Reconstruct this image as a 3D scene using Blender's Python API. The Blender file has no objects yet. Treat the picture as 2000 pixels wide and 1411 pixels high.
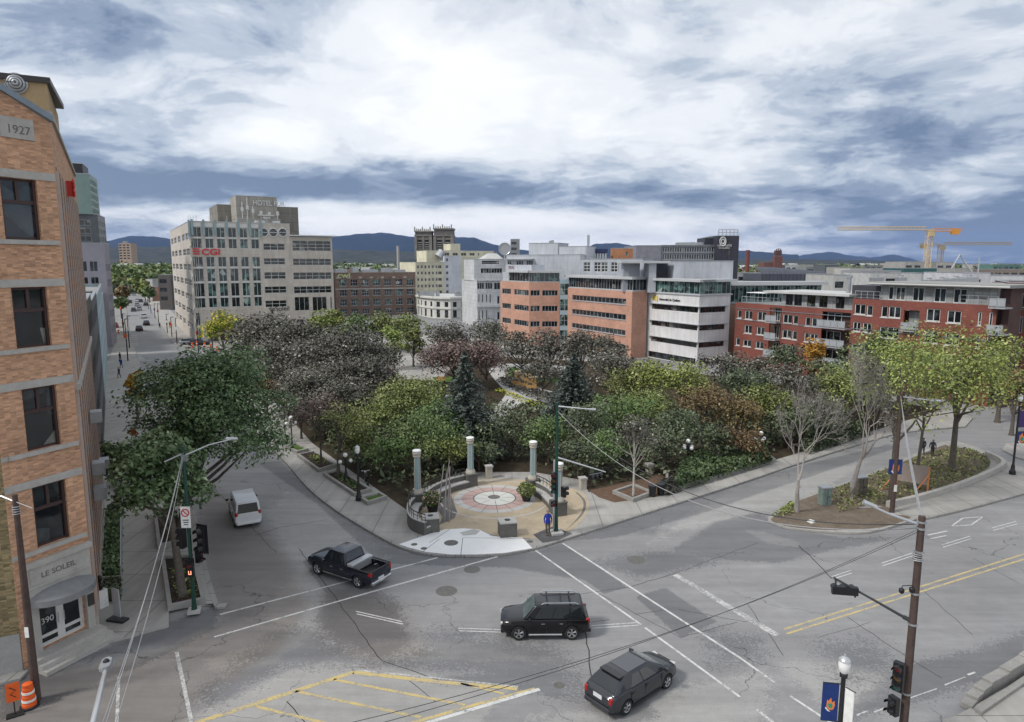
import bpy, math, random
import numpy as np
from mathutils import Vector, Matrix
R=math.radians
sc=bpy.context.scene
COL=sc.collection
random.seed(7)
# ---------------------------------------------------------------- camera
H=18.5; F=1333.0; PT=R(8.2); cp,sp=math.cos(PT),math.sin(PT)
cam=bpy.data.cameras.new('camera'); co=bpy.data.objects.new('camera',cam); COL.objects.link(co)
co.location=(0,0,H); co.rotation_euler=(R(90)-PT,0,0)
cam.sensor_width=36; cam.lens=36*F/2000; cam.clip_start=.1; cam.clip_end=60000
sc.camera=co
sc.view_settings.view_transform='Standard'; sc.view_settings.look='None'
sc.view_settings.exposure=0.84; sc.view_settings.gamma=1
sc.cycles.max_bounces=6; sc.cycles.transparent_max_bounces=12; sc.cycles.volume_bounces=0
sc.cycles.use_denoising=True
# ---------------------------------------------------------------- sky and sun
SUN_EL,SUN_AZ=R(48),R(-50)      # azimuth from +Y towards +X
def dirv(px,py):
    a=(px-1000)/F; v=(py-705)/F
    return Vector((a,cp-v*sp,-(v*cp+sp))).normalized()
def make_world():
    w=bpy.data.worlds.new("World"); sc.world=w; w.use_nodes=True
    nt=w.node_tree; N=nt.nodes; L=nt.links
    for n in list(N): N.remove(n)
    out=N.new('ShaderNodeOutputWorld'); bg=N.new('ShaderNodeBackground')
    sky=N.new('ShaderNodeTexSky'); sky.sky_type='NISHITA'; sky.sun_disc=False
    sky.sun_elevation=SUN_EL; sky.sun_rotation=SUN_AZ
    tc=N.new('ShaderNodeTexCoord')
    def M(op,a,b=None,c=None):
        n=N.new('ShaderNodeMath'); n.operation=op
        for i,x in enumerate((a,b,c)):
            if x is None: continue
            if hasattr(x,'is_output'): L.new(x,n.inputs[i])
            else: n.inputs[i].default_value=x
        return n.outputs[0]
    sep=N.new('ShaderNodeSeparateXYZ'); L.new(tc.outputs['Generated'],sep.inputs[0])
    zz=M('ADD',M('MAXIMUM',sep.outputs[2],0.0),0.20)
    cx=M('DIVIDE',sep.outputs[0],zz); cy=M('DIVIDE',sep.outputs[1],zz)
    cb=N.new('ShaderNodeCombineXYZ'); L.new(cx,cb.inputs[0]); L.new(cy,cb.inputs[1])
    def noise(scale,det,rough,dist,off):
        mp=N.new('ShaderNodeMapping'); mp.inputs['Location'].default_value=off
        L.new(cb.outputs[0],mp.inputs[0])
        n=N.new('ShaderNodeTexNoise'); n.inputs['Scale'].default_value=scale
        n.inputs['Detail'].default_value=det; n.inputs['Roughness'].default_value=rough
        n.inputs['Distortion'].default_value=dist; L.new(mp.outputs[0],n.inputs['Vector'])
        return n.outputs['Fac']
    n1=noise(.72,10,.56,.2,(3.1,1.7,0)); n2=noise(2.6,9,.62,.35,(7.7,.4,0))
    v=M('ADD',M('MULTIPLY',n1,1.55),M('SUBTRACT',M('MULTIPLY',n2,1.25),.385))     # mean about 1.05
    # broad bright and dark parts of the cloud deck, by compass direction
    blobs=[(840,200,.10,30),(1050,300,.22,40),(1330,335,.24,50),(900,270,.10,40),(600,130,.12,30),(640,418,.06,110),(960,440,.10,120),(300,425,.10,120),(150,230,.12,40),(1650,240,.16,40),(1850,215,.12,60),(1450,60,.04,20),(100,110,.06,60),(1250,440,.10,120),
           (40,20,-.30,14),(220,80,-.18,40),(1650,90,-.14,12),(430,345,-.04,70),(850,360,-.14,160),(1180,375,-.10,130),(1850,50,-.08,16),(1250,180,-.10,60),(1500,150,-.10,60),(1950,430,-.14,40),(1800,390,-.10,60),(1900,310,-.02,60),(1600,480,-.08,60),(1900,505,-.10,60),(780,40,-.04,40)]
    # long low bands: (px, py, amount, spread along the horizon, half thickness in elevation)
    bands=[(430,352,-.46,14,.036),(720,350,-.28,40,.028),(230,372,-.20,30,.03),(1180,380,-.40,40,.030),(900,390,-.16,30,.02),(1500,455,-.10,12,.025),(560,412,.26,14,.016),(1000,440,.12,10,.014),(300,432,.14,30,.014),(1900,440,-.12,12,.04),(1250,435,.10,20,.012)]
    for px,py,amp,kx,sz in bands:
        d=dirv(px,py); hd=Vector((d.x,d.y,0)).normalized()
        dp=N.new('ShaderNodeVectorMath'); dp.operation='DOT_PRODUCT'; L.new(tc.outputs['Generated'],dp.inputs[0]); dp.inputs[1].default_value=hd
        q=M('DIVIDE',M('SUBTRACT',sep.outputs[2],d.z),sz)
        ex=M('SUBTRACT',M('MULTIPLY',M('SUBTRACT',dp.outputs['Value'],1.0),float(kx)),M('MULTIPLY',q,q))
        v=M('MULTIPLY_ADD',M('EXPONENT',ex),amp,v)
    for px,py,amp,k in blobs:
        d=dirv(px,py)
        dp=N.new('ShaderNodeVectorMath'); dp.operation='DOT_PRODUCT'
        L.new(tc.outputs['Generated'],dp.inputs[0]); dp.inputs[1].default_value=d
        e=M('EXPONENT',M('MULTIPLY',M('SUBTRACT',dp.outputs['Value'],1.0),float(k)*1.0))
        v=M('MULTIPLY_ADD',e,amp*1.15,v)
    rp=N.new('ShaderNodeValToRGB'); L.new(M('MULTIPLY',v,.60),rp.inputs[0])
    cr=rp.color_ramp; cr.interpolation='EASE'
    stops=[(.33,(.085,.122,.185)),(.42,(.155,.195,.265)),(.51,(.295,.335,.39)),(.59,(.425,.45,.485)),(.68,(.53,.545,.56)),(.84,(.615,.62,.625))]
    while len(cr.elements)<len(stops): cr.elements.new(.5)
    for e,(p,c) in zip(cr.elements,stops): e.position=p; e.color=(*c,1)
    mx=N.new('ShaderNodeMix'); mx.data_type='RGBA'; mx.inputs[0].default_value=.93
    sm=N.new('ShaderNodeMix'); sm.data_type='RGBA'; sm.blend_type='MULTIPLY'; sm.inputs[0].default_value=1
    L.new(sky.outputs[0],sm.inputs[6]); sm.inputs[7].default_value=(.08,.08,.08,1)
    L.new(sm.outputs[2],mx.inputs[6]); L.new(rp.outputs[0],mx.inputs[7])
    L.new(mx.outputs[2],bg.inputs[0]); bg.inputs[1].default_value=1.0
    # the sky texture keeps its physical scale through the .08 factor above; below the horizon is dim ground colour
    L.new(bg.outputs[0],out.inputs[0])
make_world()
sl=bpy.data.lights.new('sun','SUN'); sl.energy=1.5; sl.angle=R(10); sl.color=(1,.96,.9)
so=bpy.data.objects.new('sun',sl); COL.objects.link(so)
sd=Vector((math.sin(SUN_AZ)*math.cos(SUN_EL),math.cos(SUN_AZ)*math.cos(SUN_EL),math.sin(SUN_EL)))
sd=Vector((-.62,-.30,.72)).normalized()
so.rotation_euler=sd.to_track_quat('Z','Y').to_euler()
# ---------------------------------------------------------------- geometry helpers
def ray(px,py):
    a=(px-1000)/F; v=(py-705)/F
    return (a,cp-v*sp,-(v*cp+sp))
def g(px,py,z=0.0):
    r=ray(px,py); t=(z-H)/r[2]; return (r[0]*t,r[1]*t)
def at(px,py,Y):
    r=ray(px,py); t=Y/r[1]; return (r[0]*t,Y,H+r[2]*t)
def dv(a): return (math.sin(R(a)),math.cos(R(a)))
def pl(A,ang,px,py):
    d=dv(ang); r=ray(px,py); det=r[0]*d[1]-r[1]*d[0]
    t=(A[0]*d[1]-A[1]*d[0])/det
    return (t*r[0]-A[0])*d[0]+(t*r[1]-A[1])*d[1], H+t*r[2]
def mv(A,ang,s): d=dv(ang); return (A[0]+d[0]*s,A[1]+d[1]*s)
def T(o,label=None,cat=None,group=None,kind=None):
    if label: o['label']=label
    if cat: o['category']=cat
    if group: o['group']=group
    if kind: o['kind']=kind
    return o
def empty(name,loc=(0,0,0),rz=0,label=None,cat=None,group=None):
    o=bpy.data.objects.new(name,None); COL.objects.link(o); o.empty_display_size=.3
    o.location=(loc[0],loc[1],loc[2] if len(loc)>2 else 0); o.rotation_euler=(0,0,rz)
    return T(o,label,cat,group)
class MB:
    def __init__(s): s.v=[]; s.f=[]; s.m=[]
    def add(s,vs,fs,mi=0):
        b=len(s.v); s.v.extend([tuple(p) for p in vs]); s.f.extend([tuple(b+i for i in f) for f in fs]); s.m.extend([mi]*len(fs)); return s
    def box(s,c,d,rz=0,mi=0,M=None):
        hx,hy,hz=d[0]/2,d[1]/2,d[2]/2; vs=[]
        ca,sa=math.cos(rz),math.sin(rz)
        for x,y,z in ((-1,-1,-1),(1,-1,-1),(1,1,-1),(-1,1,-1),(-1,-1,1),(1,-1,1),(1,1,1),(-1,1,1)):
            x*=hx;y*=hy;z*=hz
            if M is not None: p=M@Vector((x,y,z)); vs.append((p.x+c[0],p.y+c[1],p.z+c[2]))
            else: vs.append((c[0]+x*ca-y*sa,c[1]+x*sa+y*ca,c[2]+z))
        return s.add(vs,[(0,3,2,1),(4,5,6,7),(0,1,5,4),(1,2,6,5),(2,3,7,6),(3,0,4,7)],mi)
    def prism(s,pts,z0,z1,mi=0,bottom=False,mt=None):
        a=sum(pts[i][0]*pts[(i+1)%len(pts)][1]-pts[(i+1)%len(pts)][0]*pts[i][1] for i in range(len(pts)))
        if a<0: pts=pts[::-1]
        n=len(pts); vs=[(p[0],p[1],z0) for p in pts]+[(p[0],p[1],z1) for p in pts]
        s.add(vs,[(i,(i+1)%n,n+(i+1)%n,n+i) for i in range(n)],mi)
        s.add([(p[0],p[1],z1) for p in pts],[tuple(range(n))],mi if mt is None else mt)
        if bottom: s.add([(p[0],p[1],z0) for p in pts],[tuple(range(n-1,-1,-1))],mi)
        return s
    def tube(s,pts,rad,n=8,mi=0,cap=True):
        pts=[Vector(p) for p in pts]; k=len(pts)
        if not hasattr(rad,'__len__'): rad=[rad]*k
        rings=[]; up=Vector((0,0,1))
        for i,p in enumerate(pts):
            t=(pts[min(i+1,k-1)]-pts[max(i-1,0)])
            if t.length<1e-9: t=Vector((0,0,1))
            t.normalize()
            a=t.cross(up)
            if a.length<.05: a=t.cross(Vector((1,0,0)))
            a.normalize(); b=a.cross(t)
            rings.append([p+(a*math.cos(2*math.pi*j/n)+b*math.sin(2*math.pi*j/n))*rad[i] for j in range(n)])
        vs=[q for r in rings for q in r]; fs=[]
        for i in range(k-1):
            for j in range(n):
                fs.append((i*n+j,(i+1)*n+j,(i+1)*n+(j+1)%n,i*n+(j+1)%n))
        if cap: fs.append(tuple(range(n))); fs.append(tuple((k-1)*n+j for j in range(n-1,-1,-1)))
        return s.add(vs,fs,mi)
    def lathe(s,c,prof,n=16,mi=0,sx=1,sy=1):
        vs=[];fs=[]
        for r,z in prof:
            for j in range(n):
                a=2*math.pi*j/n; vs.append((c[0]+r*math.cos(a)*sx,c[1]+r*math.sin(a)*sy,c[2]+z))
        k=len(prof)
        for i in range(k-1):
            for j in range(n): fs.append((i*n+j,i*n+(j+1)%n,(i+1)*n+(j+1)%n,(i+1)*n+j))
        fs.append(tuple(range(n-1,-1,-1))); fs.append(tuple((k-1)*n+j for j in range(n)))
        return s.add(vs,fs,mi)
    def ball(s,c,r,n=12,mi=0):
        return s.lathe(c,[(max(.002,math.sin(math.pi*i/8)*r),-math.cos(math.pi*i/8)*r) for i in range(9)],n,mi)
    def wallbox(s,A,ang,s0,s1,z0,z1,t0,t1,mi=0):
        """box in a facade frame: s along, z up, t outward (to the right-hand side of ang is +)"""
        d=dv(ang); n=(d[1],-d[0])
        def q(a,t,z): return (A[0]+d[0]*a+n[0]*t,A[1]+d[1]*a+n[1]*t,z)
        lo,hi=min(t0,t1),max(t0,t1)
        vs=[q(s0,lo,z0),q(s1,lo,z0),q(s1,hi,z0),q(s0,hi,z0),q(s0,lo,z1),q(s1,lo,z1),q(s1,hi,z1),q(s0,hi,z1)]
        return s.add(vs,[(0,1,2,3),(4,7,6,5),(0,4,5,1),(1,5,6,2),(2,6,7,3),(3,7,4,0)],mi)
    def build(s,name,mats,parent=None,world=True,smooth=None,bevel=None,merge=False):
        me=bpy.data.meshes.new(name)
        off=Vector((0,0,0))
        if parent is not None and world:
            p=parent
            while p is not None: off=off+p.location; p=p.parent
        me.from_pydata([(x-off[0],y-off[1],z-off[2]) for x,y,z in s.v],[],s.f)
        if not isinstance(mats,(list,tuple)): mats=[mats]
        for m in mats: me.materials.append(m)
        if len(mats)>1: me.polygons.foreach_set('material_index',s.m)
        autouv(me,off)
        if smooth is not None:
            me.polygons.foreach_set('use_smooth',[True]*len(me.polygons)); me.set_sharp_from_angle(angle=R(smooth))
        me.update()
        o=bpy.data.objects.new(name,me); COL.objects.link(o)
        if parent is not None: o.parent=parent
        if bevel:
            b=o.modifiers.new('bevel','BEVEL'); b.width=bevel[0]; b.segments=bevel[1]; b.limit_method='ANGLE'; b.angle_limit=R(30)
        return o
def autouv(me,off=(0,0,0)):
    uv=me.uv_layers.new(name='UVMap'); nl=len(me.loops)
    if not nl: return
    co_=np.empty(len(me.vertices)*3,'f'); me.vertices.foreach_get('co',co_); co_=co_.reshape(-1,3)+np.array(off,'f')
    nv=np.empty(len(me.polygons)*3,'f'); me.polygons.foreach_get('normal',nv); nv=nv.reshape(-1,3)
    lt=np.empty(len(me.polygons),'i'); me.polygons.foreach_get('loop_total',lt)
    li=np.empty(nl,'i'); me.loops.foreach_get('vertex_index',li)
    nn=np.repeat(nv,lt,axis=0); p=co_[li]
    hl=np.hypot(nn[:,0],nn[:,1])+1e-9; tx=-nn[:,1]/hl; ty=nn[:,0]/hl
    flat=np.abs(nn[:,2])>.7
    u=np.where(flat,p[:,0],p[:,0]*tx+p[:,1]*ty); v=np.where(flat,p[:,1],p[:,2])
    uv.data.foreach_set('uv',np.stack([u,v],1).astype('f').ravel())
# ---------------------------------------------------------------- materials
_mc={}
class NT:
    def __init__(s,name):
        s.m=bpy.data.materials.new(name); s.m.use_nodes=True; s.nt=s.m.node_tree; s.N=s.nt.nodes; s.L=s.nt.links
        s.b=s.N['Principled BSDF']; s.tc=s.N.new('ShaderNodeTexCoord')
    def n(s,t,**k):
        x=s.N.new(t)
        for a,v in k.items():
            if a in x.inputs: s.set(x.inputs[a],v)
            else: setattr(x,a,v)
        return x
    def set(s,i,v):
        if hasattr(v,'is_output'): s.L.new(v,i)
        else: i.default_value=v
    def noise(s,scale,det=4,rough=.6,coord='Object',dist=0):
        n=s.n('ShaderNodeTexNoise',Scale=scale,Detail=det,Roughness=rough,Distortion=dist)
        s.L.new(s.tc.outputs[coord] if isinstance(coord,str) else coord,n.inputs['Vector']); return n.outputs['Fac']
    def ramp(s,f,stops,inter='LINEAR'):
        r=s.N.new('ShaderNodeValToRGB'); s.L.new(f,r.inputs[0]); e=r.color_ramp; e.interpolation=inter
        while len(e.elements)<len(stops): e.elements.new(.5)
        for x,(p,c) in zip(e.elements,stops): x.position=p; x.color=(*c,1) if hasattr(c,'__len__') else (c,c,c,1)
        return r.outputs[0]
    def mix(s,f,a,b,mode='MIX'):
        n=s.N.new('ShaderNodeMix'); n.data_type='RGBA'; n.blend_type=mode
        s.set(n.inputs[0],f)
        for i,x in ((6,a),(7,b)):
            if hasattr(x,'is_output'): s.L.new(x,n.inputs[i])
            else: n.inputs[i].default_value=(*x,1) if len(x)==3 else x
        return n.outputs[2]
    def math(s,op,a,b=0.0):
        n=s.N.new('ShaderNodeMath'); n.operation=op; s.set(n.inputs[0],a); s.set(n.inputs[1],b); return n.outputs[0]
    def bump(s,f,strength=.3,dist=.02):
        b=s.n('ShaderNodeBump',Strength=strength,Distance=dist); s.L.new(f,b.inputs['Height']); s.L.new(b.outputs[0],s.b.inputs['Normal'])
    def fin(s,col=None,rough=None,metal=None,spec=None):
        for k,v in (('Base Color',col),('Roughness',rough),('Metallic',metal),('Specular IOR Level',spec)):
            if v is None: continue
            if isinstance(v,tuple) and len(v)==3: v=(*v,1)
            s.set(s.b.inputs[k],v)
        return s.m
def mat(name,c,rough=.7,metal=0,var=.18,scale=.7,fine=6,spec=.4,bump=0,coat=0):
    if name in _mc: return _mc[name]
    t=NT(name)
    a=t.noise(scale,5,.65); b=t.noise(scale*fine,4,.7)
    f=t.math('ADD',t.math('MULTIPLY',a,.6),t.math('MULTIPLY',b,.4))
    lo=tuple(x*(1-var*1.6) for x in c); hi=tuple(min(1,x*(1+var*1.6)) for x in c)
    col=t.ramp(f,[(.3,lo),(.7,hi)])
    if bump: t.bump(b,bump,.02)
    if coat: t.b.inputs['Coat Weight'].default_value=coat; t.b.inputs['Coat Roughness'].default_value=.08
    _mc[name]=t.fin(col,rough,float(metal),spec); return _mc[name]
def mat_brick(name,c1,c2,mortar,bw=.24,bh=.075,ms=.010,var=.5,rough=.85):
    t=NT(name)
    br=t.n('ShaderNodeTexBrick',Scale=1.0,Bias=-.2); br.inputs['Brick Width'].default_value=bw; br.inputs['Row Height'].default_value=bh
    br.inputs['Mortar Size'].default_value=ms; br.inputs['Mortar Smooth'].default_value=.2
    br.inputs['Color1'].default_value=(*c1,1); br.inputs['Color2'].default_value=(*c2,1); br.inputs['Mortar'].default_value=(*mortar,1)
    t.L.new(t.tc.outputs['UV'],br.inputs['Vector'])
    # brick-sized random tone: white noise on brick cell
    mp=t.n('ShaderNodeMapping'); mp.inputs['Scale'].default_value=(1/bw,1/bh,1); t.L.new(t.tc.outputs['UV'],mp.inputs[0])
    sn=t.n('ShaderNodeVectorMath',operation='FLOOR'); t.L.new(mp.outputs[0],sn.inputs[0]); nz=t.n('ShaderNodeTexWhiteNoise',noise_dimensions='2D'); t.L.new(sn.outputs[0],nz.inputs['Vector'])
    dark=t.ramp(nz.outputs['Value'],[(0,.50),(.25,.80),(.6,1.0),(1,1.35)])
    c=t.mix(var,br.outputs['Color'],t.mix(1.0,br.outputs['Color'],dark,'MULTIPLY'))
    big=t.noise(.35,4,.6,'UV'); c=t.mix(1.0,c,t.ramp(big,[(.3,.82),(.7,1.1)]),'MULTIPLY')
    t.bump(br.outputs['Fac'],-.2,.01)
    return t.fin(c,rough,0.0,.25)
def mat_panel(name,c,pw,ph,joint=.018,dark=.55,rough=.6,var=.08,offset=0.0,metal=0.0):
    t=NT(name)
    br=t.n('ShaderNodeTexBrick',Scale=1.0,offset=offset); br.inputs['Brick Width'].default_value=pw; br.inputs['Row Height'].default_value=ph
    br.inputs['Mortar Size'].default_value=joint; br.inputs['Mortar Smooth'].default_value=.1
    br.inputs['Color1'].default_value=(*[x*(1+var) for x in c],1); br.inputs['Color2'].default_value=(*[x*(1-var) for x in c],1)
    br.inputs['Mortar'].default_value=(*[x*dark for x in c],1)
    t.L.new(t.tc.outputs['UV'],br.inputs['Vector'])
    big=t.noise(.25,6,.65,'Object'); st=t.n('ShaderNodeMapping'); st.inputs['Scale'].default_value=(1.3,.16,1); t.L.new(t.tc.outputs['UV'],st.inputs[0])
    streak=t.noise(1.0,5,.7,st.outputs[0])
    col=t.mix(1.0,br.outputs['Color'],t.ramp(big,[(.3,.85),(.7,1.1)]),'MULTIPLY')
    col=t.mix(1.0,col,t.ramp(streak,[(.3,.84),(.65,1.08)]),'MULTIPLY')
    return t.fin(col,rough,metal,.3)
def mat_glass(name,tint=(.012,.016,.018),alt=(.07,.11,.11),amt=.25,rough=.06,light=(.45,.45,.42)):
    t=NT(name)
    oi=t.n('ShaderNodeObjectInfo')
    vor=t.n('ShaderNodeTexVoronoi',Scale=.9,voronoi_dimensions='3D'); t.L.new(t.tc.outputs['UV'],vor.inputs['Vector'])
    s2=t.n('ShaderNodeSeparateColor'); t.L.new(vor.outputs['Color'],s2.inputs[0])
    r=t.math('FRACT',t.math('ADD',oi.outputs['Random'],s2.outputs[0]))
    c=t.ramp(r,[(0,tint),(1-amt-.02,tuple(x*1.6 for x in tint)),(1-amt,alt),(.93,alt),(.95,light)],'CONSTANT')
    c=t.mix(1.0,c,t.ramp(t.noise(1.3,5,.6,'UV'),[(.3,.55),(.7,1.5)]),'MULTIPLY')
    t.bump(t.noise(.8,2,.5,'Object'),.06,.05)
    return t.fin(c,rough,0.0,.75)
# ================================================================ ground, roads, pavements
def G(*pts,z=0.0): return [g(x,y,z) for x,y in pts]
def sdist(P,poly):
    """signed distance (positive inside) of points P (n,2) to polygon"""
    q=np.array(poly); n=len(q); d=np.full(len(P),1e9); ins=np.zeros(len(P),bool)
    for i in range(n):
        a=q[i]; b=q[(i+1)%n]; e=b-a; w=P-a
        t=np.clip((w@e)/(e@e+1e-12),0,1); dd=np.hypot(*(w-t[:,None]*e).T); d=np.minimum(d,dd)
        c=((a[1]<=P[:,1])!=(b[1]<=P[:,1]))
        xi=a[0]+(P[:,1]-a[1])*e[0]/(e[1] if abs(e[1])>1e-12 else 1e-12)
        ins^=(c&(P[:,0]<xi))
    return np.where(ins,d,-d)
def asphalt(name,base,attr=True):
    t=NT(name)
    f1=t.noise(.09,6,.65); f2=t.noise(1.6,6,.75); f3=t.noise(24,3,.8); f4=t.noise(5.5,5,.75,dist=.3)
    lo=tuple(x*.86 for x in base); hi=tuple(x*1.12 for x in base)
    c=t.ramp(f1,[(.3,lo),(.7,hi)])
    mp=t.n('ShaderNodeMapping'); mp.inputs['Rotation'].default_value=(0,0,R(17)); mp.inputs['Scale'].default_value=(.12,1.1,1); t.L.new(t.tc.outputs['Object'],mp.inputs[0])
    lane=t.noise(1.0,5,.65,mp.outputs[0])
    c=t.mix(1.0,c,t.ramp(lane,[(.3,.84),(.7,1.1)]),'MULTIPLY')
    c=t.mix(1.0,c,t.ramp(f2,[(.3,.9),(.7,1.08)]),'MULTIPLY')
    c=t.mix(1.0,c,t.ramp(f3,[(.25,.72),(.5,1.0),(.75,1.2)]),'MULTIPLY')
    if attr:
        at_=t.n('ShaderNodeAttribute'); at_.attribute_name='wear'
        s=t.n('ShaderNodeSeparateColor'); t.L.new(at_.outputs['Color'],s.inputs[0])
        f5=t.noise(11,4,.8); rag=t.math('ADD',t.math('ADD',t.math('MULTIPLY',t.math('SUBTRACT',f4,.5),1.6),t.math('MULTIPLY',t.math('SUBTRACT',f5,.5),1.4)),t.math('MULTIPLY',t.math('SUBTRACT',f2,.5),1.5))
        md=t.ramp(t.math('ADD',s.outputs[0],rag),[(.42,0.),(.6,1.)])
        ml=t.ramp(t.math('ADD',s.outputs[1],rag),[(.47,0.),(.53,1.)])
        mb=t.ramp(t.math('ADD',s.outputs[2],t.math('MULTIPLY',rag,.5)),[(.3,0.),(.7,1.)])
        c=t.mix(t.math('MULTIPLY',ml,.8),c,t.mix(1.0,c,(1.32,1.30,1.24),'MULTIPLY'))
        c=t.mix(mb,c,t.mix(1.0,c,(.76,.71,.67),'MULTIPLY'))
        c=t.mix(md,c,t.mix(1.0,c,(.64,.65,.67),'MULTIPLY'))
    # hairline crack network, broken up
    dn=t.n('ShaderNodeTexNoise',Scale=.8,Detail=5.0); t.L.new(t.tc.outputs['Object'],dn.inputs['Vector'])
    vm=t.n('ShaderNodeVectorMath',operation='MULTIPLY_ADD'); t.L.new(dn.outputs['Color'],vm.inputs[0]); vm.inputs[1].default_value=(2.2,2.2,0); t.L.new(t.tc.outputs['Object'],vm.inputs[2])
    vo=t.n('ShaderNodeTexVoronoi',feature='DISTANCE_TO_EDGE',Scale=.16,voronoi_dimensions='2D'); t.L.new(vm.outputs[0],vo.inputs['Vector'])
    cr=t.math('MULTIPLY',t.ramp(vo.outputs['Distance'],[(.0015,1.),(.005,0.)]),t.ramp(t.noise(.11,3,.5),[(.50,0.),(.56,1.)]))
    c=t.mix(t.math('MULTIPLY',cr,.8),c,(.02,.02,.02))
    rr=t.ramp(f2,[(.3,.62),(.7,.86)])
    t.bump(f3,.25,.01)
    return t.fin(c,rr,0.0,.35)
ASPH=(.265,.262,.262)
m_road=asphalt('worn_asphalt',ASPH)
m_city=asphalt('city_asphalt',(.25,.25,.25),False)
def sheet(name,pts,z,m,label=None,thick=None):
    b=MB()
    if thick: b.prism(pts,z-thick,z)
    else:
        a=sum(pts[i][0]*pts[(i+1)%len(pts)][1]-pts[(i+1)%len(pts)][0]*pts[i][1] for i in range(len(pts)))
        if a<0: pts=pts[::-1]
        b.add([(x,y,z) for x,y in pts],[tuple(range(len(pts)))])
    o=b.build(name,m); T(o,kind='structure'); return o
# far land and city floor
tl=NT('far_land'); c=tl.ramp(tl.noise(.004,8,.7),[(.3,(.025,.042,.022)),(.5,(.045,.06,.03)),(.62,(.085,.085,.075)),(.7,(.035,.048,.026))])
m_land=tl.fin(c,.95,0.0,.1)
sheet('terrain',[(-16000,-300),(16000,-300),(16000,15500),(-16000,15500)],-.6,m_land)
sheet('city_ground',[(-330,-60),(330,-60),(420,420),(-420,420)],-.012,m_city)
def road_grid():
    xs=np.arange(-46,72,.25); ys=np.arange(12,108,.25); X,Y=np.meshgrid(xs,ys); P=np.stack([X.ravel(),Y.ravel()],1)
    nx,ny=len(xs),len(ys)
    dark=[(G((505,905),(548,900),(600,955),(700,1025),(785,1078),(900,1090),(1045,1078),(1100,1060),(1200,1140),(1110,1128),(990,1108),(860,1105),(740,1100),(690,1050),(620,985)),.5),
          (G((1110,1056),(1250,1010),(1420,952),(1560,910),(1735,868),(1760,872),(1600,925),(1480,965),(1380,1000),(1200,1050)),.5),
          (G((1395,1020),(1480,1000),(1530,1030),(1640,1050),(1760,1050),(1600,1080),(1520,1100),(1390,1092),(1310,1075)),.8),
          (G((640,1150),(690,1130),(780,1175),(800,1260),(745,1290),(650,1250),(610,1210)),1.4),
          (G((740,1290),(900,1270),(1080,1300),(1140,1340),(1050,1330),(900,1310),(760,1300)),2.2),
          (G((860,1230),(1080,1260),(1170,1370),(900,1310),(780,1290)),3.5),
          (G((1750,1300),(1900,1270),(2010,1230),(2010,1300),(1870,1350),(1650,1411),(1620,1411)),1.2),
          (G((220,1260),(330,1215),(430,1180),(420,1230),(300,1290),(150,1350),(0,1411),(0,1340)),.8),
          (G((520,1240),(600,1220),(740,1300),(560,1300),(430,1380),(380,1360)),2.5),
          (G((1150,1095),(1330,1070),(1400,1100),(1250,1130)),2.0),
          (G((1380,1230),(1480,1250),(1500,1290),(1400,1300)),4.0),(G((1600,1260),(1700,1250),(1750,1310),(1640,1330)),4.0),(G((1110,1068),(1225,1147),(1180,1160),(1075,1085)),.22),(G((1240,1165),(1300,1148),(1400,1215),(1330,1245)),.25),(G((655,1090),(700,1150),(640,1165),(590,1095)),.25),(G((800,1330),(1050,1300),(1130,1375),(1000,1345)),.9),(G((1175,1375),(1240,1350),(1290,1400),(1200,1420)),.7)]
    light=[(G((560,960),(640,980),(760,1090),(700,1130),(600,1190),(560,1240),(500,1200),(580,1120),(520,1000)),2.2),
           (G((640,1290),(560,1310),(240,1460),(900,1450),(1000,1345),(760,1302)),.6),
           (G((1270,1060),(1420,955),(1560,920),(1620,945),(1500,1000),(1330,1035)),2.0),
           (G((1020,1411),(1180,1380),(1500,1300),(1500,1420),(1100,1480)),2.2),
           (G((1440,950),(1700,900),(1600,960),(1480,1005)),1.2),(G((1455,1035),(1490,1038),(1565,1060),(1560,1068),(1500,1062)),.5),(G((400,1290),(560,1240),(620,1150),(640,1160),(620,1230),(540,1290),(440,1330)),1.0),(G((90,1320),(330,1260),(420,1215),(400,1245),(250,1300)),.7),(G((640,1290),(760,1250),(900,1255),(1080,1290),(900,1290),(760,1285)),1.4),(G((1500,1290),(1640,1290),(1760,1330),(1640,1400)),1.2)]
    brown=[(G((380,930),(470,980),(560,1085),(600,1180),(560,1260),(420,1350),(300,1480),(-300,1480),(0,1330),(300,1280),(430,1210),(400,1080)),2.4),
           (G((640,1150),(780,1180),(840,1280),(720,1300),(620,1250)),3.0)]
    W=np.zeros((len(P),4),'f'); W[:,3]=1
    for ch,lst in ((0,dark),(1,light),(2,brown)):
        w=np.full(len(P),-2.0)
        for poly,k in lst: w=np.maximum(w,.5+sdist(P,poly)/k)
        W[:,ch]=np.clip(w,-1.2,2)
    me=bpy.data.meshes.new('road')
    v=np.zeros((len(P),3),'f'); v[:,:2]=P
    idx=np.arange(nx*ny).reshape(ny,nx); f=np.stack([idx[:-1,:-1],idx[:-1,1:],idx[1:,1:],idx[1:,:-1]],-1).reshape(-1,4)
    me.vertices.add(len(v)); me.vertices.foreach_set('co',v.ravel()); me.loops.add(f.size); me.loops.foreach_set('vertex_index',f.ravel().astype('i'))
    me.polygons.add(len(f)); me.polygons.foreach_set('loop_start',np.arange(0,f.size,4,dtype='i')); me.polygons.foreach_set('loop_total',np.full(len(f),4,'i'))
    me.update(calc_edges=True)
    a=me.attributes.new('wear','FLOAT_COLOR','POINT'); a.data.foreach_set('color',W.ravel())
    me.materials.append(m_road); o=bpy.data.objects.new('road',me); COL.objects.link(o); T(o,kind='structure')
road_grid()
m_walk=mat_panel('sidewalk_concrete',(.36,.345,.32),3.2,3.2,.025,.45,.85,.05)
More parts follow.
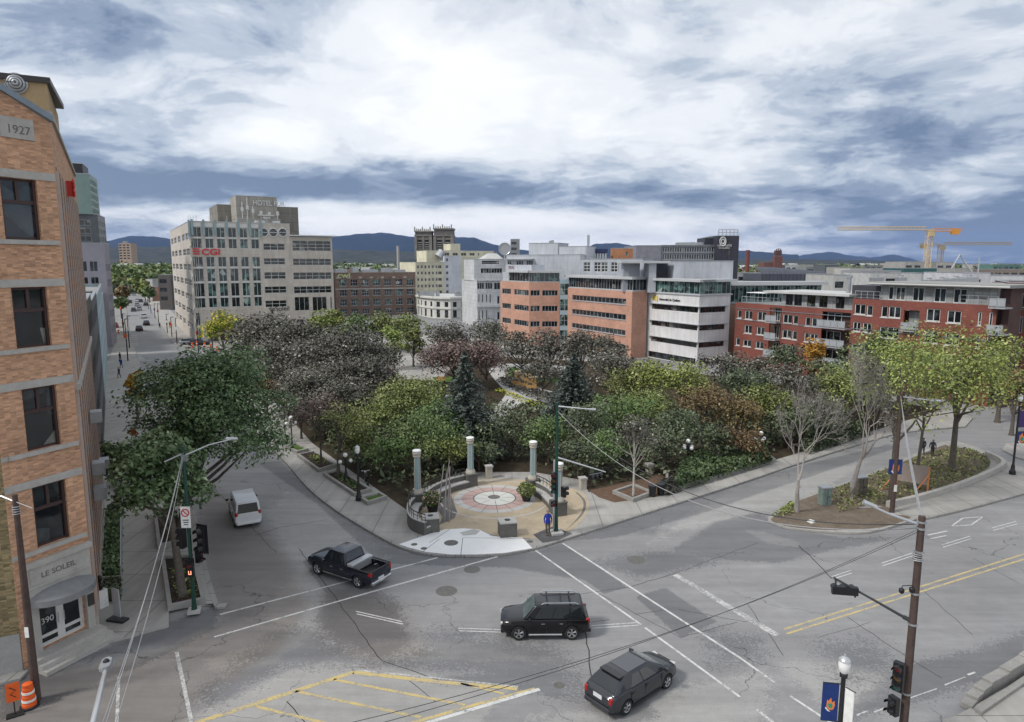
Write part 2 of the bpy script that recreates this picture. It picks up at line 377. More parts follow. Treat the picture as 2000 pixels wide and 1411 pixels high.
m_kerb=mat_panel('kerb_stone',(.33,.32,.30),1.6,3,.03,.5,.85,.06)
def soil(name,c1,c2,lf=(.30,.22,.12),amt=.62):
    t=NT(name); a=t.noise(1.2,6,.7); c=t.ramp(a,[(.3,c1),(.7,c2)])
    v=t.n('ShaderNodeTexVoronoi',Scale=7.0,Randomness=1.0); t.L.new(t.tc.outputs['Object'],v.inputs['Vector'])
    sp=t.math('MULTIPLY',t.ramp(v.outputs['Distance'],[(.16,1.),(.22,0.)]),t.ramp(t.noise(.6,4,.6),[(amt-.08,0.),(amt,1.)]))
    c=t.mix(sp,c,lf); t.bump(t.noise(9,5,.7),.6,.05); return t.fin(c,.95,0.0,.1)
m_soil=soil('park_soil',(.035,.028,.02),(.075,.06,.04))
m_bed=soil('bed_soil',(.028,.022,.018),(.06,.045,.035),(.25,.23,.17),.5)
m_earth=soil('bare_earth',(.125,.098,.075),(.19,.155,.12),(.32,.28,.22),.52)
m_litter=soil('leaf_litter',(.10,.065,.045),(.17,.11,.08),(.30,.19,.13),.42)
m_grass=mat('lawn_grass',(.075,.13,.03),.95,0,.3,2,8,.1,.6)
def slab(name,pts,z=.15,m=m_walk,kerb=.28):
    sheet(name,pts,z,m,thick=z+.3)
    # granite kerb along the outline, 5 mm proud of the slab
    a=sum(pts[i][0]*pts[(i+1)%len(pts)][1]-pts[(i+1)%len(pts)][0]*pts[i][1] for i in range(len(pts)))
    return a
def kerbline(pts,w=.22,z=.155,m=m_kerb,name='kerb',out=.02):
    b=MB(); V=[Vector(p) for p in pts]; n=len(V); L=[];Rr=[]
    for i in range(n):
        d=(V[min(i+1,n-1)]-V[max(i-1,0)]).normalized(); nn=Vector((-d.y,d.x)); L.append(V[i]+nn*w); Rr.append(V[i]-nn*out)
    vs=[(p.x,p.y,z) for p in L]+[(p.x,p.y,z) for p in Rr]+[(p.x,p.y,-.05) for p in Rr]+[(p.x,p.y,-.05) for p in L]
    fs=[]
    for i in range(n-1): fs+=[(i+1,i,n+i,n+i+1),(n+i+1,n+i,2*n+i,2*n+i+1),(i,i+1,3*n+i+1,3*n+i)]
    b.add(vs,fs); o=b.build(name,m); T(o,kind='structure'); return o
def smooth(pts,k=6):
    """Catmull-Rom through 2-D points"""
    V=[Vector(p) for p in pts]; out=[]
    for i in range(len(V)-1):
        p0=V[max(i-1,0)];p1=V[i];p2=V[i+1];p3=V[min(i+2,len(V)-1)]
        for j in range(k):
            t=j/k; out.append(.5*((2*p1)+(-p0+p2)*t+(2*p0-5*p1+4*p2-p3)*t*t+(-p0+3*p1-3*p2+p3)*t**3))
    out.append(V[-1]); return [tuple(v) for v in out]
KP=smooth(G((400,748),(480,825),(548,893),(600,952),(650,993),(700,1025),(750,1054),(785,1071),(830,1082),(880,1086),(940,1086),(1000,1081),(1050,1071),(1100,1055),(1160,1036),(1250,1007),(1350,975),(1450,943),(1550,909),(1650,877),(1760,846),(1885,834),z=.08),5)
PARK=KP+G((1900,818),(1860,800),(1560,752),(1330,722),(1180,705),(900,690),(560,692),(420,715))
sheet('sidewalk',PARK,.15,m_walk,thick=.4); kerbline(KP,.24,.156)
# inner kerb joint line
m_joint=mat('joint_dark',(.05,.048,.045),.9)
m_tan=mat('tan_concrete',(.43,.355,.255),.85,0,.14,.5,5,.2)
m_white=mat('new_concrete',(.80,.80,.79),.75,0,.04,.8,8,.2)
m_pink=mat('pink_concrete',(.46,.33,.30),.8,0,.07,.8,8,.2)
m_lgray=mat('pale_concrete',(.47,.46,.44),.8,0,.08,.8,8,.2)
m_dgray=mat('dark_concrete',(.16,.155,.15),.8,0,.1,.8,8,.2)
m_pale=mat('cream_terrazzo',(.58,.58,.54),.75,0,.07,.8,8,.2)
park_in=G((795,1000),(690,926),(610,868),(540,790),(470,730),(560,700),(900,694),(1180,709),(1330,727),(1560,757),(1840,802),(1660,858),(1500,905),(1340,958),(1290,935),(1150,965),(1135,940),(1040,925),(900,925),(820,960))
sheet('park_ground',park_in,.158,m_soil)
sheet('paved_park_path',G((935,842),(990,770),(965,742),(950,722),(975,712),(1060,712),(1120,720),(1090,726),(1010,722),(985,735),(1010,752),(1200,792),(1190,806),(1040,784),(1000,800),(985,850)),.164,m_lgray)
sheet('park_clearing',G((700,700),(760,690),(850,700),(880,720),(860,745),(740,740)),.164,m_walk)
sheet('lawn',G((1020,724),(1070,740),(1120,738),(1085,750),(1040,748),(1000,735)),.170,m_grass)
sheet('lawn',G((845,738),(885,738),(885,748),(850,748)),.170,m_grass)
# leaf litter near the right hand sidewalk
sheet('leaf_litter_ground',G((1150,962),(1290,930),(1310,945),(1335,962),(1290,972),(1200,985),(1170,975)),.162,m_litter)
PC=g(966,973,.15)
plaza=smooth(G((836,1040),(797,1010),(806,978),(830,962),(880,948),(930,938),(1000,936),(1050,940),(1100,950),(1138,962),(1151,986),(1142,1010),(1112,1038),(1080,1046),(1050,1052),(1012,1050),(965,1045),(935,1036),(905,1034),(866,1037),z=.15)+[g(836,1040,.15)],4)[:-1]
sheet('plaza',plaza,.160,m_tan)
sheet('plaza_joint',smooth(G((1128,962),(1144,980),(1138,1005),(1105,1036),z=.15),6)+smooth(G((1105,1036),(1134,1004),(1139,980),(1124,962),z=.15),6),.165,m_dgray)
def disc(r,z,m,name='plaza_paving',r2=0,c=PC,n=72,a0=0,a1=2*math.pi):
    b=MB(); 
    for i in range(n):
        a=a0+(a1-a0)*i/n; e=a0+(a1-a0)*(i+1)/n
        q=[(c[0]+R_*math.cos(x),c[1]+R_*math.sin(x),z) for R_,x in ((r2,a),(r,a),(r,e),(r2,e))]
        b.add(q if r2>0 else q[1:3]+[(c[0],c[1],z)],[(0,1,2,3)] if r2>0 else [(0,1,2)])
    o=b.build(name,m); T(o,kind='structure')
disc(4.35,.164,m_lgray,r2=4.2); disc(3.2,.166,m_lgray,r2=2.6); disc(2.6,.166,m_pink,r2=1.72); disc(1.72,.166,m_dgray,r2=1.6); disc(1.6,.166,m_pale)
disc(.48,.170,m_dgray,'drain_cover',c=(PC[0]-.05,PC[1]+.25),n=32)
b=MB()
for i in range(16):
    a=2*math.pi*i/16+.1
    for r0,r1 in ((1.75,3.2),(.55,1.6)):
        if r0<1 and i%2: continue
        dx,dy=math.cos(a),math.sin(a); nx_,ny_=-dy*.016,dx*.016
        b.add([(PC[0]+dx*r0-nx_,PC[1]+dy*r0-ny_,.170),(PC[0]+dx*r1-nx_,PC[1]+dy*r1-ny_,.170),(PC[0]+dx*r1+nx_,PC[1]+dy*r1+ny_,.170),(PC[0]+dx*r0+nx_,PC[1]+dy*r0+ny_,.170)],[(0,1,2,3)])
T(b.build('plaza_joints',m_joint),kind='structure')
apron=G((779,1063),(838,1043),(868,1034),(905,1032),(935,1034),(962,1047),(1012,1050),(1020,1050),(1040,1071),(985,1080),(930,1083),(880,1083),(832,1078),(800,1070),z=.16)
sheet('concrete_apron',apron,.168,m_white)
b=MB()
for (x0,y0),(x1,y1) in (((904,1050),(900,1083)),((858,1053),(826,1077)),((878,1034),(838,1060)),((955,1045),(1005,1052)),((905,1050),(1035,1052))):
    p=Vector(g(x0,y0,.17)); q=Vector(g(x1,y1,.17)); n_=(q-p).normalized(); n_=Vector((-n_.y,n_.x))*.02
    b.add([(*(p-n_),.1715),(*(q-n_),.1715),(*(q+n_),.1715),(*(p+n_),.1715)],[(0,1,2,3)])
T(b.build('apron_joints',m_dgray),kind='structure')
sheet('apron_patch',G((898,1040),(925,1033),(938,1036),(930,1044),(905,1046),z=.17),.173,m_lgray)
sheet('corner_asphalt_patch',G((1041,1044),(1080,1028),(1118,1042),(1090,1055),(1060,1060),z=.16),.166,mat('patch_asphalt',(.10,.10,.10),.85,0,.3,1.5,8,.2))
sheet('wet_soil_patch',G((856,1026),(864,1010),(850,985),(838,975),(880,965),(893,1000),(888,1012),z=.16),.163,m_dgray)
# planters beside the sidewalks: low concrete frames with soil
m_frame=mat('planter_concrete',(.30,.29,.27),.85,0,.15,1.5,6,.2)
def frame_bed(pts,m,label,w=.22,h=.30,z=.15,grp='raised planting beds in the pavement',fill='planting_soil'):
    c=(sum(p[0] for p in pts)/len(pts),sum(p[1] for p in pts)/len(pts))
    r=empty('planter',(c[0],c[1],z),0,label,'planter',grp)
    a=sum(pts[i][0]*pts[(i+1)%len(pts)][1]-pts[(i+1)%len(pts)][0]*pts[i][1] for i in range(len(pts)))
    if a<0: pts=pts[::-1]
    V=[Vector(p) for p in pts]; n=len(V); I=[]
    for i in range(n):
        e0=(V[i]-V[i-1]).normalized(); e1=(V[(i+1)%n]-V[i]).normalized(); n0=Vector((-e0.y,e0.x)); n1=Vector((-e1.y,e1.x)); bi=(n0+n1); bi/=max(.3,bi.dot(n0)); I.append(V[i]+bi*w)
    b=MB(); z0,z1=z-.02,z+h
    vs=[(p.x,p.y,zz) for zz,S in ((z0,V),(z1,V),(z1,I),(z+h*.45,I)) for p in S]; fs=[]
    for i in range(n):
        j=(i+1)%n
        for k in range(3): fs.append((k*n+i,k*n+j,(k+1)*n+j,(k+1)*n+i))
    b.add(vs,fs); b.build('frame',m_frame,r)
    b=MB(); b.add([(p.x,p.y,z+h*.5) for p in I],[tuple(range(n))]); b.build(fill,m,r)
    return r
frame_bed(G((580,895),(622,926),(658,915),(616,888)),m_bed,'long concrete framed bed with weeds around two slim purple trees')
frame_bed(G((631,933),(692,974),(726,964),(665,925)),m_bed,'long concrete framed bed around the forked tree beside a lamp post')
frame_bed(G((703,981),(718,991),(757,979),(742,970)),m_grass,'small concrete framed bed of grass nearest the round plaza')
frame_bed(G((556,878),(580,890),(603,884),(580,872)),m_grass,'short grassy concrete bed farthest along the left pavement')
frame_bed(G((1196,968),(1236,985),(1276,970),(1238,954)),m_litter,'square concrete frame of leaf litter around a slim tree')
m_hedgebed=m_bed
frame_bed(G((1300,966),(1335,958),(1515,905),(1500,893),(1300,930)),m_bed,'long low walled bed filled by a clipped hedge')
# left side pavement
LS=smooth(G((436,1183),(425,1180),(397,1085),(383,1010),(360,930),(330,850),(300,770),(270,700),(256,660)),4)
LW=G((436,1183),(400,1184),(330,1192),(330,1226),(200,1262),(60,1310),(40,1330),(0,1340),(-200,1345),(-200,1200),(60,1050),(150,800),(214,700),(230,655))
sheet('sidewalk',LS[::-1]+LW,.14,m_walk,thick=.4); kerbline(LS[::-1][::-1],.24,.15)
frame_bed(G((300,1006),(308,1072),(362,1058),(352,1000),z=.2),m_bed,'concrete bed behind the no entry pole near the big tree')
frame_bed(G((314,1092),(328,1192),(402,1176),(380,1088),z=.2),m_bed,'concrete bed around the big tree trunk at the left corner')
frame_bed(G((203,1000),(196,1133),(238,1130),(240,1005),z=.2),mat('bed_greens',(.07,.10,.035),.95,0,.35,4,6,.1,.8),'green planted bed against the brick building side',.10,.22)
# traffic island on the right
ISL=smooth(G((1500,1012),(1560,975),(1700,925),(1830,868),(1850,862),(1893,868),(1950,893),(2020,920),z=.08),4)+G((2060,950),z=.08)+smooth(G((2010,962),(1900,992),(1810,1013),(1790,1015),(1700,1040),(1620,1040),(1540,1032),(1500,1018),z=.08),4)
sheet('traffic_island',ISL,.145,m_walk,thick=.4)
sheet('bare_earth_ground',smooth(G((1505,1014),(1560,978),(1700,928),(1835,872),(1855,872),(1905,880),(1935,902),(1910,925),(1830,958),(1760,985),(1740,1003),(1780,1010),(1720,1030),(1620,1035),(1540,1028),(1508,1018),z=.15),3),.152,m_earth)
kerbline(smooth(G((1500,1012),(1560,975),(1700,925),(1830,868),(1850,862),(1893,868),(1950,893),(2020,920),z=.08),4)[::-1],.2,.150)
kerbline(smooth(G((2010,962),(1900,992),(1810,1013),(1790,1015),z=.08),4)[::-1],.2,.150)
# pavements on the far right and lower right
sheet('sidewalk',G((1867,812),(1980,790),(2100,765),(2100,740),(1820,780)),.14,m_walk,thick=.4)
sheet('sidewalk',G((1957,880),(1985,895),(2100,925),(2100,855),(1965,868)),.14,m_walk,thick=.4)
sheet('sidewalk',G((1842,1411),(1866,1404),(1895,1388),(1998,1330),(2100,1290),(2100,1600),(1800,1600)),.14,m_walk,thick=.4)
# far pavements and the cross street
m_frame2=mat('far_pavement',(.26,.25,.235),.9,0,.2,.6,8,.2)
sheet('sidewalk',G((340,672),(319,641),(275,571),(300,571),(375,650),(395,668),(650,668),(820,650),(1000,668),(1000,680),(560,684),(400,684)),.12,m_walk,thick=.3)
sheet('sidewalk',G((255,668),(247,600),(242,571),(225,571),(215,668)),.12,m_frame2,thick=.3)
# ---------------------------------------------------------------- road markings
def paint(name,c,wear=.5):
    t=NT(name); f=t.math('ADD',t.math('MULTIPLY',t.noise(7,5,.75),.6),t.math('MULTIPLY',t.noise(1.1,4,.7),.4))
    k=t.ramp(f,[(wear-.06,1.),(wear+.05,0.)]); return t.fin(t.mix(k,ASPH,c),.7,0.0,.3)
m_pw=paint('white_road_paint',(.60,.60,.58),.555); m_pwo=paint('worn_white_paint',(.55,.55,.53),.49); m_py=paint('yellow_road_paint',(.55,.43,.18),.535)
def strips(name,segs,m,z=.005,jag=0.0):
    b=MB()
    for sg in segs:
        (p,q,w)=sg; p=Vector(p) if abs(p[0])<0 else Vector(g(*p)); q=Vector(g(*q)); d=q-p; L=d.length; d/=L; n=Vector((-d.y,d.x))
        k=max(1,int(L/(.5 if jag else 2)))
        off=[ (random.uniform(-jag,jag) if 0<i<k else 0) for i in range(k+1)]
        for i in range(k):
            a=p+d*(L*i/k)+n*off[i]; e=p+d*(L*(i+1)/k)+n*off[i+1]
            b.add([(*(a-n*w/2),z),(*(e-n*w/2),z),(*(e+n*w/2),z),(*(a+n*w/2),z)],[(0,1,2,3)])
    T(b.build(name,m),kind='structure')
strips('road_marking',[((430,1200),(855,1089),.13),((418,1244),(690,1166),.13),((690,1166),(972,1087),.15),
 ((1046,1075),(1252,1220),.13),((1260,1226),(1445,1361),.13),((1478,1386),(1515,1415),.13),((1099,1061),(1450,1288),.14),((1450,1288),(1513,1333),.12),((1543,1359),(1625,1413),.12)],m_pw)
strips('road_marking',[((1318,1122),(1518,1241),.42),((345,1273),(375,1415),.16),((232,1322),(228,1415),.13)],m_pwo,.0055)
dd=[]
for a,b_ in (((895,1227),(985,1230)),((1155,1222),(1245,1216)),((1938,1031),(1985,1018)),((1840,1064),(1895,1047)),((1722,1100),(1782,1080)),((1625,1126),(1662,1114)),((695,1194),(785,1214))):
    dd+=[(a,b_,.07),((a[0]+2,a[1]+5),(b_[0]+2,b_[1]+5),.07)]
dia=[(1858,1028),(1880,1012),(1920,1009),(1897,1025)]
dd+=[(dia[i],dia[(i+1)%4],.10) for i in range(4)]
dd+=[((1812,1045),(1850,1037),.12),((1818,1052),(1848,1046),.10),((1673,1397),(1695,1388),.07),((1707,1391),(1727,1383),.07),((1775,1364),(1830,1345),.05),((1845,1338),(1885,1322),.05),((1890,1318),(1905,1313),.1)]
strips('lane_marking',dd,m_pw,.005)
strips('yellow_centre_line',[((1532,1229),(2010,1079),.13),((1536,1238),(2010,1089),.13)],m_py,.005)
strips('yellow_hatching',[((370,1416),(690,1313),.26),((690,1313),(860,1332),.26),((860,1332),(1010,1345),.24),((1045,1345),(930,1376),.18),((930,1376),(790,1416),.18),
 ((652,1327),(908,1377),.16),((577,1350),(822,1401),.16),((497,1379),(650,1416),.16),((900,1335),(985,1355),.12)],m_py,.0055)
strips('road_marking',[((1054,1346),(820,1416),.20)],m_pw,.0065)
strips('road_marking',[((698,1309),(1012,1341),.10)],m_pwo,.0065)
# cracks and saw-cut joints in the asphalt
m_crack=mat('crack_dark',(.03,.03,.03),.95)
strips('road_cracks',[((584,1072),(745,1290),.04),((1225,1147),(1318,1120),.04),((1318,1120),(1480,1060),.03),((1325,1190),(1460,1215),.03),((745,1290),(860,1330),.04),
 ((1460,1180),(1530,1280),.03),((1655,1205),(1760,1275),.035),((1760,1275),(1840,1325),.035),((1140,1195),(1155,1320),.05),((1155,1320),(1175,1375),.04),((1060,1225),(1190,1210),.03),
 ((1800,1150),(1900,1240),.03),((1900,1090),(1990,1140),.03),((560,1370),(600,1415),.04),((1100,1165),(1225,1147),.03),((1560,1065),(1625,1130),.06),((1625,1130),(1660,1150),.04),((500,1045),(545,1030),.05),((545,1030),(640,1015),.03),((380,915),(540,1080),.03),((800,1330),(850,1370),.03),((1170,1160),(1330,1245),.03),((1240,1200),(1300,1190),.03),((1330,1245),(1440,1215),.03),((1600,1245),(1700,1215),.02)],m_crack,.0045,.05)
# manhole covers
m_iron=mat('cast_iron',(.12,.115,.105),.6,0,.3,6,4,.5)
for px,py,r,z,lab in ((881,1060,.42,.172,'large iron manhole cover set in the white concrete apron'),(809,1063,.19,.172,'small iron cover at the left end of the white apron'),(828,1071,.19,.172,'small iron cover nearest the kerb on the white apron'),
    (872,1154,.55,.006,'worn round manhole cover in the road below the plaza'),(922,1112,.45,.006,'round manhole cover in the dark asphalt strip'),(1242,1093,.5,.006,'round manhole cover in the road right of the man'),
    (1092,1338,.22,.006,'small iron cover beside the grey hatchback'),(1035,1057,.18,.172,'rusty small cover between white apron and asphalt patch')):
    x,y=g(px,py,z); b=MB(); b.lathe((x,y,z-.003),[(r*1.12,0),(r*1.12,.004),(r,.005),(r*.97,.002),(r*.9,.002),(r*.88,.006),(.02,.006)],24)
    T(b.build('manhole_cover',m_iron),lab,'manhole cover','manhole covers')
# ================================================================ buildings
m_roof=mat('roof_gravel',(.30,.30,.29),.95,0,.12,.4,10,.1)
m_rooflight=mat('roof_membrane',(.50,.50,.49),.9,0,.12,.4,6,.1)
m_glass=mat_glass('window_glass')
m_gdark=mat_glass('dark_glass',(.010,.012,.014),(.035,.045,.05),.25,.05,(.16,.16,.15))
m_ggreen=mat_glass('green_glass',(.014,.032,.032),(.09,.17,.155),.34,.05,(.30,.38,.35))
m_fwhite=mat('white_frame',(.62,.62,.60),.5,0,.06)
m_fgrey=mat('grey_frame',(.36,.38,.40),.45,0,.08)
m_fdark=mat('dark_frame',(.05,.045,.045),.5,0,.1)
m_fbrown=mat('brown_frame',(.055,.03,.028),.5,0,.12)
m_metal=mat('galvanised_metal',(.45,.46,.47),.4,.7,.1)
m_darkmetal=mat('dark_metal',(.06,.062,.065),.45,.3,.15)
def fq(A,ang,s,z,t=0):
    d=dv(ang); return (A[0]+d[0]*s+d[1]*t,A[1]+d[1]*s-d[0]*t,z)
def facade(root,A,ang,L,z0,z1,ops,m_wall,depth=.2,name='wall',mr=None):
    """wall sheet with real openings and reveals; ops: (s0,s1,z0,z1)"""
    ops=[(max(.0,o[0]),min(L,o[1]),max(z0,o[2]),min(z1,o[3])) for o in ops]
    S=sorted(set([0,L]+[round(o[0],3) for o in ops]+[round(o[1],3) for o in ops]))
    Z=sorted(set([z0,z1]+[round(o[2],3) for o in ops]+[round(o[3],3) for o in ops]))
    b=MB()
    for i in range(len(S)-1):
        for j in range(len(Z)-1):
            if S[i+1]-S[i]<.002 or Z[j+1]-Z[j]<.002: continue
            sm,zm=(S[i]+S[i+1])/2,(Z[j]+Z[j+1])/2
            if any(o[0]<sm<o[1] and o[2]<zm<o[3] for o in ops): continue
            b.add([fq(A,ang,S[i],Z[j]),fq(A,ang,S[i+1],Z[j]),fq(A,ang,S[i+1],Z[j+1]),fq(A,ang,S[i],Z[j+1])],[(0,1,2,3)])
    for a,e,lo,hi in ops:
        q=[(a,lo),(e,lo),(e,hi),(a,hi)]
        for k in range(4):
            p,r=q[k],q[(k+1)%4]
            b.add([fq(A,ang,p[0],p[1]),fq(A,ang,p[0],p[1],-depth),fq(A,ang,r[0],r[1],-depth),fq(A,ang,r[0],r[1])],[(0,1,2,3)])
    return b.build(name,m_wall,root)
def window(root,A,ang,o,nx=1,ny=1,mf=None,mg=None,fw=.07,depth=.2,sill=None,name='window',tr=None):
    mf=mf or m_fgrey; mg=mg or m_glass
    s0,s1,z0,z1=o; t0,t1=-depth+.01,-depth+.08; b=MB()
    b.wallbox(A,ang,s0,s0+fw,z0,z1,t0,t1); b.wallbox(A,ang,s1-fw,s1,z0,z1,t0,t1)
    b.wallbox(A,ang,s0+fw,s1-fw,z0,z0+fw,t0,t1); b.wallbox(A,ang,s0+fw,s1-fw,z1-fw,z1,t0,t1)
    for i in range(1,nx):
        s=s0+(s1-s0)*i/nx; b.wallbox(A,ang,s-fw*.45,s+fw*.45,z0+fw,z1-fw,t0+.012,t1-.012)
    zs=[z0+(z1-z0)*j/ny for j in range(1,ny)] if tr is None else [z0+(z1-z0)*tr]
    for z in zs: b.wallbox(A,ang,s0+fw,s1-fw,z-fw*.45,z+fw*.45,t0+.006,t1-.006)
    if sill: b.wallbox(A,ang,s0-.08,s1+.08,z0-.12,z0-.002,-.05,sill)
    w=b.build(name,mf,root)
    p=MB(); p.add([fq(A,ang,s0,z0,-depth+.035),fq(A,ang,s1,z0,-depth+.035),fq(A,ang,s1,z1,-depth+.035),fq(A,ang,s0,z1,-depth+.035)],[(0,1,2,3)])
    po=p.build('pane',mg,None)
    # pane mesh is in world coordinates; bring it into the window's frame
    off=root.location
    for v in po.data.vertices: v.co-=off
    po.parent=w
    return w
def mass(root,A,ang,L,D,z0,z1,mw,front=(),left=(),right=(),mr=None,cop=None,par=.5,win=None,depth=.2,back=True,cw=.3):
    """rectangular building volume with parapet and roof; window specs (s0,s1,z0,z1,nx,ny[,glass])"""
    win=win or {}
    FR=mv(A,ang,L); BL=mv(A,ang-90,D); BR=mv(FR,ang-90,D)
    for (P,a,l,ops) in ((A,ang,L,front),(FR,ang-90,D,right),(BL,ang+90,D,left)):
        facade(root,P,a,l,z0,z1,[o[:4] for o in ops],mw,depth)
        for o in ops:
            k=dict(win)
            if len(o)>6: k['mg']=o[6]
            window(root,P,a,o[:4],o[4] if len(o)>4 else 2,o[5] if len(o)>5 else 1,depth=depth,**k)
    if back: facade(root,BR,ang+180,L,z0,z1,[],mw)
    b=MB(); rz=z1-par; b.add([(*p,rz) for p in (A,FR,BR,BL)],[(0,1,2,3)]); b.build('roof',mr or m_roof,root)
    c=MB(); e=.06
    c.wallbox(A,ang,-e,L+e,z1-.02,z1+.1,-cw,e); c.wallbox(BR,ang+180,-e,L+e,z1-.02,z1+.1,-cw,e)
    c.wallbox(FR,ang-90,cw,D-cw,z1-.02,z1+.1,-cw,e); c.wallbox(BL,ang+90,cw,D-cw,z1-.02,z1+.1,-cw,e)
    c.build('coping',cop or m_metal,root)
    return FR,BL,BR
def lettering(root,text,A,ang,s,z,size,m,t=.04,extr=.03,sx=1.0,bold=0.0,center=False,mirror=False):
    cu=bpy.data.curves.new('lettering','FONT'); cu.body=text; cu.size=size; cu.extrude=extr; cu.offset=bold
    if center: cu.align_x='CENTER'
    cu.materials.append(m); oc=bpy.data.objects.new('tmp_text',cu); me=bpy.data.meshes.new_from_object(oc); bpy.data.objects.remove(oc); bpy.data.curves.remove(cu); me.name='lettering'
    o=bpy.data.objects.new('lettering',me); COL.objects.link(o)
    d=dv(ang); n=(d[1],-d[0]); p=Vector(fq(A,ang,s,z,t))-root.location
    o.matrix_local=Matrix(((d[0]*sx,0,n[0],p.x),(d[1]*sx,0,n[1],p.y),(0,1,0,p.z),(0,0,0,1)))
    o.parent=root; return o
def bld(name,label,A,cat='building',group=None): return empty(name,(A[0],A[1],0),0,label,cat,group)
def pxs(A,ang,px,py): return pl(A,ang,px,py)[0]
def pz(A,ang,px,py): return pl(A,ang,px,py)[1]
def OP(A,ang,x0,y0,x1,y1,nx=2,ny=1,mg=None):
    """opening from the picture: top-left and bottom-right corners on the facade plane"""
    s0,z1=pl(A,ang,x0,y0); s1,z0=pl(A,ang,x1,y1); r=(s0,s1,z0,z1,nx,ny); return r if mg is None else r+(mg,)
# ---------------------------------------------------------------- brick building of 1927, left edge
m_b27=mat_brick('orange_brick',(.64,.34,.19),(.49,.25,.135),(.42,.34,.27),var=.6)
m_b27o=mat_brick('olive_brick',(.34,.26,.13),(.25,.19,.09),(.24,.20,.14),var=.85)
m_lime=mat('limestone_trim',(.42,.40,.37),.8,0,.12,1.5,6,.2,.1)
m_stucco=mat('tan_stucco',(.40,.29,.17),.9,0,.1,.6,6,.15)
m_slate=mat('bluegrey_flashing',(.22,.26,.30),.5,.3,.12)
C0=g(190,1240)
def brick1927():
    W=3.45; A=mv(C0,205,W); ang=25; r=bld('brick_building','orange brick corner office building dated 1927 with arched grey canopy over its door',A)
    zt=24.75; Wd=1.0
    rows=[]
    for (x0,y0,x1,y1) in ((5,345,76,466),(22,557,93,677),(42,752,109,876),(62,940,128,1062)):
        s0,z1=pl(A,ang,x0,y0); s1,z1b=pl(A,ang,x1,y0+12); _,z0=pl(A,ang,x0+6,y1+12); _,z0b=pl(A,ang,x1,y1)
        rows.append((1.12,2.62,(pl(A,ang,(x0+x1)/2,y1+2)[1]),(pl(A,ang,(x0+x1)/2,y0+4)[1])))
    door=(.82,3.0,.62,3.05)
    # chamfered corner front with gable
    facade(r,A,ang,W,0,zt,[x for x in rows]+[door],m_b27,.28)
    b=MB(); ap=(1.45,pz(A,ang,22,176)-.1)
    gq=[(-.0,zt+.55),(0,zt),(W,zt),(ap[0],ap[1])]
    ze=pz(A,ang,100,235)
    b.add([fq(A,ang,-2.2,zt-.001),fq(A,ang,W,zt),fq(A,ang,*ap),fq(A,ang,-2.2,ap[1]-2.2)][:0] or [fq(A,ang,0,zt),fq(A,ang,W,zt),fq(A,ang,ap[0],ap[1]),fq(A,ang,0,zt+.6)],[(0,1,2,3)])
    b.build('gable',m_b27,r)
    b=MB(); 
    p0=Vector(fq(A,ang,ap[0],ap[1],0)); p1=Vector(fq(A,ang,W+.1,zt+.02,0)); p2=Vector(fq(A,ang,-.1,zt+.62,0))
    for p,q in ((p2,p0),(p0,p1)):
        up=Vector((0,0,.28)); n_=Vector((dv(ang)[1],-dv(ang)[0],0))
        vs=[p-n_*.5,p+n_*.16,q+n_*.16,q-n_*.5]; b.add([*(tuple(v) for v in vs),*(tuple(v+up) for v in vs)],[(0,1,2,3),(4,7,6,5),(0,4,5,1),(1,5,6,2),(2,6,7,3),(3,7,4,0)])
    b.build('gable_coping',m_slate,r)
    for o in rows:
        w=window(r,A,ang,o,1,1,m_fbrown,m_gdark,.11,.28,None); 
        # transom with the two upper lights only: solid lower sash
        b=MB(); zz=o[2]+(o[3]-o[2])*.62; b.wallbox(A,ang,o[0]+.11,o[1]-.11,zz-.08,zz+.08,-.26,-.16)
        b.wallbox(A,ang,(o[0]+o[1])/2-.07,(o[0]+o[1])/2+.07,zz+.08,o[3]-.1,-.25,-.17); b.wallbox(A,ang,o[0],o[0]+.11,o[2],o[3],-.19,-.12); b.wallbox(A,ang,o[1]-.11,o[1],o[2],o[3],-.19,-.12)
        tb=b.build('sash',m_fbrown,r); tb.parent=w
        b=MB(); b.wallbox(A,ang,.0,W-.02,o[3]+.02,o[3]+.36,-.02,.05); b.wallbox(A,ang,.28,W-.1,o[2]-.2,o[2]-.003,-.1,.12); b.wallbox(A,ang,0,.28,o[2]-.2,o[2]-.003,-.02,.03)
        b.build('stone_band',m_lime,r)
    # plaque
    s0,z0=pl(A,ang,0,268); s1,z1=pl(A,ang,64,240)
    b=MB(); sR=pl(A,ang,64,250)[0]; b.wallbox(A,ang,sR-1.38,sR,z0+.05,z0+.92,-.02,.06); q=b.build('date_plaque',m_lime,r)
    m_cut=mat('carved_shadow',(.17,.16,.15),.9)
    lettering(r,'1927',A,ang,sR-.64,z0+.26,.50,m_cut,.062,.012,1.0,.0,True)
    # entrance
    b=MB(); b.wallbox(A,ang,.35,.82,.0,3.05,-.02,.14); b.wallbox(A,ang,3.0,3.36,0,3.05,-.02,.14); b.wallbox(A,ang,.35,3.36,3.05,4.75,-.02,.16)
    b.wallbox(A,ang,.25,3.44,4.75,4.98,-.02,.28); b.wallbox(A,ang,.55,.7,3.9,4.7,.16,.2); b.wallbox(A,ang,.45,3.3,3.75,3.86,.16,.22)
    b.build('door_surround',m_lime,r)
    lettering(r,'LE SOLEIL',A,ang,1.85,4.12,.36,m_cut,.165,.012,1.05,.004,True)
    b=MB(); d=dv(ang); n=(d[1],-d[0]); top=[];c=Vector(fq(A,ang,1.85,3.1,.16))
    pts=[]; K=14
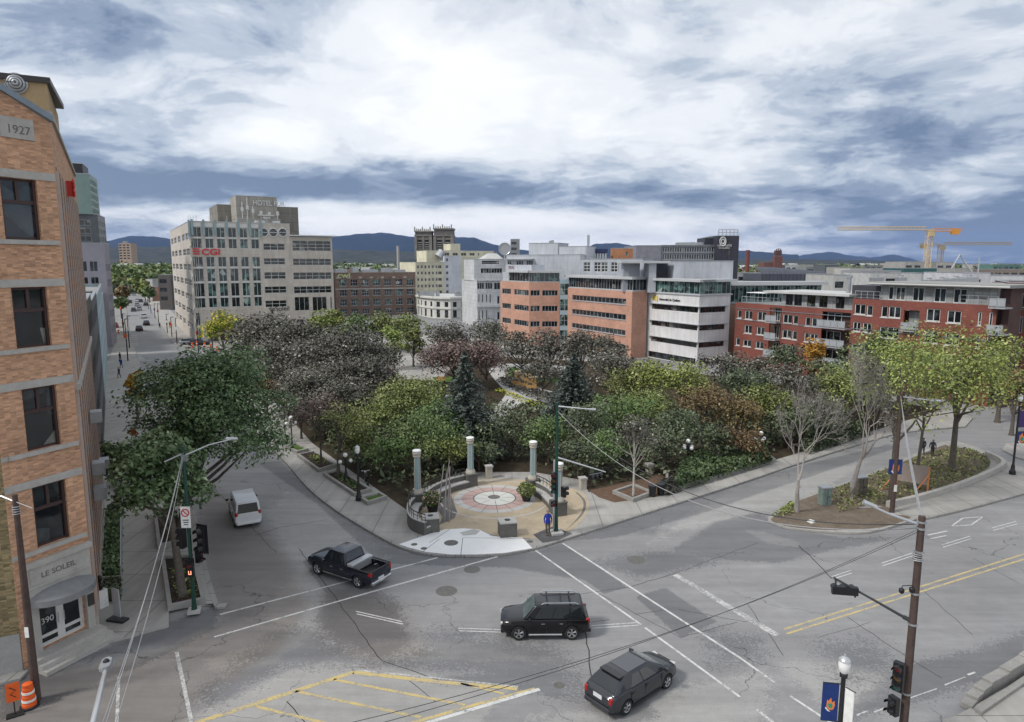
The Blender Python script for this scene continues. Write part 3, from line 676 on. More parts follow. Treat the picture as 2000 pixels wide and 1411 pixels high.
    for i in range(K+1):
        a=math.pi*i/K; pts.append(Vector((c.x+d[0]*-math.cos(a)*1.5+n[0]*math.sin(a)*1.25,c.y+d[1]*-math.cos(a)*1.5+n[1]*math.sin(a)*1.25,0)))
    vs=[(p.x,p.y,3.0) for p in pts]+[(p.x,p.y,3.3) for p in pts]+[(c.x+(p.x-c.x)*.55,c.y+(p.y-c.y)*.55,3.52) for p in pts]+[(c.x,c.y,3.58)]
    fs=[(i,i+1,K+1+i+1,K+1+i) for i in range(K)]+[(K+1+i,K+2+i,2*K+3+i,2*K+2+i) for i in range(K)]+[(2*K+2+i,2*K+3+i,3*K+3) for i in range(K)]+[tuple(range(K,-1,-1))]
    b.add(vs,fs); b.build('door_canopy',mat('canopy_lead',(.27,.275,.28),.55,.3,.15),r,smooth=40)
    for k in range(2):
        s0=.82+k*1.09; w=window(r,A,ang,(s0,s0+1.09,.62,3.05),1,1,m_fwhite,m_gdark,.17,.28,None,'door',tr=.2)
        b=MB(); hs=s0+(.95 if k==0 else .14); b.tube([fq(A,ang,hs,1.5,-.12),fq(A,ang,hs,2.0,-.12)],.02,6); h=b.build('handle',m_metal,r); h.parent=w
    lettering(r,'390',A,ang,1.02,1.72,.40,m_fwhite,-.20,.01)
    b=MB(); b.wallbox(A,ang,3.42,3.62,2.2,2.9,.03,.12) if False else b.wallbox(A,ang,3.05,3.35,1.75,2.35,.14,.2); b.build('menu_box',m_fdark,r)
    b=MB()
    for k,(t,z) in enumerate(((.75,.60),(1.05,.40),(1.35,.20))): b.wallbox(A,ang,.2,3.5+.1*k,.0 if k==2 else z-.25,z,.0,t-.001*k)
    b.build('steps',m_lime,r)
    # left wing, olive brick on a stone base
    a2=62; A2=mv(A,a2+180,16); L2=16
    facade(r,A2,a2,L2,1.9,zt-1.2,[],m_b27o)
    b=MB(); b.wallbox(A2,a2,0,L2-.02,0,1.9,-.3,.10); b.build('stone_base',mat('grey_base_stone',(.38,.375,.36),.85,0,.12,.8,6,.2),r)
    b=MB(); b.wallbox(A2,a2,L2-1.9,L2-1.2,1.9,zt-1.2,-.2,.25); b.build('pier',m_b27o,r)
    # side front along the street, ribbed with pale stone mullions
    a3=-30.2; L3=25.5; st=[(s,s+.95) for s in np.arange(1.3,24.0,2.3)]
    lv=[(1.3,4.2),(5.4,8.2),(9.4,12.1),(13.2,16.0),(17.1,19.9),(21.0,23.0)]
    ops=[(s0,s1,z0,z1) for s0,s1 in st for z0,z1 in lv]
    facade(r,C0,a3,L3,0,zt+.3,ops,m_b27,.25)
    n_=0
    for o in ops:
        if n_<85: window(r,C0,a3,o,1,2,m_fdark,m_gdark,.08,.25); n_+=1
    b=MB()
    for s0,s1 in st: b.wallbox(C0,a3,s0-.3,s0-.12,.9,zt-2,-.02,.13)
    b.build('mullion_ribs',mat('pale_ribs',(.47,.42,.39),.7,0,.08),r)
    b=MB()
    for s0,s1 in st: b.wallbox(C0,a3,s0+.45,s0+.58,1.3,zt-2,-.2,.12); b.wallbox(C0,a3,s1+.62,s1+.72,.9,zt-2,-.02,.11)
    b.build('dark_mullion',m_fbrown,r)
    b=MB()
    for s0,s1 in st: b.wallbox(C0,a3,s1+.12,s1+.3,.9,zt-2,-.02,.125)
    b.build('brick_pilaster',m_b27,r)
    b=MB(); b.wallbox(C0,a3,0,L3,zt+.3,zt+.5,-.4,.12); b.wallbox(C0,a3,0,L3,0,.9,0,.12); b.wallbox(C0,a3,.5,L3,12.4,12.7,.0,.22); b.build('cornice',m_lime,r)
    # ac boxes and fire stair bits seen low on the street side
    for s,z in ((9,9),(5,5.4),(6,6.6),(17,4)): 
        b=MB(); b.wallbox(C0,a3,s,s+.9,z,z+.65,.2,.8); b.build('wall_box',m_metal,r)
    b=MB(); z=22.8; c=Vector(fq(C0,a3,7.5,z,.45))
    for zz,rr in ((0,.24),(-.48,.19)):
        pts=[c+Vector((dv(a3)[0]*math.cos(t)*rr,dv(a3)[1]*math.cos(t)*rr,zz+math.sin(t)*rr)) for t in np.linspace(0,2*math.pi,20)]; b.tube(pts,.06,6)
    b.wallbox(C0,a3,7.42,7.52,z-.7,z+.15,.1,.4); b.build('round_red_sign',mat('red_sign_paint',(.55,.03,.02),.4,0,.1),r)
    # tan rooftop block with a round louvred vent
    Ab=mv(A,ang-90,1.2); P=mv(Ab,ang,pxs(Ab,ang,92,170)); zl=pz(P,62,91,152)-.25; 
    b=MB(); Q=mv(P,242,7); 
    facade(r,Q,62,7,zt-1.5,zl,[],m_stucco,name='rooftop_wall'); facade(r,P,-30.2,8,zt-1.5,zl,[],m_stucco,name='rooftop_wall')
    b.wallbox(Q,62,-.2,7.15,zl,zl+.25,-6,.15); b.build('rooftop_cap',m_fdark,r)
    s,z=pl(Q,62,31,163); c=fq(Q,62,s,z,.02); b=MB(); ax=Vector((dv(62)[1],-dv(62)[0],0))
    d=Vector((dv(62)[0],dv(62)[1],0))
    for i,(rr,t) in enumerate(((.42,.0),(.31,.07),(.2,.14),(.09,.2))):
        b.tube([Vector(c)+ax*(t+.03)+d*(math.cos(a)*rr)+Vector((0,0,math.sin(a)*rr)) for a in np.linspace(0,2*math.pi,24)],.055,6)
    b.tube([Vector(c)-ax*.02,Vector(c)+ax*.04],.45,20); b.build('round_vent',m_metal,r,smooth=40)
    BL=mv(C0,a3,L3)
    b=MB(); b.add([(*p,zt-.6) for p in (A2,A,C0,BL,mv(BL,242,18))],[(0,1,2,3,4)]); b.build('roof',m_roof,r)
    facade(r,mv(BL,242,14),62-180 if False else 242,.01,0,1,[],m_b27) if False else None
    b=MB(); b.wallbox(BL,242,0,14,0,zt,0,.2); b.build('rear_wall',m_b27,r)
brick1927()
# ---------------------------------------------------------------- left row beyond the brick building
m_black=mat('black_cladding',(.03,.03,.034),.5,0,.2); m_blue=mat('pale_blue_panel',(.36,.47,.52),.5,0,.06)
m_pgrey=mat('purple_grey_render',(.30,.29,.33),.8,0,.06,.3,4,.2)
def row_building(label,s0,s1,h,mw,mf,mg,grp=None,floors=4,D=14,bay=2.6,wh=1.7):
    A=mv(C0,-30.2,s0); L=s1-s0; r=bld('street_building',label,A,'building',grp)
    fl=h/floors; st=np.arange(.8,L-1.6,bay)
    ops=[(s,s+1.5,k*fl+.8,k*fl+.8+wh,2,1,mg) for s in st for k in range(floors)][:95]
    mass(r,mv(A,-120.2,D) if False else mv(A,239.8,D),59.8,D,L,0,h,mw,front=[(D-3.2,D-.8,k*fl+.9,k*fl+2.6,2,1,mg) for k in range(floors)],right=ops,win=dict(mf=mf,fw=.08))
    return r,A
row_building('narrow black clad building right behind the brick one',26.3,40,15.5,m_black,m_fgrey,m_gdark)
r_,A_=row_building('dark grey building with white framed bays between black and blue fronts',40.5,66,14.8,mat('bay_grey',(.085,.088,.095),.6,0,.2),m_fwhite,m_glass)
row_building('building with a long pale blue panelled front on the left street',66.5,120,14.3,m_blue,m_fwhite,m_ggreen,None,5,14,4.0)
row_building('pale far building at the end of the left street row',124,175,12,mat('far_pale',(.5,.5,.5),.7),m_fdark,m_gdark,None,4,12,3.2)
def glass_tower():
    x,y,_=at(188,500,150); N=(x,y); a=66; L=16; A=mv(N,a+180,L); r=bld('glass_tower','green glass tower block with black middle floors above a grey base',A)
    zz=lambda py: at(188,py,150)[2]
    zg0,zg1,zb=zz(418),zz(340),zz(475)
    mass(r,mv(N,a+180,14),a,15.6,9,0,zb,m_pgrey,mr=m_roof,front=[(s,s+1.5,z,z+2.2,2,1,m_gdark) for s in (10.6,12.6) for z in np.arange(3,zb-6,3.4)],right=[(s,s+1.6,z,z+1.6,2,1,m_gdark) for s in (1,3.6,6.2) for z in np.arange(3,zb-5,3.4)])
    gr=[(s,s+2.5,z,z+1.35,2,1,m_ggreen) for s in np.arange(.2,L-2.6,2.65) for z in np.arange(zg0+.15,zg1-1.2,1.55)]
    rt=[(s,s+2.4,z,z+1.35,2,1,m_ggreen) for s in np.arange(.2,9.5,2.55) for z in np.arange(zg0+.15,zg1-1.2,1.55)]
    mass(r,A,a,L,12,zg0,zg1,mat('tower_green_frame',(.20,.28,.26),.4,.2,.1),front=gr[::-1][:60],right=rt,win=dict(mf=mat('tower_mullion',(.42,.50,.48),.4),fw=.15),depth=.15)
    A3=mv(mv(A,a,.8),a-90,.8)
    bk=[(s,s+2.2,z,z+1.2,2,1,m_gdark) for s in np.arange(.3,L-2.2,2.4) for z in np.arange(zb+.4,zg0-1.2,1.7)]
    mass(r,A3,a,L,12,zb,zg0-.02,mat('tower_dark',(.10,.11,.12),.4,0,.2),front=bk,right=[(s,s+1.8,z,z+1.2,2,1,m_gdark) for s in (.4,3,6,9) for z in np.arange(zb+.4,zg0-1.2,1.7)],win=dict(mf=m_fgrey,fw=.06),depth=.1)
    x,y,_=at(130,330,152); s0=pxs(A,a,128,330); s1=pxs(A,a,160,330); P=mv(mv(A,a,s0),a-90,1)
    mass(r,P,a,s1-s0,8,zg1-.3,zz(319),m_black)
glass_tower()
# ---------------------------------------------------------------- stone office block with red lettering
m_cgi=mat_panel('beige_stone_panels',(.56,.51,.45),1.3,.85,.02,.72,.7,.04)
m_turq=mat('turquoise_metal',(.27,.36,.38),.4,.3,.15)
CG=g(385,672)
def office():
    a=59.8; A=CG; r=bld('office_building','beige stone office block with red lettering and tall window bays',A)
    zt=27.7; L=21.9
    cols=[(377,394),(400.5,417),(423.5,440),(446,462.5),(468.5,484),(490.5,506)]
    zr=[(pz(A,a,385,y1),pz(A,a,385,y0)) for y0,y1 in ((443.4,462.9),(465.2,484.7),(501,521.3),(524.4,550.2),(553.3,579.8),(582.1,601.6))]
    fr=[]
    for i,(x0,x1) in enumerate(cols):
        s0=pxs(A,a,x0,470); s1=pxs(A,a,x1,470)
        for z0,z1 in zr: fr.append((s0,s1,z0,z1,2,1,m_ggreen if i%3 else m_gdark))
    for (x0,y0,x1,y1) in ((514,475.3,556.5,488.6),(515,504,557.5,516.8),(516,531.4,558.5,544.6),(517,559.5,560,572),(518,587,560.5,599)): fr.append(OP(A,a,x0,y0,x1,y1,3,2,m_gdark))
    # corner glazed bay
    for z0,z1 in zr+[(4.2,7.2),(.3,3.6)]: fr.append((.12,1.0,z0,z1,2,1,m_ggreen))
    for k in range(6): fr.append((2.2+k*3.2,4.6+k*3.2,.3,4.6,2,1,m_gdark))
    sd=[]
    for k in range(7):
        for s in (2.5,12,24,36,47): sd.append((s,s+8,2.5+k*3.55,4.0+k*3.55,4,2,m_gdark))
    for k in range(7): sd.append((.15,1.6,2.2+k*3.5,4.8+k*3.5,2,1,m_ggreen))
    # street side runs back from the corner; it is the left wall here
    D=58
    mass(r,A,a,L,D,0,zt,m_cgi,front=fr,left=[(D-o[1],D-o[0],*o[2:]) for o in sd],win=dict(mf=m_fwhite,fw=.09),depth=.25,mr=m_roof)
    b=MB()
    for i in range(7):
        x=372+i*22.7+(0 if i<6 else -1); s=pxs(A,a,x+2.5,440); b.wallbox(A,a,s-.24,s+.24,zr[0][0]+.4,zt+.45,0,.3)
    b.wallbox(A,a,-.3,.1,zr[0][0],zt+.3,0,.3)
    b.build('turquoise_piers',m_turq,r)
    b=MB()
    for i,(x0,x1) in enumerate(cols):
        s0=pxs(A,a,x0,470); s1=pxs(A,a,x1,470)
        for k in (0,2,3,4): zz=(zr[k][0]+zr[k+1][1])/2; b.wallbox(A,a,s0,s1,zz-.16,zz+.16,0,.08)
        b.wallbox(A,a,s0,s1,zr[0][1]+.1,zr[0][1]+.95,0,.1)
    b.build('white_spandrel_bands',m_fwhite,r)
    m_red=mat('red_lettering',(.60,.04,.05),.4,0,.1)
    s=pxs(A,a,378,490); lettering(r,'CGI',A,a,s+1.6,24.2-3.9,1.9,m_red,.12,.12,1.25,.04)
    b=MB(); z=20.35
    for k in range(3): b.wallbox(A,a,s-.2+.0,s+1.2,z+k*.55,z+k*.55+.28,.05,.25)
    b.build('logo_bars',m_red,r)
    for x in (515,533.5,552):
        s,z=pl(A,a,x,454); c=Vector(fq(A,a,s,z,.02)); n=Vector((dv(a)[1],-dv(a)[0],0)); d=Vector((*dv(a),0))
        b=MB(); b.tube([c+n*.06+d*(math.cos(t)*1.0)+Vector((0,0,math.sin(t)*1.0)) for t in np.linspace(0,2*math.pi,28)],.13,6)
        b.tube([c+n*.08-d*.95,c+n*.08+d*.95],.08,4); w=b.build('round_window',m_fwhite,r)
        b=MB(); b.tube([c-n*.05,c+n*.03],1.0,28); p=b.build('pane',m_gdark,r); p.parent=w
    lettering(r,'leSoleil',A,a,pxs(A,a,528,606),7.0,1.6,mat('black_letters',(.02,.02,.02),.5),.05,.05)
    # right wing
    P=mv(mv(A,a,L),a-90,.02); L2=10.1; z2=24.6
    w2=[OP(P,a,570.5,469.5,646.5,490.5,5,3,m_gdark),OP(P,a,572,505,647,518,6,2,m_gdark),OP(P,a,572.5,532,648,545,6,2,m_glass),OP(P,a,574,559.5,648,571.5,6,2,m_glass)]
    w2+=[OP(P,a,575,580,605,606,3,1,m_gdark),OP(P,a,610,580,639,606,3,1,m_gdark),OP(P,a,645,580,649,606,1,1,m_gdark)]
    w2+=[(k*2.4+.6,k*2.4+2.3,.4,4.8,2,1,m_gdark) for k in range(4)]
    mass(r,P,a,L2,26,0,z2,m_cgi,front=w2,right=[(s,s+5,z,z+1.6,3,2,m_gdark) for s in (2,9,16) for z in (9,12.4,15.8,19.2)],win=dict(mf=m_fwhite,fw=.08),depth=.22)
    b=MB(); b.wallbox(P,a,-.0,L2+.7,z2+.25,z2+.5,-6,1.1); b.build('roof_canopy',m_fwhite,r)
    # antennas on the roof edge
    b=MB()
    for s in (-.0,.5,1.0,1.6,4.3,4.8,8.1,12.5): b.tube([fq(A,a,s,zt,-1),fq(A,a,s,zt+1.5,-1)],.05,5)
    c=Vector(fq(A,a,17.3,zt+1.3,-3)); b.lathe(c,[(.05,-.3),(.7,.0),(.95,.35),(.9,.35),(.6,.05)],14); b.tube([fq(A,a,17.3,zt-.4,-3),fq(A,a,17.3,zt+1.0,-3)],.08,5)
    for s in (14.5,16,18.5,19.5): b.wallbox(A,a,s,s+.7,zt-.4,zt+.7,-3,-2)
    b.build('roof_antennas',m_fwhite,r)
office()
def hotel():
    Y=214; a=59.8; m=mat_panel('concrete_hotel',(.36,.34,.30),2.4,3.0,.05,.6,.85,.08); mB=mat_panel('concrete_hotel_dark',(.24,.225,.195),6,2.9,.05,.6,.9,.08)
    P=at(425,420,Y+8)[:2]; r=bld('hotel_tower','grey concrete hotel tower with its name on the rooftop block',P)
    z=lambda x,y,Y_=Y: at(x,y,Y_)[2]
    L1=pxs(P,a,583,430); mass(r,P,a,L1,20,0,z(500,404,Y+18),mB)
    Q=at(462,400,Y)[:2]; L2=pxs(Q,a,546,400); zt=z(500,381)
    mass(r,Q,a,L2,16,0,zt-7.0,m,front=[(L2*.38,L2*.85,zt-13,zt-9.4,3,1,m_glass)]); mass(r,mv(Q,a-90,1),a,L2-.6,12,zt-6.9,zt,m)
    lettering(r,'HOTEL PUR',mv(Q,a-90,1),a,L2*.38,zt-2.7,2.15,m_fwhite,.15,.1,.86,.03)
    b=MB()
    for s,h in ((1.5,5),(3.0,6.4),(4.6,4),(7,2.6),(9.5,2.2),(12,2.6)):
        b.tube([fq(Q,a,s,zt-7,.2),fq(Q,a,s,zt-7+h,.2)],.12,5); b.wallbox(Q,a,s-.4,s+.4,zt-6.8+h*.4,zt-5.6+h*.4,.3,.6)
    b.wallbox(Q,a,6,11,zt-6,zt-5.6,.2,.5); b.build('antennas',m_fwhite,r)
hotel()
# ---------------------------------------------------------------- brown brick loft
m_bbr=mat_brick('brown_brick',(.25,.165,.125),(.19,.125,.095),(.2,.17,.14),.5,.2,.02,.5)
def loft():
    P=at(655,570,236)[:2]; a=66; r=bld('brick_loft','brown brick loft building with seven bays of large windows',P); L=pxs(P,a,812,560); zt=pz(P,a,730,532)
    fr=[]
    cx=[(671+i*21.9) for i in range(7)]
    for i,x in enumerate(cx):
        for (y0,y1,n) in ((545,558,3),(565,577,3),(583,596,3),(602,612,3)):
            y0+=0; fr.append((pxs(P,a,x-8,560),pxs(P,a,x+6,560),pz(P,a,730,y1),pz(P,a,730,y0),n,2,m_glass if (i*7+y1)%3 else m_ggreen))
    mass(r,P,a,L,30,0,zt,m_bbr,front=fr,win=dict(mf=m_fgrey,fw=.12,sill=.15),depth=.4,cop=m_lime)
    b=MB()
    for k in (563.5,): b.wallbox(P,a,0,L,pz(P,a,730,k)-.2,pz(P,a,730,k)+.15,0,.12)
    for i in range(8): s=pxs(P,a,660+i*21.9,560); b.wallbox(P,a,s-.5,s+.5,pz(P,a,730,543.5),pz(P,a,730,540),0,.2)
    b.build('stone_courses',m_lime,r)
    b=MB()
    for s,w,h in ((1,4,1.2),(7,2,1.8),(11,5,1.0),(18,3,1.5),(22,4,.9)): b.wallbox(P,a,s,s+w,zt-.5,zt+h,-8,-4)
    b.build('rooftop_units',m_metal,r)
    lettering(r,'cwi',P,a,pxs(P,a,659,541),zt-1.75,2.4,mat('yellow_green_letters',(.55,.60,.30),.5),.08,.06,1.35,.05)
loft()
# ---------------------------------------------------------------- twin towered grey stone church
m_gst=mat('dark_grey_stone',(.14,.13,.125),.9,0,.3,.8,6,.2)
def church():
    Y=330; r=bld('church','grey stone church with two square flat topped towers and arched louvres',at(848,500,Y)); a=90
    for x0,x1,yt in ((811,843,446),(848,885,441)):
        P=at(x0,480,Y)[:2]; L=at(x1,480,Y)[0]-P[0]; zt=at(x0,yt,Y)[2]; zz=lambda y: at(x0,y,Y)[2]
        b=MB(); b.wallbox(P,a,0,L,0,zt-1.2,-L,0); b.build('tower',m_gst,r)
        b=MB()
        for z,o in ((zt-1.2,.4),(zz(459),.35),(zz(466),.2)): b.wallbox(P,a,-o,L+o,z-.5,z+.1,-L-o,o)
        for k in range(9):
            s=-.3+k*(L+.0)/8.6; b.wallbox(P,a,s,s+.45,zt-1.1,zt-.2+(.9 if k in(0,8,4) else 0),-.5,.3)
        for k in (0,1): b.wallbox(P,a,-.3+k*(L-.9),.9+k*(L-.6),20,zz(462),0,.5)
        b.wallbox(P,a,L/2-.4,L/2+.4,20,zz(462),0,.4)
        b.build('stone_trim',mat('church_trim',(.22,.205,.19),.9,0,.25,.8,6,.2),r)
        for k in (0,1):
            s=L*(.28+.44*k); w=.95*L/8; b=MB(); zb,zz2=zz(508),zz(470)
            pts=[fq(P,a,s-w,zb,.06),fq(P,a,s+w,zb,.06)]+[fq(P,a,s+w*math.cos(t),zz2+w*math.sin(t),.06) for t in np.linspace(0,math.pi,9)]
            b.add(pts,[tuple(range(len(pts)))]); o=b.build('arched_opening',mat('louvre_dark',(.02,.02,.022),.8),r)
            b=MB()
            for q in range(9): z=zb+(zz2-zb)*q/9; b.wallbox(P,a,s-w,s+w,z,z+.28,.07,.3)
            lo=b.build('louvre',mat('louvre_pale',(.38,.37,.35),.8),r); lo.parent=o
    b=MB(); P=at(812,480,Y+2)[:2]; b.wallbox(P,a,0,20,0,18,-34,-2); b.build('nave',m_gst,r)
church()
# ---------------------------------------------------------------- cream apartment block and white curved building
m_cream=mat_panel('cream_panels',(.68,.64,.48),3,2.9,.03,.75,.8,.05); m_wht=mat_panel('white_render',(.60,.62,.66),30,2.9,.02,.9,.8,.03); m_whc=mat_panel('white_stone',(.66,.66,.62),2.2,.9,.02,.75,.8,.04)
def cream():
    Y=285; a=62; P=at(812,550,Y)[:2]; r=bld('apartment_block','cream and white stepped apartment block in front of the church',P)
    px=lambda x: pxs(P,a,x,540); pz_=lambda y: pz(P,a,870,y)
    rows=[(518,524),(530,536),(542.5,548.5),(555,561),(567,573),(579,585)]
    fr=[(px(815+i*7.2),px(818.8+i*7.2),pz_(y1),pz_(y0),2,1,m_gdark) for i in range(6) for y0,y1 in rows]
    fr+=[(px(856),px(863),pz_(y1),pz_(y0),2,1,m_gdark) for y0,y1 in rows]
    S1=px(868); mass(r,P,a,S1,20,0,pz_(512),m_cream,front=fr,win=dict(mf=m_fwhite,fw=.1))
    P2=mv(P,a,S1+.02); q=lambda x: pxs(P2,a,x,540)
    w=[(q(871),q(876),pz_(y1),pz_(y0),2,1,m_gdark) for y0,y1 in [(504,511)]+rows]
    L2=q(902); mass(r,P2,a,L2,24,0,pz_(500),m_wht,front=w,win=dict(mf=m_fwhite,fw=.1))
    P3=mv(P2,a,L2+.02); q3=lambda x: pxs(P3,a,x,540)
    w=[(q3(x),q3(x+7.5),pz_(y1),pz_(y0),2,1,m_gdark) for x in (907,918,931) for y0,y1 in [(506,513)]+rows+[(592,598)]]
    L3=q3(939); mass(r,P3,a,L3,24,0,pz_(502),m_cream,front=[o for o in w if o[1]<L3-.1],win=dict(mf=m_fwhite,fw=.1))
    # penthouses
    P4=mv(mv(P2,a,-6),a-90,5); mass(r,P4,a,pxs(P4,a,940,500)-1,12,pz_(512)-1,pz_(489),m_cream,front=[(8+k*4,10.5+k*4,pz_(499),pz_(493),2,1,m_gdark) for k in range(7)],win=dict(mf=m_fwhite,fw=.1))
    P5=at(880,485,Y+22)[:2]; mass(r,P5,a,pxs(P5,a,899,485),8,pz_(500),pz_(474),m_cream)
    b=MB(); c=at(856,502,Y+8); b.tube([c,(c[0]+1.6,c[1]+1,c[2]+2.4)],[1.8,1.6],12); b.build('roof_duct',m_metal,r)
cream()
def curved():
    Y=226; r=bld('curved_building','low white stone building with a curved cornice and tall windows',at(870,600,Y))
    pts=[at(x,600,y)[:2] for x,y in ((815,244),(826,236),(848,229),(880,226),(930,231))]
    z=lambda y: at(870,y,Y)[2]
    for i in range(4):
        A,Bq=pts[i],pts[i+1]; L=math.dist(A,Bq); a=math.degrees(math.atan2(Bq[0]-A[0],Bq[1]-A[1]))
        n=max(1,int(L/3.2)); ops=[]
        for k in range(n):
            s=(k+.5)*L/n; ops+= [(s-.7,s+.7,z(600),z(590)),(s-.7,s+.7,z(621),z(606))]
        facade(r,A,a,L,0,z(580),ops,m_whc,.25)
        for o in ops: window(r,A,a,o,2,1,m_fdark,m_gdark,.12,.25)
        b=MB(); b.wallbox(A,a,-.25,L+.25,z(584),z(581),0,.7-.01*i); b.wallbox(A,a,0,L,z(604),z(602.5),0,.3-.01*i); b.build('cornice',m_whc,r)
    lettering(r,'BIBLIOTHEQUE',pts[3],math.degrees(math.atan2(pts[4][0]-pts[3][0],pts[4][1]-pts[3][1])),1.2,z(604)+.0,.8,mat('grey_letters',(.12,.12,.12),.6),.35,.05) if False else None
    b=MB(); Q=pts+[(pts[4][0]-8,pts[4][1]+24),(pts[0][0]-6,pts[0][1]+22)]; b.add([(*p,z(580)-.3) for p in Q],[tuple(range(len(Q)))]); b.build('roof',m_rooflight,r)
    b=MB()
    for k,(x,w_) in enumerate(((825,5),(835,3),(842,4),(855,2),(893,3),(905,6),(915,3))):
        c=at(x,578,Y+12); b.box((c[0],c[1],z(580)+.5),(w_*.5,2,1.8),.3)
    b.build('rooftop_units',m_metal,r)
curved()
m_gst2=mat_panel('grey_white_stone',(.58,.59,.60),1.8,1.1,.03,.7,.75,.05)
def ornate():
    Y=196; a=72; P=at(932,600,Y)[:2]; r=bld('stone_building','light grey stone building with bay windows and pyramid skylight',P)
    z=lambda y: at(955,y,Y-4)[2]; px=lambda x: pxs(P,a,x,560); L=px(979)
    fr=[(px(x0),px(x1),z(y1),z(y0),n,1,m_gdark) for x0,x1,y0,y1,n in ((932,946,553,566,3),(948,962,553,566,3),(965,977,553,567,2),(934,937,576,592,1),(941,944,576,593,1),(949,952,576,593,1),(956,959,576,594,1),(971,976,580,596,1),(934,937,608,628,1),(941,944,608,628,1),(949,952,608,628,1),(971,976,612,628,1))]
    mass(r,P,a,L,18,0,z(549),m_gst2,front=fr,win=dict(mf=m_fwhite,fw=.1),cop=m_fwhite)
    b=MB(); b.wallbox(P,a,-.3,L+.3,z(602),z(598),0,.7); b.wallbox(P,a,-.3,L+.3,z(549),z(547),-.3,.6); b.build('cornice',m_gst2,r)
    P2=mv(P,a-90,3); 
    q=lambda x: pxs(P2,a,x,530); z2=lambda y: at(955,y,Y-1)[2]
    mass(r,P2,a,q(994),12,z(549)-.3,z2(506),m_gst2,front=[(q(939),q(981),z2(534),z2(524),8,1,m_gdark),(q(941),q(975),z2(516),z2(509),1,2,m_glass)],win=dict(mf=m_fwhite,fw=.08),mr=m_rooflight)
    c0=[fq(P2,a,q(948),z2(506),-1),fq(P2,a,q(986),z2(506),-1),fq(P2,a,q(986),z2(506),-9),fq(P2,a,q(948),z2(506),-9)]; tp=[fq(P2,a,q(960),z2(494),-4),fq(P2,a,q(978),z2(494),-4)]
    b=MB(); b.add(c0+tp,[(0,1,5,4),(1,2,5),(2,3,4,5),(3,0,4)]); b.build('pyramid_skylight',m_rooflight,r)
    c=Vector(at(986,486,Y+4)); b=MB(); b.tube([c+Vector((1.7*math.cos(t),0,1.7*math.sin(t))) for t in np.linspace(0,2*math.pi,20)],.16,5)
    b.tube([c+Vector((0,.1,0)),c+Vector((0,.5,0))],[1.6,.6],16); b.tube([c-Vector((0,0,1.6)),c-Vector((.4,0,5))],.2,5); b.build('satellite_dish',m_metal,r)
ornate()
# ---------------------------------------------------------------- university buildings
m_salm=mat_brick('salmon_brick',(.56,.31,.225),(.51,.27,.195),(.46,.32,.25),.4,.1,.008,.25)
m_ulgrey=mat_panel('light_grey_metal',(.47,.49,.53),3.4,5,.03,.6,.5,.03); m_ugrey=mat_panel('grey_ribbed_metal',(.36,.38,.42),2.2,.5,.02,.8,.5,.03)
m_uwhite=mat_panel('white_precast',(.70,.69,.69),6.5,3.1,.025,.8,.75,.02)
m_fascia=mat('fascia_metal',(.50,.51,.52),.5,.1,.06)
def band(r,A,ang,L,z0,z1,n,mg=m_glass,over=.7,over2=.5,e0=0,e1=0):
    """continuous glazed storey with a projecting roof edge"""
    w=window(r,A,ang,(0.02,L-.02,z0,z1),n,1,m_fgrey,mg,.09,.12,None,'glazed_band')
    b=MB(); b.wallbox(A,ang,-e0,L+e1,z1,z1+over2,-3,over); b.build('roof_edge',m_fascia,r)
    b=MB(); b.wallbox(A,ang,-e0*.4,L+e1*.4,z0-.22,z0,-.3,.22); b.build('sill_band',m_fascia,r)
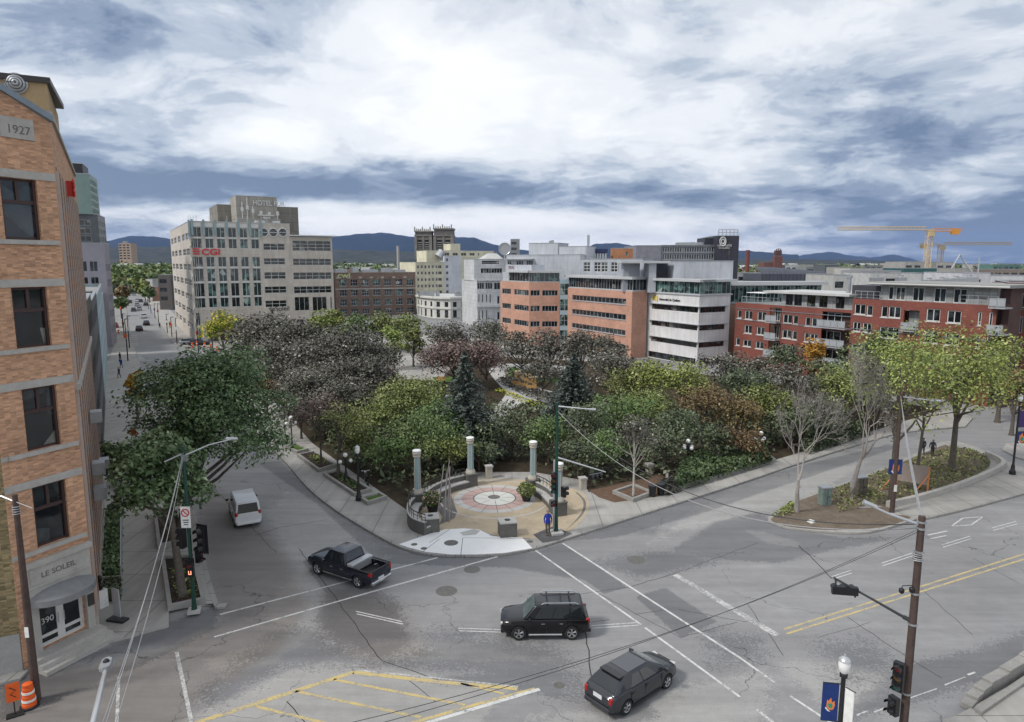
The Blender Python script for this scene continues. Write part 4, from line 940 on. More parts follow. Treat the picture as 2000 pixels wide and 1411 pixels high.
def univ():
    # building A: two faced salmon brick
    Ac=(3.8,152); A=mv(Ac,-28,14); r=bld('brick_university_building','salmon brick university building with angled corner and three ribbon window rows',A)
    zr=[(11.2,12.45),(7.75,9.0),(4.3,5.55)]
    f1=[]; f2=[]
    for z0,z1 in zr: f1+=[(.9,5.3,z0,z1,4,1,m_gdark),(7.0,13.8,z0,z1,6,1,m_gdark)]; f2+=[(.3,2.4,z0,z1,3,1,m_gdark),(2.9,6.4,z0,z1,5,1,m_gdark)]
    facade(r,A,152,14,0,14.2,[o[:4] for o in f1],m_salm,.2); [window(r,A,152,o[:4],o[4],1,m_fgrey,o[6],.08) for o in f1]
    facade(r,Ac,88,6.8,0,14.2,[o[:4] for o in f2],m_salm,.2); [window(r,Ac,88,o[:4],o[4],1,m_fgrey,o[6],.08) for o in f2]
    A2=mv(A,62,1.0); band(r,mv(mv(A,152,3.5),62,.5),152,10.5,14.3,16.3,8,m_gdark,.9,.5); band(r,mv(Ac,-2,.5),88,6.8,14.3,16.3,6,m_ggreen,.9,.52,0,.6)
    b=MB(); b.add([(*p,14.22) for p in (A,Ac,mv(Ac,88,6.8),mv(mv(Ac,88,6.8),-28,16),mv(A,62,8))],[(0,1,2,3,4)]); b.build('roof',m_rooflight,r)
    b=MB(); b.wallbox(mv(mv(A,62,.5),152,.2),152,0,3.2,14.25,16.3,-2,0); b.wallbox(mv(A,62,1.2),152,1,13.5,16.8,18.0,-3,.3); b.build('upper_wall',m_ulgrey,r)
    lettering(r,'TELUQ',mv(A,62,1.2),152,2.5,17.1,.9,mat('maroon_letters',(.22,.06,.08),.5),.32,.04)
    # glazed stair slot between A and B
    P=mv(Ac,88,6.85); x=12.3
    r2=empty('glazed_stair',(P[0],P[1],0),0,'narrow glazed stair tower between the two salmon brick buildings','stair tower')
    for k in range(4): window(r2,P,88,(0.02,2.1,1+k*3.45,3.6+k*3.45),2,2,m_fgrey,m_ggreen,.1,.1)
    b=MB()
    for k in range(5): b.wallbox(P,88,0,2.1,k*3.45+.15,k*3.45+.98,-2,-.03)
    b.build('spandrel',m_blue,r2)
    # building B
    Bc=(23.2,132.1); L=23.2; A=mv(Bc,-28,L); r=bld('brick_university_block','salmon brick university building with three long ribbon windows and blank end wall',A)
    fr=[(L-21.2,L-1.9,z0,z1,14,1,m_gdark) for z0,z1 in ((10.35,11.5),(7.3,8.42),(4.25,5.35),(1.2,2.4))]
    mass(r,A,152,L,9,0,13.0,m_salm,front=fr,win=dict(mf=m_fgrey,fw=.08,sill=.1))if False else None
    facade(r,A,152,L,0,13.0,[o[:4] for o in fr],m_salm,.2); [window(r,A,152,o[:4],o[4],1,m_fgrey,o[6],.09,.2,.12) for o in fr]
    facade(r,Bc,62,3.6,0,13.0,[],m_salm)
    b=MB(); b.add([(*p,13.02) for p in (A,Bc,mv(Bc,62,9),mv(A,62,9))],[(0,1,2,3)]); b.build('roof',m_rooflight,r)
    A2=mv(A,62,.3); band(r,A2,152,L-.3,13.15,15.3,24,m_gdark,.9,.5,.3,.9); band(r,mv(mv(Bc,62,.3),-28,.3),62,3.4,13.15,15.3,4,m_gdark,.9,.49,.0,0)
    # building C: white precast
    Cc=g(1361,715); L=14.5; A=mv(Cc,-28,L); r=bld('white_university_building','white precast university building with sun shades and yellow logo',A)
    zr=[(9.6,10.65),(6.4,7.4),(3.3,4.3)]
    facade(r,A,152,L,0,12.65,[(1.5,L-.002,a_,b_) for a_,b_ in zr]+[(.8,L-.4,.1,1.3)],m_uwhite,.25)
    facade(r,Cc,62,7.5,0,12.65,[(.002,6.4,a_,b_) for a_,b_ in zr]+[(.5,6.9,.1,1.3)],m_uwhite,.25)
    for a_,b_ in zr:
        window(r,A,152,(1.5,L-.25,a_,b_),11,1,m_fdark,m_gdark,.07,.25); window(r,Cc,62,(.25,6.4,a_,b_),8,1,m_fdark,m_gdark,.07,.25)
        b=MB(); b.wallbox(A,152,1.0,L+.5,b_+.02,b_+.1,0,.5); b.wallbox(Cc,62,0,7.0,b_+.025,b_+.095,0,.49); b.build('sun_shade',m_fgrey,r)
    window(r,A,152,(.8,L-.4,.1,1.3),8,1,m_fdark,m_gdark,.07,.25)
    band(r,mv(A,152,.8),152,L-.8,12.9,15.1,10,m_ggreen,.8,.45,.6,.8); band(r,Cc,62,7.5,12.9,15.1,7,m_ggreen,.8,.44,0,.8)
    for k in range(3): pass
    b=MB(); b.add([(*p,12.7) for p in (A,Cc,mv(Cc,62,7.5),mv(mv(Cc,62,7.5),-28,14),mv(A,62,7))],[(0,1,2,3,4)]); b.build('roof',m_rooflight,r)
    m_y=mat('yellow_logo',(.70,.52,.05),.5)
    b=MB(); 
    for (s,w_,z0,z1) in ((1.75,.35,11.35,12.25),(2.15,.5,11.95,12.25),(2.3,.35,11.35,12.25),(2.9,.35,11.1,12.25),(1.75,.9,11.3,11.5)): b.wallbox(A,152,s,s+w_,z0,z1,.02,.09+s*.001)
    b.build('logo',m_y,r); lettering(r,'Université du Québec',A,152,3.6,11.35,.68,mat('black_letters',(.02,.02,.02),.5),.04,.03,.98,.008)
    # slot and long low glazed wing to the right
    P=mv(Cc,62,7.6); r=bld('glazed_wing','long low glazed wing with green panes behind the red brick flats',P)
    P=mv(P,-28,3); q=pxs(P,84,1605,560)
    facade(r,P,84,q,0,10.9,[],m_salm); band(r,P,84,q,11.1,14.3,26,m_ggreen,.8,.7,0,.8)
    b=MB(); b.wallbox(P,84,0,q,0,.0+10.8,-12,-.3); b.wallbox(P,84,0,q,11.1,14.2,-11,-3); b.build('core',m_ulgrey,r)
    b=MB(); b.wallbox(P,84,0,1.6,0,10.8,.05,.4); b.build('blue_glass_strip',m_ggreen,r)
univ()
def upper_volumes():
    # long grey plant volume above A and B
    a=113; P=at(989,520,167)[:2]; r=bld('grey_plant_building','long light grey metal clad upper building behind the salmon brick ones',P)
    z=lambda x,y: pz(P,a,x,y); q=lambda x: pxs(P,a,x,515)
    L1=q(1133); zt=z(1000,498)
    fr=[(q(991),q(999),z(995,517),z(995,508),2,1,m_gdark),(q(1008),q(1022),z(1015,519),z(1015,508),3,1,m_gdark),(q(1028),q(1041),z(1035,519),z(1035,508),3,1,m_gdark)]
    mass(r,P,a,L1,14,0,zt,m_ulgrey,front=fr,win=dict(mf=m_fwhite,fw=.1),mr=m_rooflight)
    b=MB(); b.wallbox(P,a,0,q(1043),z(1010,506.5),z(1010,505),0,1.2); b.build('brow',m_fascia,r)
    P2=mv(P,a,L1+.02); q2=lambda x: pxs(P2,a,x,515); L2=q2(1255); z2=lambda x,y: pz(P2,a,x,y)
    fr=[(q2(x),q2(x+13),z2(1150,531),z2(1150,512),2,3,m_gdark) for x in (1124.5,1140,1160.5,1174.5,1193.5,1207)]
    fr=[o for o in fr if o[0]>.05 and o[1]<L2]
    mass(r,P2,a,L2,12,0,z2(1180,506),m_ulgrey,front=fr,win=dict(mf=m_fwhite,fw=.12),mr=m_rooflight)
    P3=mv(P,a-90,4)
    q3=lambda x: pxs(P3,a,x,485); z3=lambda y: pz(P3,a,1060,y)
    for x0,x1,y in ((1033,1090,475),(1091,1146,482)):
        A=mv(P3,a,q3(x0)); mass(r,A,a,q3(x1)-q3(x0)-.05,8,zt-1,z3(y),m_ulgrey)
    b=MB()
    for x in (1075,1079,1149): 
        c=at(x,480,168); hh=at(x,{1075:470,1079:469,1149:459}[x],168)[2]; b.tube([(c[0],c[1],18),(c[0],c[1],hh)],.3 if x==1149 else .35,8)
    b.build('roof_flue',m_metal,r)
    # right hand grey boxes above the white building
    Y=131; r=bld('grey_roof_pavilion','light grey metal roof pavilion with recessed terrace above the white building',at(1318,520,Y))
    A=at(1318,520,Y)[:2]; z=lambda y: at(1370,y,Y)[2]; L=pxs(A,88,1432,520)
    mass(r,A,88,L,10,12.8,z(510),m_ulgrey,mr=m_rooflight)
    B=at(1268,520,Y+1)[:2]; mass(r,B,88,pxs(B,88,1282,520),9,12.8,z(512),m_ulgrey,mr=m_rooflight)
    D_=at(1282,520,Y+5)[:2]; mass(r,D_,88,pxs(D_,88,1319,520)-.1,5,12.8,z(514),mat('terrace_grey',(.10,.105,.12),.7),front=[(2.7,3.4,z(531),z(518),1,1,m_glass)],mr=m_roof)
    b=MB(); A=at(1214,512,Y)[:2]; b.wallbox(A,88,0,pxs(A,88,1310,512),z(514),z(509.5),-5,0); b.build('flat_roof_slab',m_fascia,r)
    A=at(1218,520,Y+3)[:2]; mass(r,A,88,pxs(A,88,1250,520),5,12.8,z(513.5),m_ugrey)
    # orange brick lift housing and dark plant
    Y=170; A=at(1198,500,Y)[:2]; r=bld('lift_housing','small orange brick rooftop lift housing with a door',A); zz=lambda y: at(1215,y,Y)[2]
    mass(r,A,90,at(1236,500,Y)[0]-A[0],5,18,zz(485),mat_brick('orange_block',(.45,.19,.08),(.38,.15,.07),(.3,.2,.15),.4,.2,.02,.3),front=[(3.0,3.6,zz(500),zz(491),1,1,m_fwhite if False else m_glass)])
    A=at(1153,498,Y)[:2]; r=bld('cooling_plant','dark blue rooftop cooling unit with round fans',A,'rooftop plant'); W=at(1187,498,Y)[0]-A[0]
    b=MB(); b.wallbox(A,90,0,W,zz(493),zz(486),-3,0); b.wallbox(A,90,.2,W-.2,zz(499),zz(493),-2.6,-.3); b.build('casing',mat('plant_blue',(.02,.03,.09),.5),r)
    b=MB(); 
    for k in range(6): s=.5+k*(W-1)/5; b.wallbox(A,90,s-.2,s+.2,18.5,zz(495),-.2,.0)
    b.build('support_leg',m_metal,r)
upper_volumes()
def library():
    Y=190; m=mat_panel('anthracite_panels',(.045,.045,.06),3,4,.03,.6,.5,.05); r=bld('dark_university_tower','dark grey university building with slatted glass floors and logo tower',at(1340,500,Y)); z=lambda y: at(1350,y,Y)[2]
    A=at(1291,500,Y)[:2]; q=lambda x: at(x,500,Y)[0]-A[0]; L=q(1400)
    fr=[(.3,L-.2,z(507),z(495.5),22,1,m_gdark),(.3,L-.2,z(493),z(481.5),22,1,m_gdark)]
    mass(r,A,90,L,20,0,z(479),mat('mid_dark',(.12,.125,.14),.6),front=fr,win=dict(mf=m_fgrey,fw=.16))
    A2=at(1242,500,Y)[:2]; mass(r,A2,90,at(1290.8,500,Y)[0]-A2[0],20,0,z(479.5),mat('mid_grey_panel',(.22,.22,.25),.7),mr=m_roof)
    b=MB(); A3=at(1327,480,Y+3)[:2]; b.wallbox(A3,90,0,at(1390,480,Y+3)[0]-A3[0],z(479),z(472.5),-5,0); b.build('rooftop_screen',m_metal,r)
    A4=at(1400.2,480,Y-2)[:2]; w=at(1443,480,Y-2)[0]-A4[0]; mass(r,A4,90,w,14,0,z(461),m,front=[(w*.50,w*.66,z(507),z(471),1,5,m_gdark)],win=dict(mf=m_fdark,fw=.15))
    A5=at(1376,480,Y+2)[:2]; mass(r,A5,90,at(1400,480,Y+2)[0]-A5[0],8,z(480),z(464),m)
    b=MB(); A6=mv(A4,90,.3)
    for k in range(6): s=k*(w-.8)/5; b.wallbox(A6,90,s,s+.15,z(461),z(450),-.15,0)
    for zz in (z(450),z(455)): b.wallbox(A6,90,0,w-.6,zz,zz+.2,.02,.15)
    b.build('roof_railing',m_metal,r)
    c=Vector((*mv(A4,90,w*.26),z(472))); c.y-=.15; b=MB()
    for R0 in (.95,.5): b.tube([c+Vector((R0*math.cos(t)*.85,0,R0*1.25*math.sin(t))) for t in np.linspace(0,2*math.pi,22)],.16,5)
    b.build('emblem',m_fwhite,r); lettering(r,'UNIVERSITÉ',A4,90,w*.02,z(482),.82,m_fwhite,.1,.04,.9); lettering(r,'DU QUÉBEC',A4,90,w*.08,z(486),.55,m_fwhite,.1,.04)
library()
# ---------------------------------------------------------------- red brick flats
m_redb=mat_brick('red_brick',(.25,.082,.062),(.21,.068,.052),(.19,.09,.075),.25,.075,.006,.3)
m_slab=mat_panel('grey_block_cladding',(.36,.37,.37),.9,.45,.03,.6,.8,.22)
def flats():
    R0=g(1900,792); a=152; A=mv(R0,-28,41.7); r=bld('red_brick_flats','long red brick apartment building with grey top storeys and balconies',A)
    s_=lambda x,y=600: pxs(A,a,x,y)
    o=lambda x0,y0,x1,y1,n=2: OP(A,a,x0,y0,x1,y1,n,1,m_gdark)
    X=s_(1665.5,590); Le=s_(1948,600)
    # left block
    lw=[o(1455,606.5,1469,624.5),o(1440.5,605.5,1448,622,1),o(1479.5,608,1496,627.5),o(1529.6,613.5,1546.7,632.5),o(1549,615.5,1558.5,634,1),o(1573,619,1582,637,1),o(1585.5,620.5,1603,639),
        o(1454,634,1468,652),o(1478,637.5,1493,655),o(1528,643,1545,662),o(1547.5,646,1556,664,1),o(1571,649,1579,668,1),o(1582,651,1597,670),
        o(1437.6,659,1444.5,675,1),o(1451.5,663,1466.5,678),o(1475.7,666,1491,682.5),o(1526,672,1543,691),o(1546,675,1554,692,1)]
    bal=[(s_(1504.5),s_(1527)),(s_(1607),s_(1663))]
    lv=[(8.55,10.9),(5.6,8.0),(2.7,5.1)]
    lw2=lw+[(b0,b1,z0,z1,3,1,m_gdark) for b0,b1 in bal for z0,z1 in lv]
    zL=11.35
    facade(r,A,a,X,0,zL,[q[:4] for q in lw2],m_redb,.25)
    for q in lw: window(r,A,a,q[:4],q[4],1,m_fwhite,m_gdark,.12,.2,.08)
    m_rail=mat('balcony_glass',(.35,.37,.39),.3,0,.1)
    def balcony(s0,s1,z,dep=1.25):
        b=MB(); b.wallbox(A,a,s0,s1,z-.15,z,-.9,dep)
        n=max(2,int((s1-s0)/1.1))
        for k in range(n+1): s=s0+(s1-s0)*k/n; b.wallbox(A,a,max(s0,s-.03),min(s1,s+.03),z,z+1.1,dep-.06,dep)
        b.wallbox(A,a,s0-.01,s1+.01,z+1.1,z+1.16,dep-.07,dep+.01); b.wallbox(A,a,s0,s1,z+.12,z+.18,dep-.065,dep+.005)
        q=b.build('balcony',m_fgrey,r)
        b=MB()
        for k in range(n): sa=s0+(s1-s0)*k/n+.06; b.wallbox(A,a,sa,s0+(s1-s0)*(k+1)/n-.06,z+.2,z+1.08,dep-.045,dep-.02)
        gl=b.build('panel',m_rail,r); gl.parent=q
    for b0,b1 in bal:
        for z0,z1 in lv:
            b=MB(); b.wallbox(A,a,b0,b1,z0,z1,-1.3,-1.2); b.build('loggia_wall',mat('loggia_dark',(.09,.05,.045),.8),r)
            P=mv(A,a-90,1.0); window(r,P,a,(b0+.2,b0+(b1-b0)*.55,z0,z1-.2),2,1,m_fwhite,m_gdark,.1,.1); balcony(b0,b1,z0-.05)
    # lower left cap and top storey
    b=MB(); b.wallbox(A,a,0,X,8.3,8.42,0,.08); b.wallbox(A,a,0,X,zL-1.05,zL-.95,0,.08); b.build('metal_band',m_slate,r)
    s8=s_(1524,575); P=mv(mv(A,a,s8),a-90,.5); tw=[(.8,2.2),(2.5,4.0),(5.0,6.6),(7.3,8.8),(10.3,11.8),(13.1,14.6)]
    LP=X-s8-.05; tops=[(u0,u1,zL+.1,zL+2.1) for u0,u1 in tw if u1<LP]
    facade(r,P,a,LP,zL-.4,13.4,tops,m_slab,.15,'upper_wall')
    for q in tops: window(r,P,a,q,2,1,m_fdark,m_gdark,.08,.15)
    b=MB(); b.wallbox(P,a,-3,LP,13.4,13.75,-9,1.3); b.build('top_roof',m_rooflight,r)
    b=MB(); b.wallbox(A,a,.1,X,zL-.5,zL-.4,-12,-.1); b.build('terrace',m_roof,r)
    b=MB(); 
    for k in range(3): b.wallbox(A,a,2.6+k*1.7,4.2+k*1.7,13.2,13.3,-3,.2)
    b.build('awning',mat('white_awning',(.8,.8,.8),.7),r)
    def rail(s0,s1,z,t=-.15):
        b=MB(); n=int((s1-s0)/1.2)+1
        for k in range(n+1): s=s0+(s1-s0)*k/n; b.wallbox(A,a,s-.03,s+.03,z,z+1.1,t-.06,t)
        b.wallbox(A,a,s0,s1,z+1.1,z+1.17,t-.07,t+.01); b.wallbox(A,a,s0,s1,z+.15,z+.2,t-.065,t+.005); b.wallbox(A,a,s0,s1,z+.6,z+.63,t-.065,t+.005); b.build('terrace_railing',m_fgrey,r)
    rail(1.2,s8-.3,zL)
    # right block
    zR=13.15
    rw=[o(1669.5,593.4,1689.7,615),o(1693,596,1703.6,617,1),o(1721.6,597.5,1732.6,620,1),o(1736,598,1758,621.5),o(1810,602.5,1835,628.5),o(1850.5,606,1876,632),
        o(1910.5,609,1915.5,636,1),o(1932,610,1937,637,1),o(1666,628,1680,648),o(1685,630,1701,650)]
    rw+=[(q[0],q[1],q[2]-3.0,q[3]-3.0,*q[4:]) for q in rw[2:8]]+[(q[0],q[1],q[2]-6.0,q[3]-6.0,*q[4:]) for q in rw[:8]]
    rl=(s_(1766.6),s_(1797),9.1,11.9)
    B=mv(A,a-90,0)
    sub=lambda q,d: (q[0]-d,q[1]-d,*q[2:])
    Pr=mv(A,a,X); facade(r,Pr,a,Le-X,0,zR,[sub(q,X)[:4] for q in rw+[rl]],m_redb,.25)
    for q in rw: window(r,A,a,q[:4],q[4],1,m_fwhite,m_gdark,.12,.2,.08)
    b=MB(); b.wallbox(A,a,rl[0],rl[1],rl[2],rl[3],-1.3,-1.2); b.build('loggia_wall',m_slab,r); window(r,mv(A,a-90,1.0),a,(rl[0]+1.6,rl[1]-.2,rl[2],rl[3]-.4),1,1,m_fwhite,m_gdark,.1,.1); balcony(rl[0],rl[1],rl[2]-.05,.6)
    b=MB(); b.wallbox(A,a,X,Le,8.55,8.67,0,.08); b.build('metal_band',m_slate,r)
    xs=s_(1716,560); P=mv(mv(A,a,xs),a-90,.6); Lt=s_(1948,575)-xs
    q=lambda x0,x1: (pxs(P,a,x0,575),pxs(P,a,x1,575))
    tops=[(*q(x0,x1),zR+.02,zR+1.95) for x0,x1 in ((1734.7,1745),(1749,1768),(1782,1805),(1824,1848),(1862,1889))]
    facade(r,P,a,Lt,zR-.4,15.35,tops,m_slab,.15,'upper_wall')
    for i,w in enumerate(tops): window(r,P,a,w,1 if i==0 else 2,1,m_fwhite,m_gdark,.12,.15)
    b=MB(); b.wallbox(P,a,-1.2,Lt+1.8,15.35,15.75,-10,1.5); b.build('top_roof',m_roof,r)
    b=MB(); b.wallbox(P,a,-1.21,Lt+1.81,15.45,15.62,1.5,1.56); b.build('eave_line',m_fwhite,r)
    xd=s_(1655,555); Pd=mv(mv(A,a,xd),a-90,1.2); b=MB(); b.wallbox(Pd,a,0,xs-xd,zR-.4,15.1,-8,0); b.build('dark_upper_wall',mat('anthracite',(.05,.05,.06),.6),r)
    rail(X+.2,xs+.2,zR); rail(s_(1870),Le-.1,zR)
    b=MB(); b.wallbox(A,a,X+.1,Le,zR-.5,zR-.4,-12,-.1); b.build('terrace',m_roof,r)
    b=MB(); c=mv(mv(A,a,s_(1625,560)),a-90,4); b.tube([(c[0],c[1],13.4),(c[0],c[1],16.2)],.35,10); b.tube([(c[0],c[1],16.1),(c[0],c[1],16.5)],.5,10); b.build('roof_flue',m_metal,r)
    # right tower with slit windows
    Q=at(1963,600,91)[:2]; a2=118; L2=7.5
    zt=at(1970,552,90)[2]
    sl=[]
    for k in range(5):
        for s in (.9,1.75,2.9): sl.append((s,s+.38,zt-3.6-k*3.05,zt-1.4-k*3.05,1,1,m_glass))
    mass(r,Q,a2,L2,11,0,zt,m_redb,front=sl,win=dict(mf=m_fwhite,fw=.08),depth=.2)
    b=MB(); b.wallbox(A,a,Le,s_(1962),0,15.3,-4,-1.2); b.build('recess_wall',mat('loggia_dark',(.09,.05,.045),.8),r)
    for z in (12.95,9.6,6.5): balcony(Le-.6,Le+1.3,z,.9)
    b=MB(); b.wallbox(mv(A,a-90,12),a,0,Le,0,11,-.2,0); b.build('back_wall',m_redb,r)
flats()
# ================================================================ trees and other planting
rng=np.random.default_rng(11)
def leafmat(name,stops,rough=.55,spec=.35):
    """stops: colours over a per-leaf random value, tinted clump by clump"""
    t=NT(name); ge=t.n('ShaderNodeNewGeometry'); oi=t.n('ShaderNodeObjectInfo')
    r=ge.outputs['Random Per Island']; n=t.noise(.55,3,.5)
    f=t.math('ADD',t.math('MULTIPLY',r,.62),t.math('SUBTRACT',t.math('MULTIPLY',n,1.3),.46))
    c=t.ramp(f,stops)
    hv=t.n('ShaderNodeHueSaturation'); t.L.new(c,hv.inputs['Color']); t.L.new(t.math('ADD',t.math('MULTIPLY',oi.outputs['Random'],.3),1.12),hv.inputs['Value'])
    t.L.new(t.math('ADD',t.math('MULTIPLY',oi.outputs['Random'],.02),.49),hv.inputs['Hue'])
    m=t.fin(hv.outputs[0],rough,0.0,spec)
    return m
LM=dict(
 green=leafmat('leaves_green',[(.05,(.030,.050,.016)),(.4,(.065,.105,.030)),(.75,(.115,.165,.050)),(.95,(.25,.30,.15))]),
 street=leafmat('leaves_deep_green',[(.05,(.030,.050,.022)),(.4,(.066,.105,.042)),(.75,(.115,.165,.070)),(.95,(.28,.33,.20))]),
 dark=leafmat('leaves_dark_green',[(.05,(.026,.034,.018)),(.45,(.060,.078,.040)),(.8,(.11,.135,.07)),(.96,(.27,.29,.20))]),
 crab=leafmat('leaves_grey_brown',[(.05,(.028,.028,.020)),(.45,(.076,.073,.056)),(.78,(.132,.127,.10)),(.95,(.38,.37,.33))]),
 pink=leafmat('leaves_pink_brown',[(.05,(.05,.034,.028)),(.45,(.125,.085,.070)),(.8,(.21,.155,.130)),(.96,(.33,.28,.25))]),
 rust=leafmat('leaves_rust',[(.05,(.045,.03,.014)),(.45,(.11,.07,.030)),(.75,(.16,.115,.048)),(.95,(.27,.24,.14))]),
 olive=leafmat('leaves_olive',[(.05,(.04,.05,.016)),(.4,(.10,.125,.034)),(.75,(.18,.20,.055)),(.95,(.32,.33,.17))]),
 lime=leafmat('leaves_lime',[(.05,(.05,.07,.018)),(.4,(.14,.175,.040)),(.75,(.25,.29,.075)),(.95,(.42,.43,.20))]),
 yellow=leafmat('leaves_yellow',[(.05,(.06,.10,.01)),(.45,(.16,.22,.018)),(.62,(.38,.37,.025)),(.9,(.62,.50,.03))]),
 orange=leafmat('leaves_orange',[(.05,(.14,.07,.01)),(.5,(.36,.20,.025)),(.9,(.55,.33,.05))]),
 spruce=leafmat('needles_spruce',[(.05,(.024,.034,.028)),(.5,(.070,.090,.076)),(.85,(.14,.165,.145)),(.97,(.33,.35,.33))]),
)
m_bark=mat('bark_grey',(.115,.10,.085),.95,0,.3,6,5,.1,.4); m_barkpale=mat('bark_pale',(.33,.30,.28),.95,0,.2,6,5,.1); m_barkbirch=mat('bark_light',(.40,.38,.34),.9,0,.3,5,4,.1)
def quads(C,size,up=.35,asp=.55,dirs=None):
    n=len(C); nr=rng.normal(size=(n,3)); nr[:,2]=np.abs(nr[:,2])+up
    if dirs is not None: nr+=dirs*.8
    nr/=np.linalg.norm(nr,axis=1)[:,None]; a=rng.normal(size=(n,3)); a-=nr*(a*nr).sum(1)[:,None]; a/=np.linalg.norm(a,axis=1)[:,None]; b=np.cross(nr,a)
    s=(size*(.6+.8*rng.random(n)))[:,None] if np.ndim(size) else (size*(.6+.8*rng.random(n)))[:,None]
    V=np.stack([C-a*s,C+b*s*asp+nr*s*.12,C+a*s,C-b*s*asp+nr*s*.12],1).reshape(-1,3); return V
def qmesh(name,V,m,root=None,off=(0,0,0)):
    n=len(V)//4; me=bpy.data.meshes.new(name); V=(V-np.array(off)).astype('f')
    me.vertices.add(n*4); me.vertices.foreach_set('co',V.ravel()); me.loops.add(n*4); me.loops.foreach_set('vertex_index',np.arange(n*4,dtype='i'))
    me.polygons.add(n); me.polygons.foreach_set('loop_start',np.arange(0,n*4,4,dtype='i')); me.polygons.foreach_set('loop_total',np.full(n,4,'i')); me.update(calc_edges=True)
    me.materials.append(m); o=bpy.data.objects.new(name,me); COL.objects.link(o)
    if root is not None: o.parent=root
    return o
def tree(x,y,h,r,kind,label,zb=.28,lean=(0,0),n=None,group='trees',leaf=None,asp_z=1.0,gap=1.0,bark=None,z0=.15,tr=None,low=0.0):
    """broadleaf tree: trunk and limbs that reach the leaf clumps; local coordinates around the base"""
    root=empty('tree',(x,y,z0),0,label,'tree',group); h-=z0
    dist=math.hypot(x,y); leaf=leaf or max(.10,.00185*dist)
    cz0=h*zb; rz=(h-cz0)/2; cz=cz0+rz; K=int(34*max(1,(r/3.2))**1.1); K=min(K,110)
    u=rng.normal(size=(K,3)); u/=np.linalg.norm(u,axis=1)[:,None]; u[:,2]=np.where(u[:,2]<-.45,-u[:,2],u[:,2])
    rad=.40+.70*rng.random(K)**.8; cr=r*(.20+.24*rng.random(K))
    c=u*rad[:,None]*np.array([r-cr.mean()*.55,r-cr.mean()*.55,(rz-cr.mean()*.45)])+np.array([lean[0],lean[1],cz])
    th=np.arctan2(c[:,1]-lean[1],c[:,0]-lean[0]); f1,f2=rng.random(2)*6.28; k_=1+.20*np.sin(2*th+f1)+.14*np.sin(3*th+f2); c[:,0]=lean[0]+(c[:,0]-lean[0])*k_; c[:,1]=lean[1]+(c[:,1]-lean[1])*k_
    N=n or int(min(26000,max(1500,5.2*4*math.pi*r*r*.75*(.55/leaf)**1.0*(.3/leaf)**.55*gap)))
    wts=cr**2/np.sum(cr**2); idx=rng.choice(K,N,p=wts)
    d=rng.normal(size=(N,3)); d/=np.linalg.norm(d,axis=1)[:,None]; d[:,2]=np.where((d[:,2]<-.2)&(rng.random(N)<.6),-d[:,2],d[:,2])
    rr=cr[idx]*(.55+.62*rng.random(N)**.8); rr[rng.random(N)<.10]*=1.3
    P=c[idx]+d*rr[:,None]*np.array([1,1,.72]); P[:,2]=np.maximum(P[:,2],.25+low)
    qmesh('crown',quads(P,leaf,dirs=d),LM[kind],root)
    b=MB(); tr=tr or max(.09,.028*h); tips=[c[i] for i in np.argsort(rng.random(K))[:min(K,9)]]
    fork=cz0+.12*h; fx=(lean[0]*.35,lean[1]*.35)
    b.tube([(0,0,-.2),(0,0,.1),(fx[0]*.4,fx[1]*.4,cz0*.6),(fx[0],fx[1],fork),(lean[0]*.8,lean[1]*.8,cz+rz*.3)],[tr*1.5,tr*1.1,tr*.9,tr*.7,tr*.12],8)
    for k,t in enumerate(tips):
        s=Vector((fx[0],fx[1],fork*(.78+.05*k))); e=Vector(t); mid=(s+e)/2+Vector((0,0,-.08*h*.3)); b.tube([s,mid,e],[tr*.5,tr*.32,tr*.1],5)
    b.build('trunk',bark or m_bark,root,world=False,smooth=60)
    return root
def spruce(x,y,h,r,label):
    root=empty('spruce_tree',(x,y,.15),0,label,'tree','trees'); P=[];D=[]
    b=MB(); b.tube([(0,0,-.2),(0,0,h*.5),(0,0,h)],[.22,.14,.03],7)
    for i in range(34):
        f=i/34; z=h*(.10+.88*f); L=r*(1-f)**.85*(1+.15*math.sin(i*2.4)); nb=max(4,int(13*(1-f*.6)))
        for k in range(nb):
            a=2*math.pi*k/nb+i*1.9+rng.random()*.4; l=L*(.72+.36*rng.random())
            e=Vector((math.cos(a)*l,math.sin(a)*l,z-l*.22+.1*l)); 
            if i%2==0: b.tube([(0,0,z),(math.cos(a)*l*.5,math.sin(a)*l*.5,z-l*.05),e],[.04,.03,.01],3)
            m=int(6+34*l/r*1.3); t=rng.random(m)**.75; w=(1-t)*.34*l+.14
            px_=np.cos(a)*l*t-np.sin(a)*rng.normal(size=m)*w*.5; py_=np.sin(a)*l*t+np.cos(a)*rng.normal(size=m)*w*.5
            pz_=z-l*.22*t*t+rng.normal(size=m)*.10; P.append(np.stack([px_,py_,pz_],1))
    P=np.concatenate(P); qmesh('crown',quads(P,.21,up=1.1,asp=.42),LM['spruce'],root); b.build('trunk',m_bark,root,world=False)
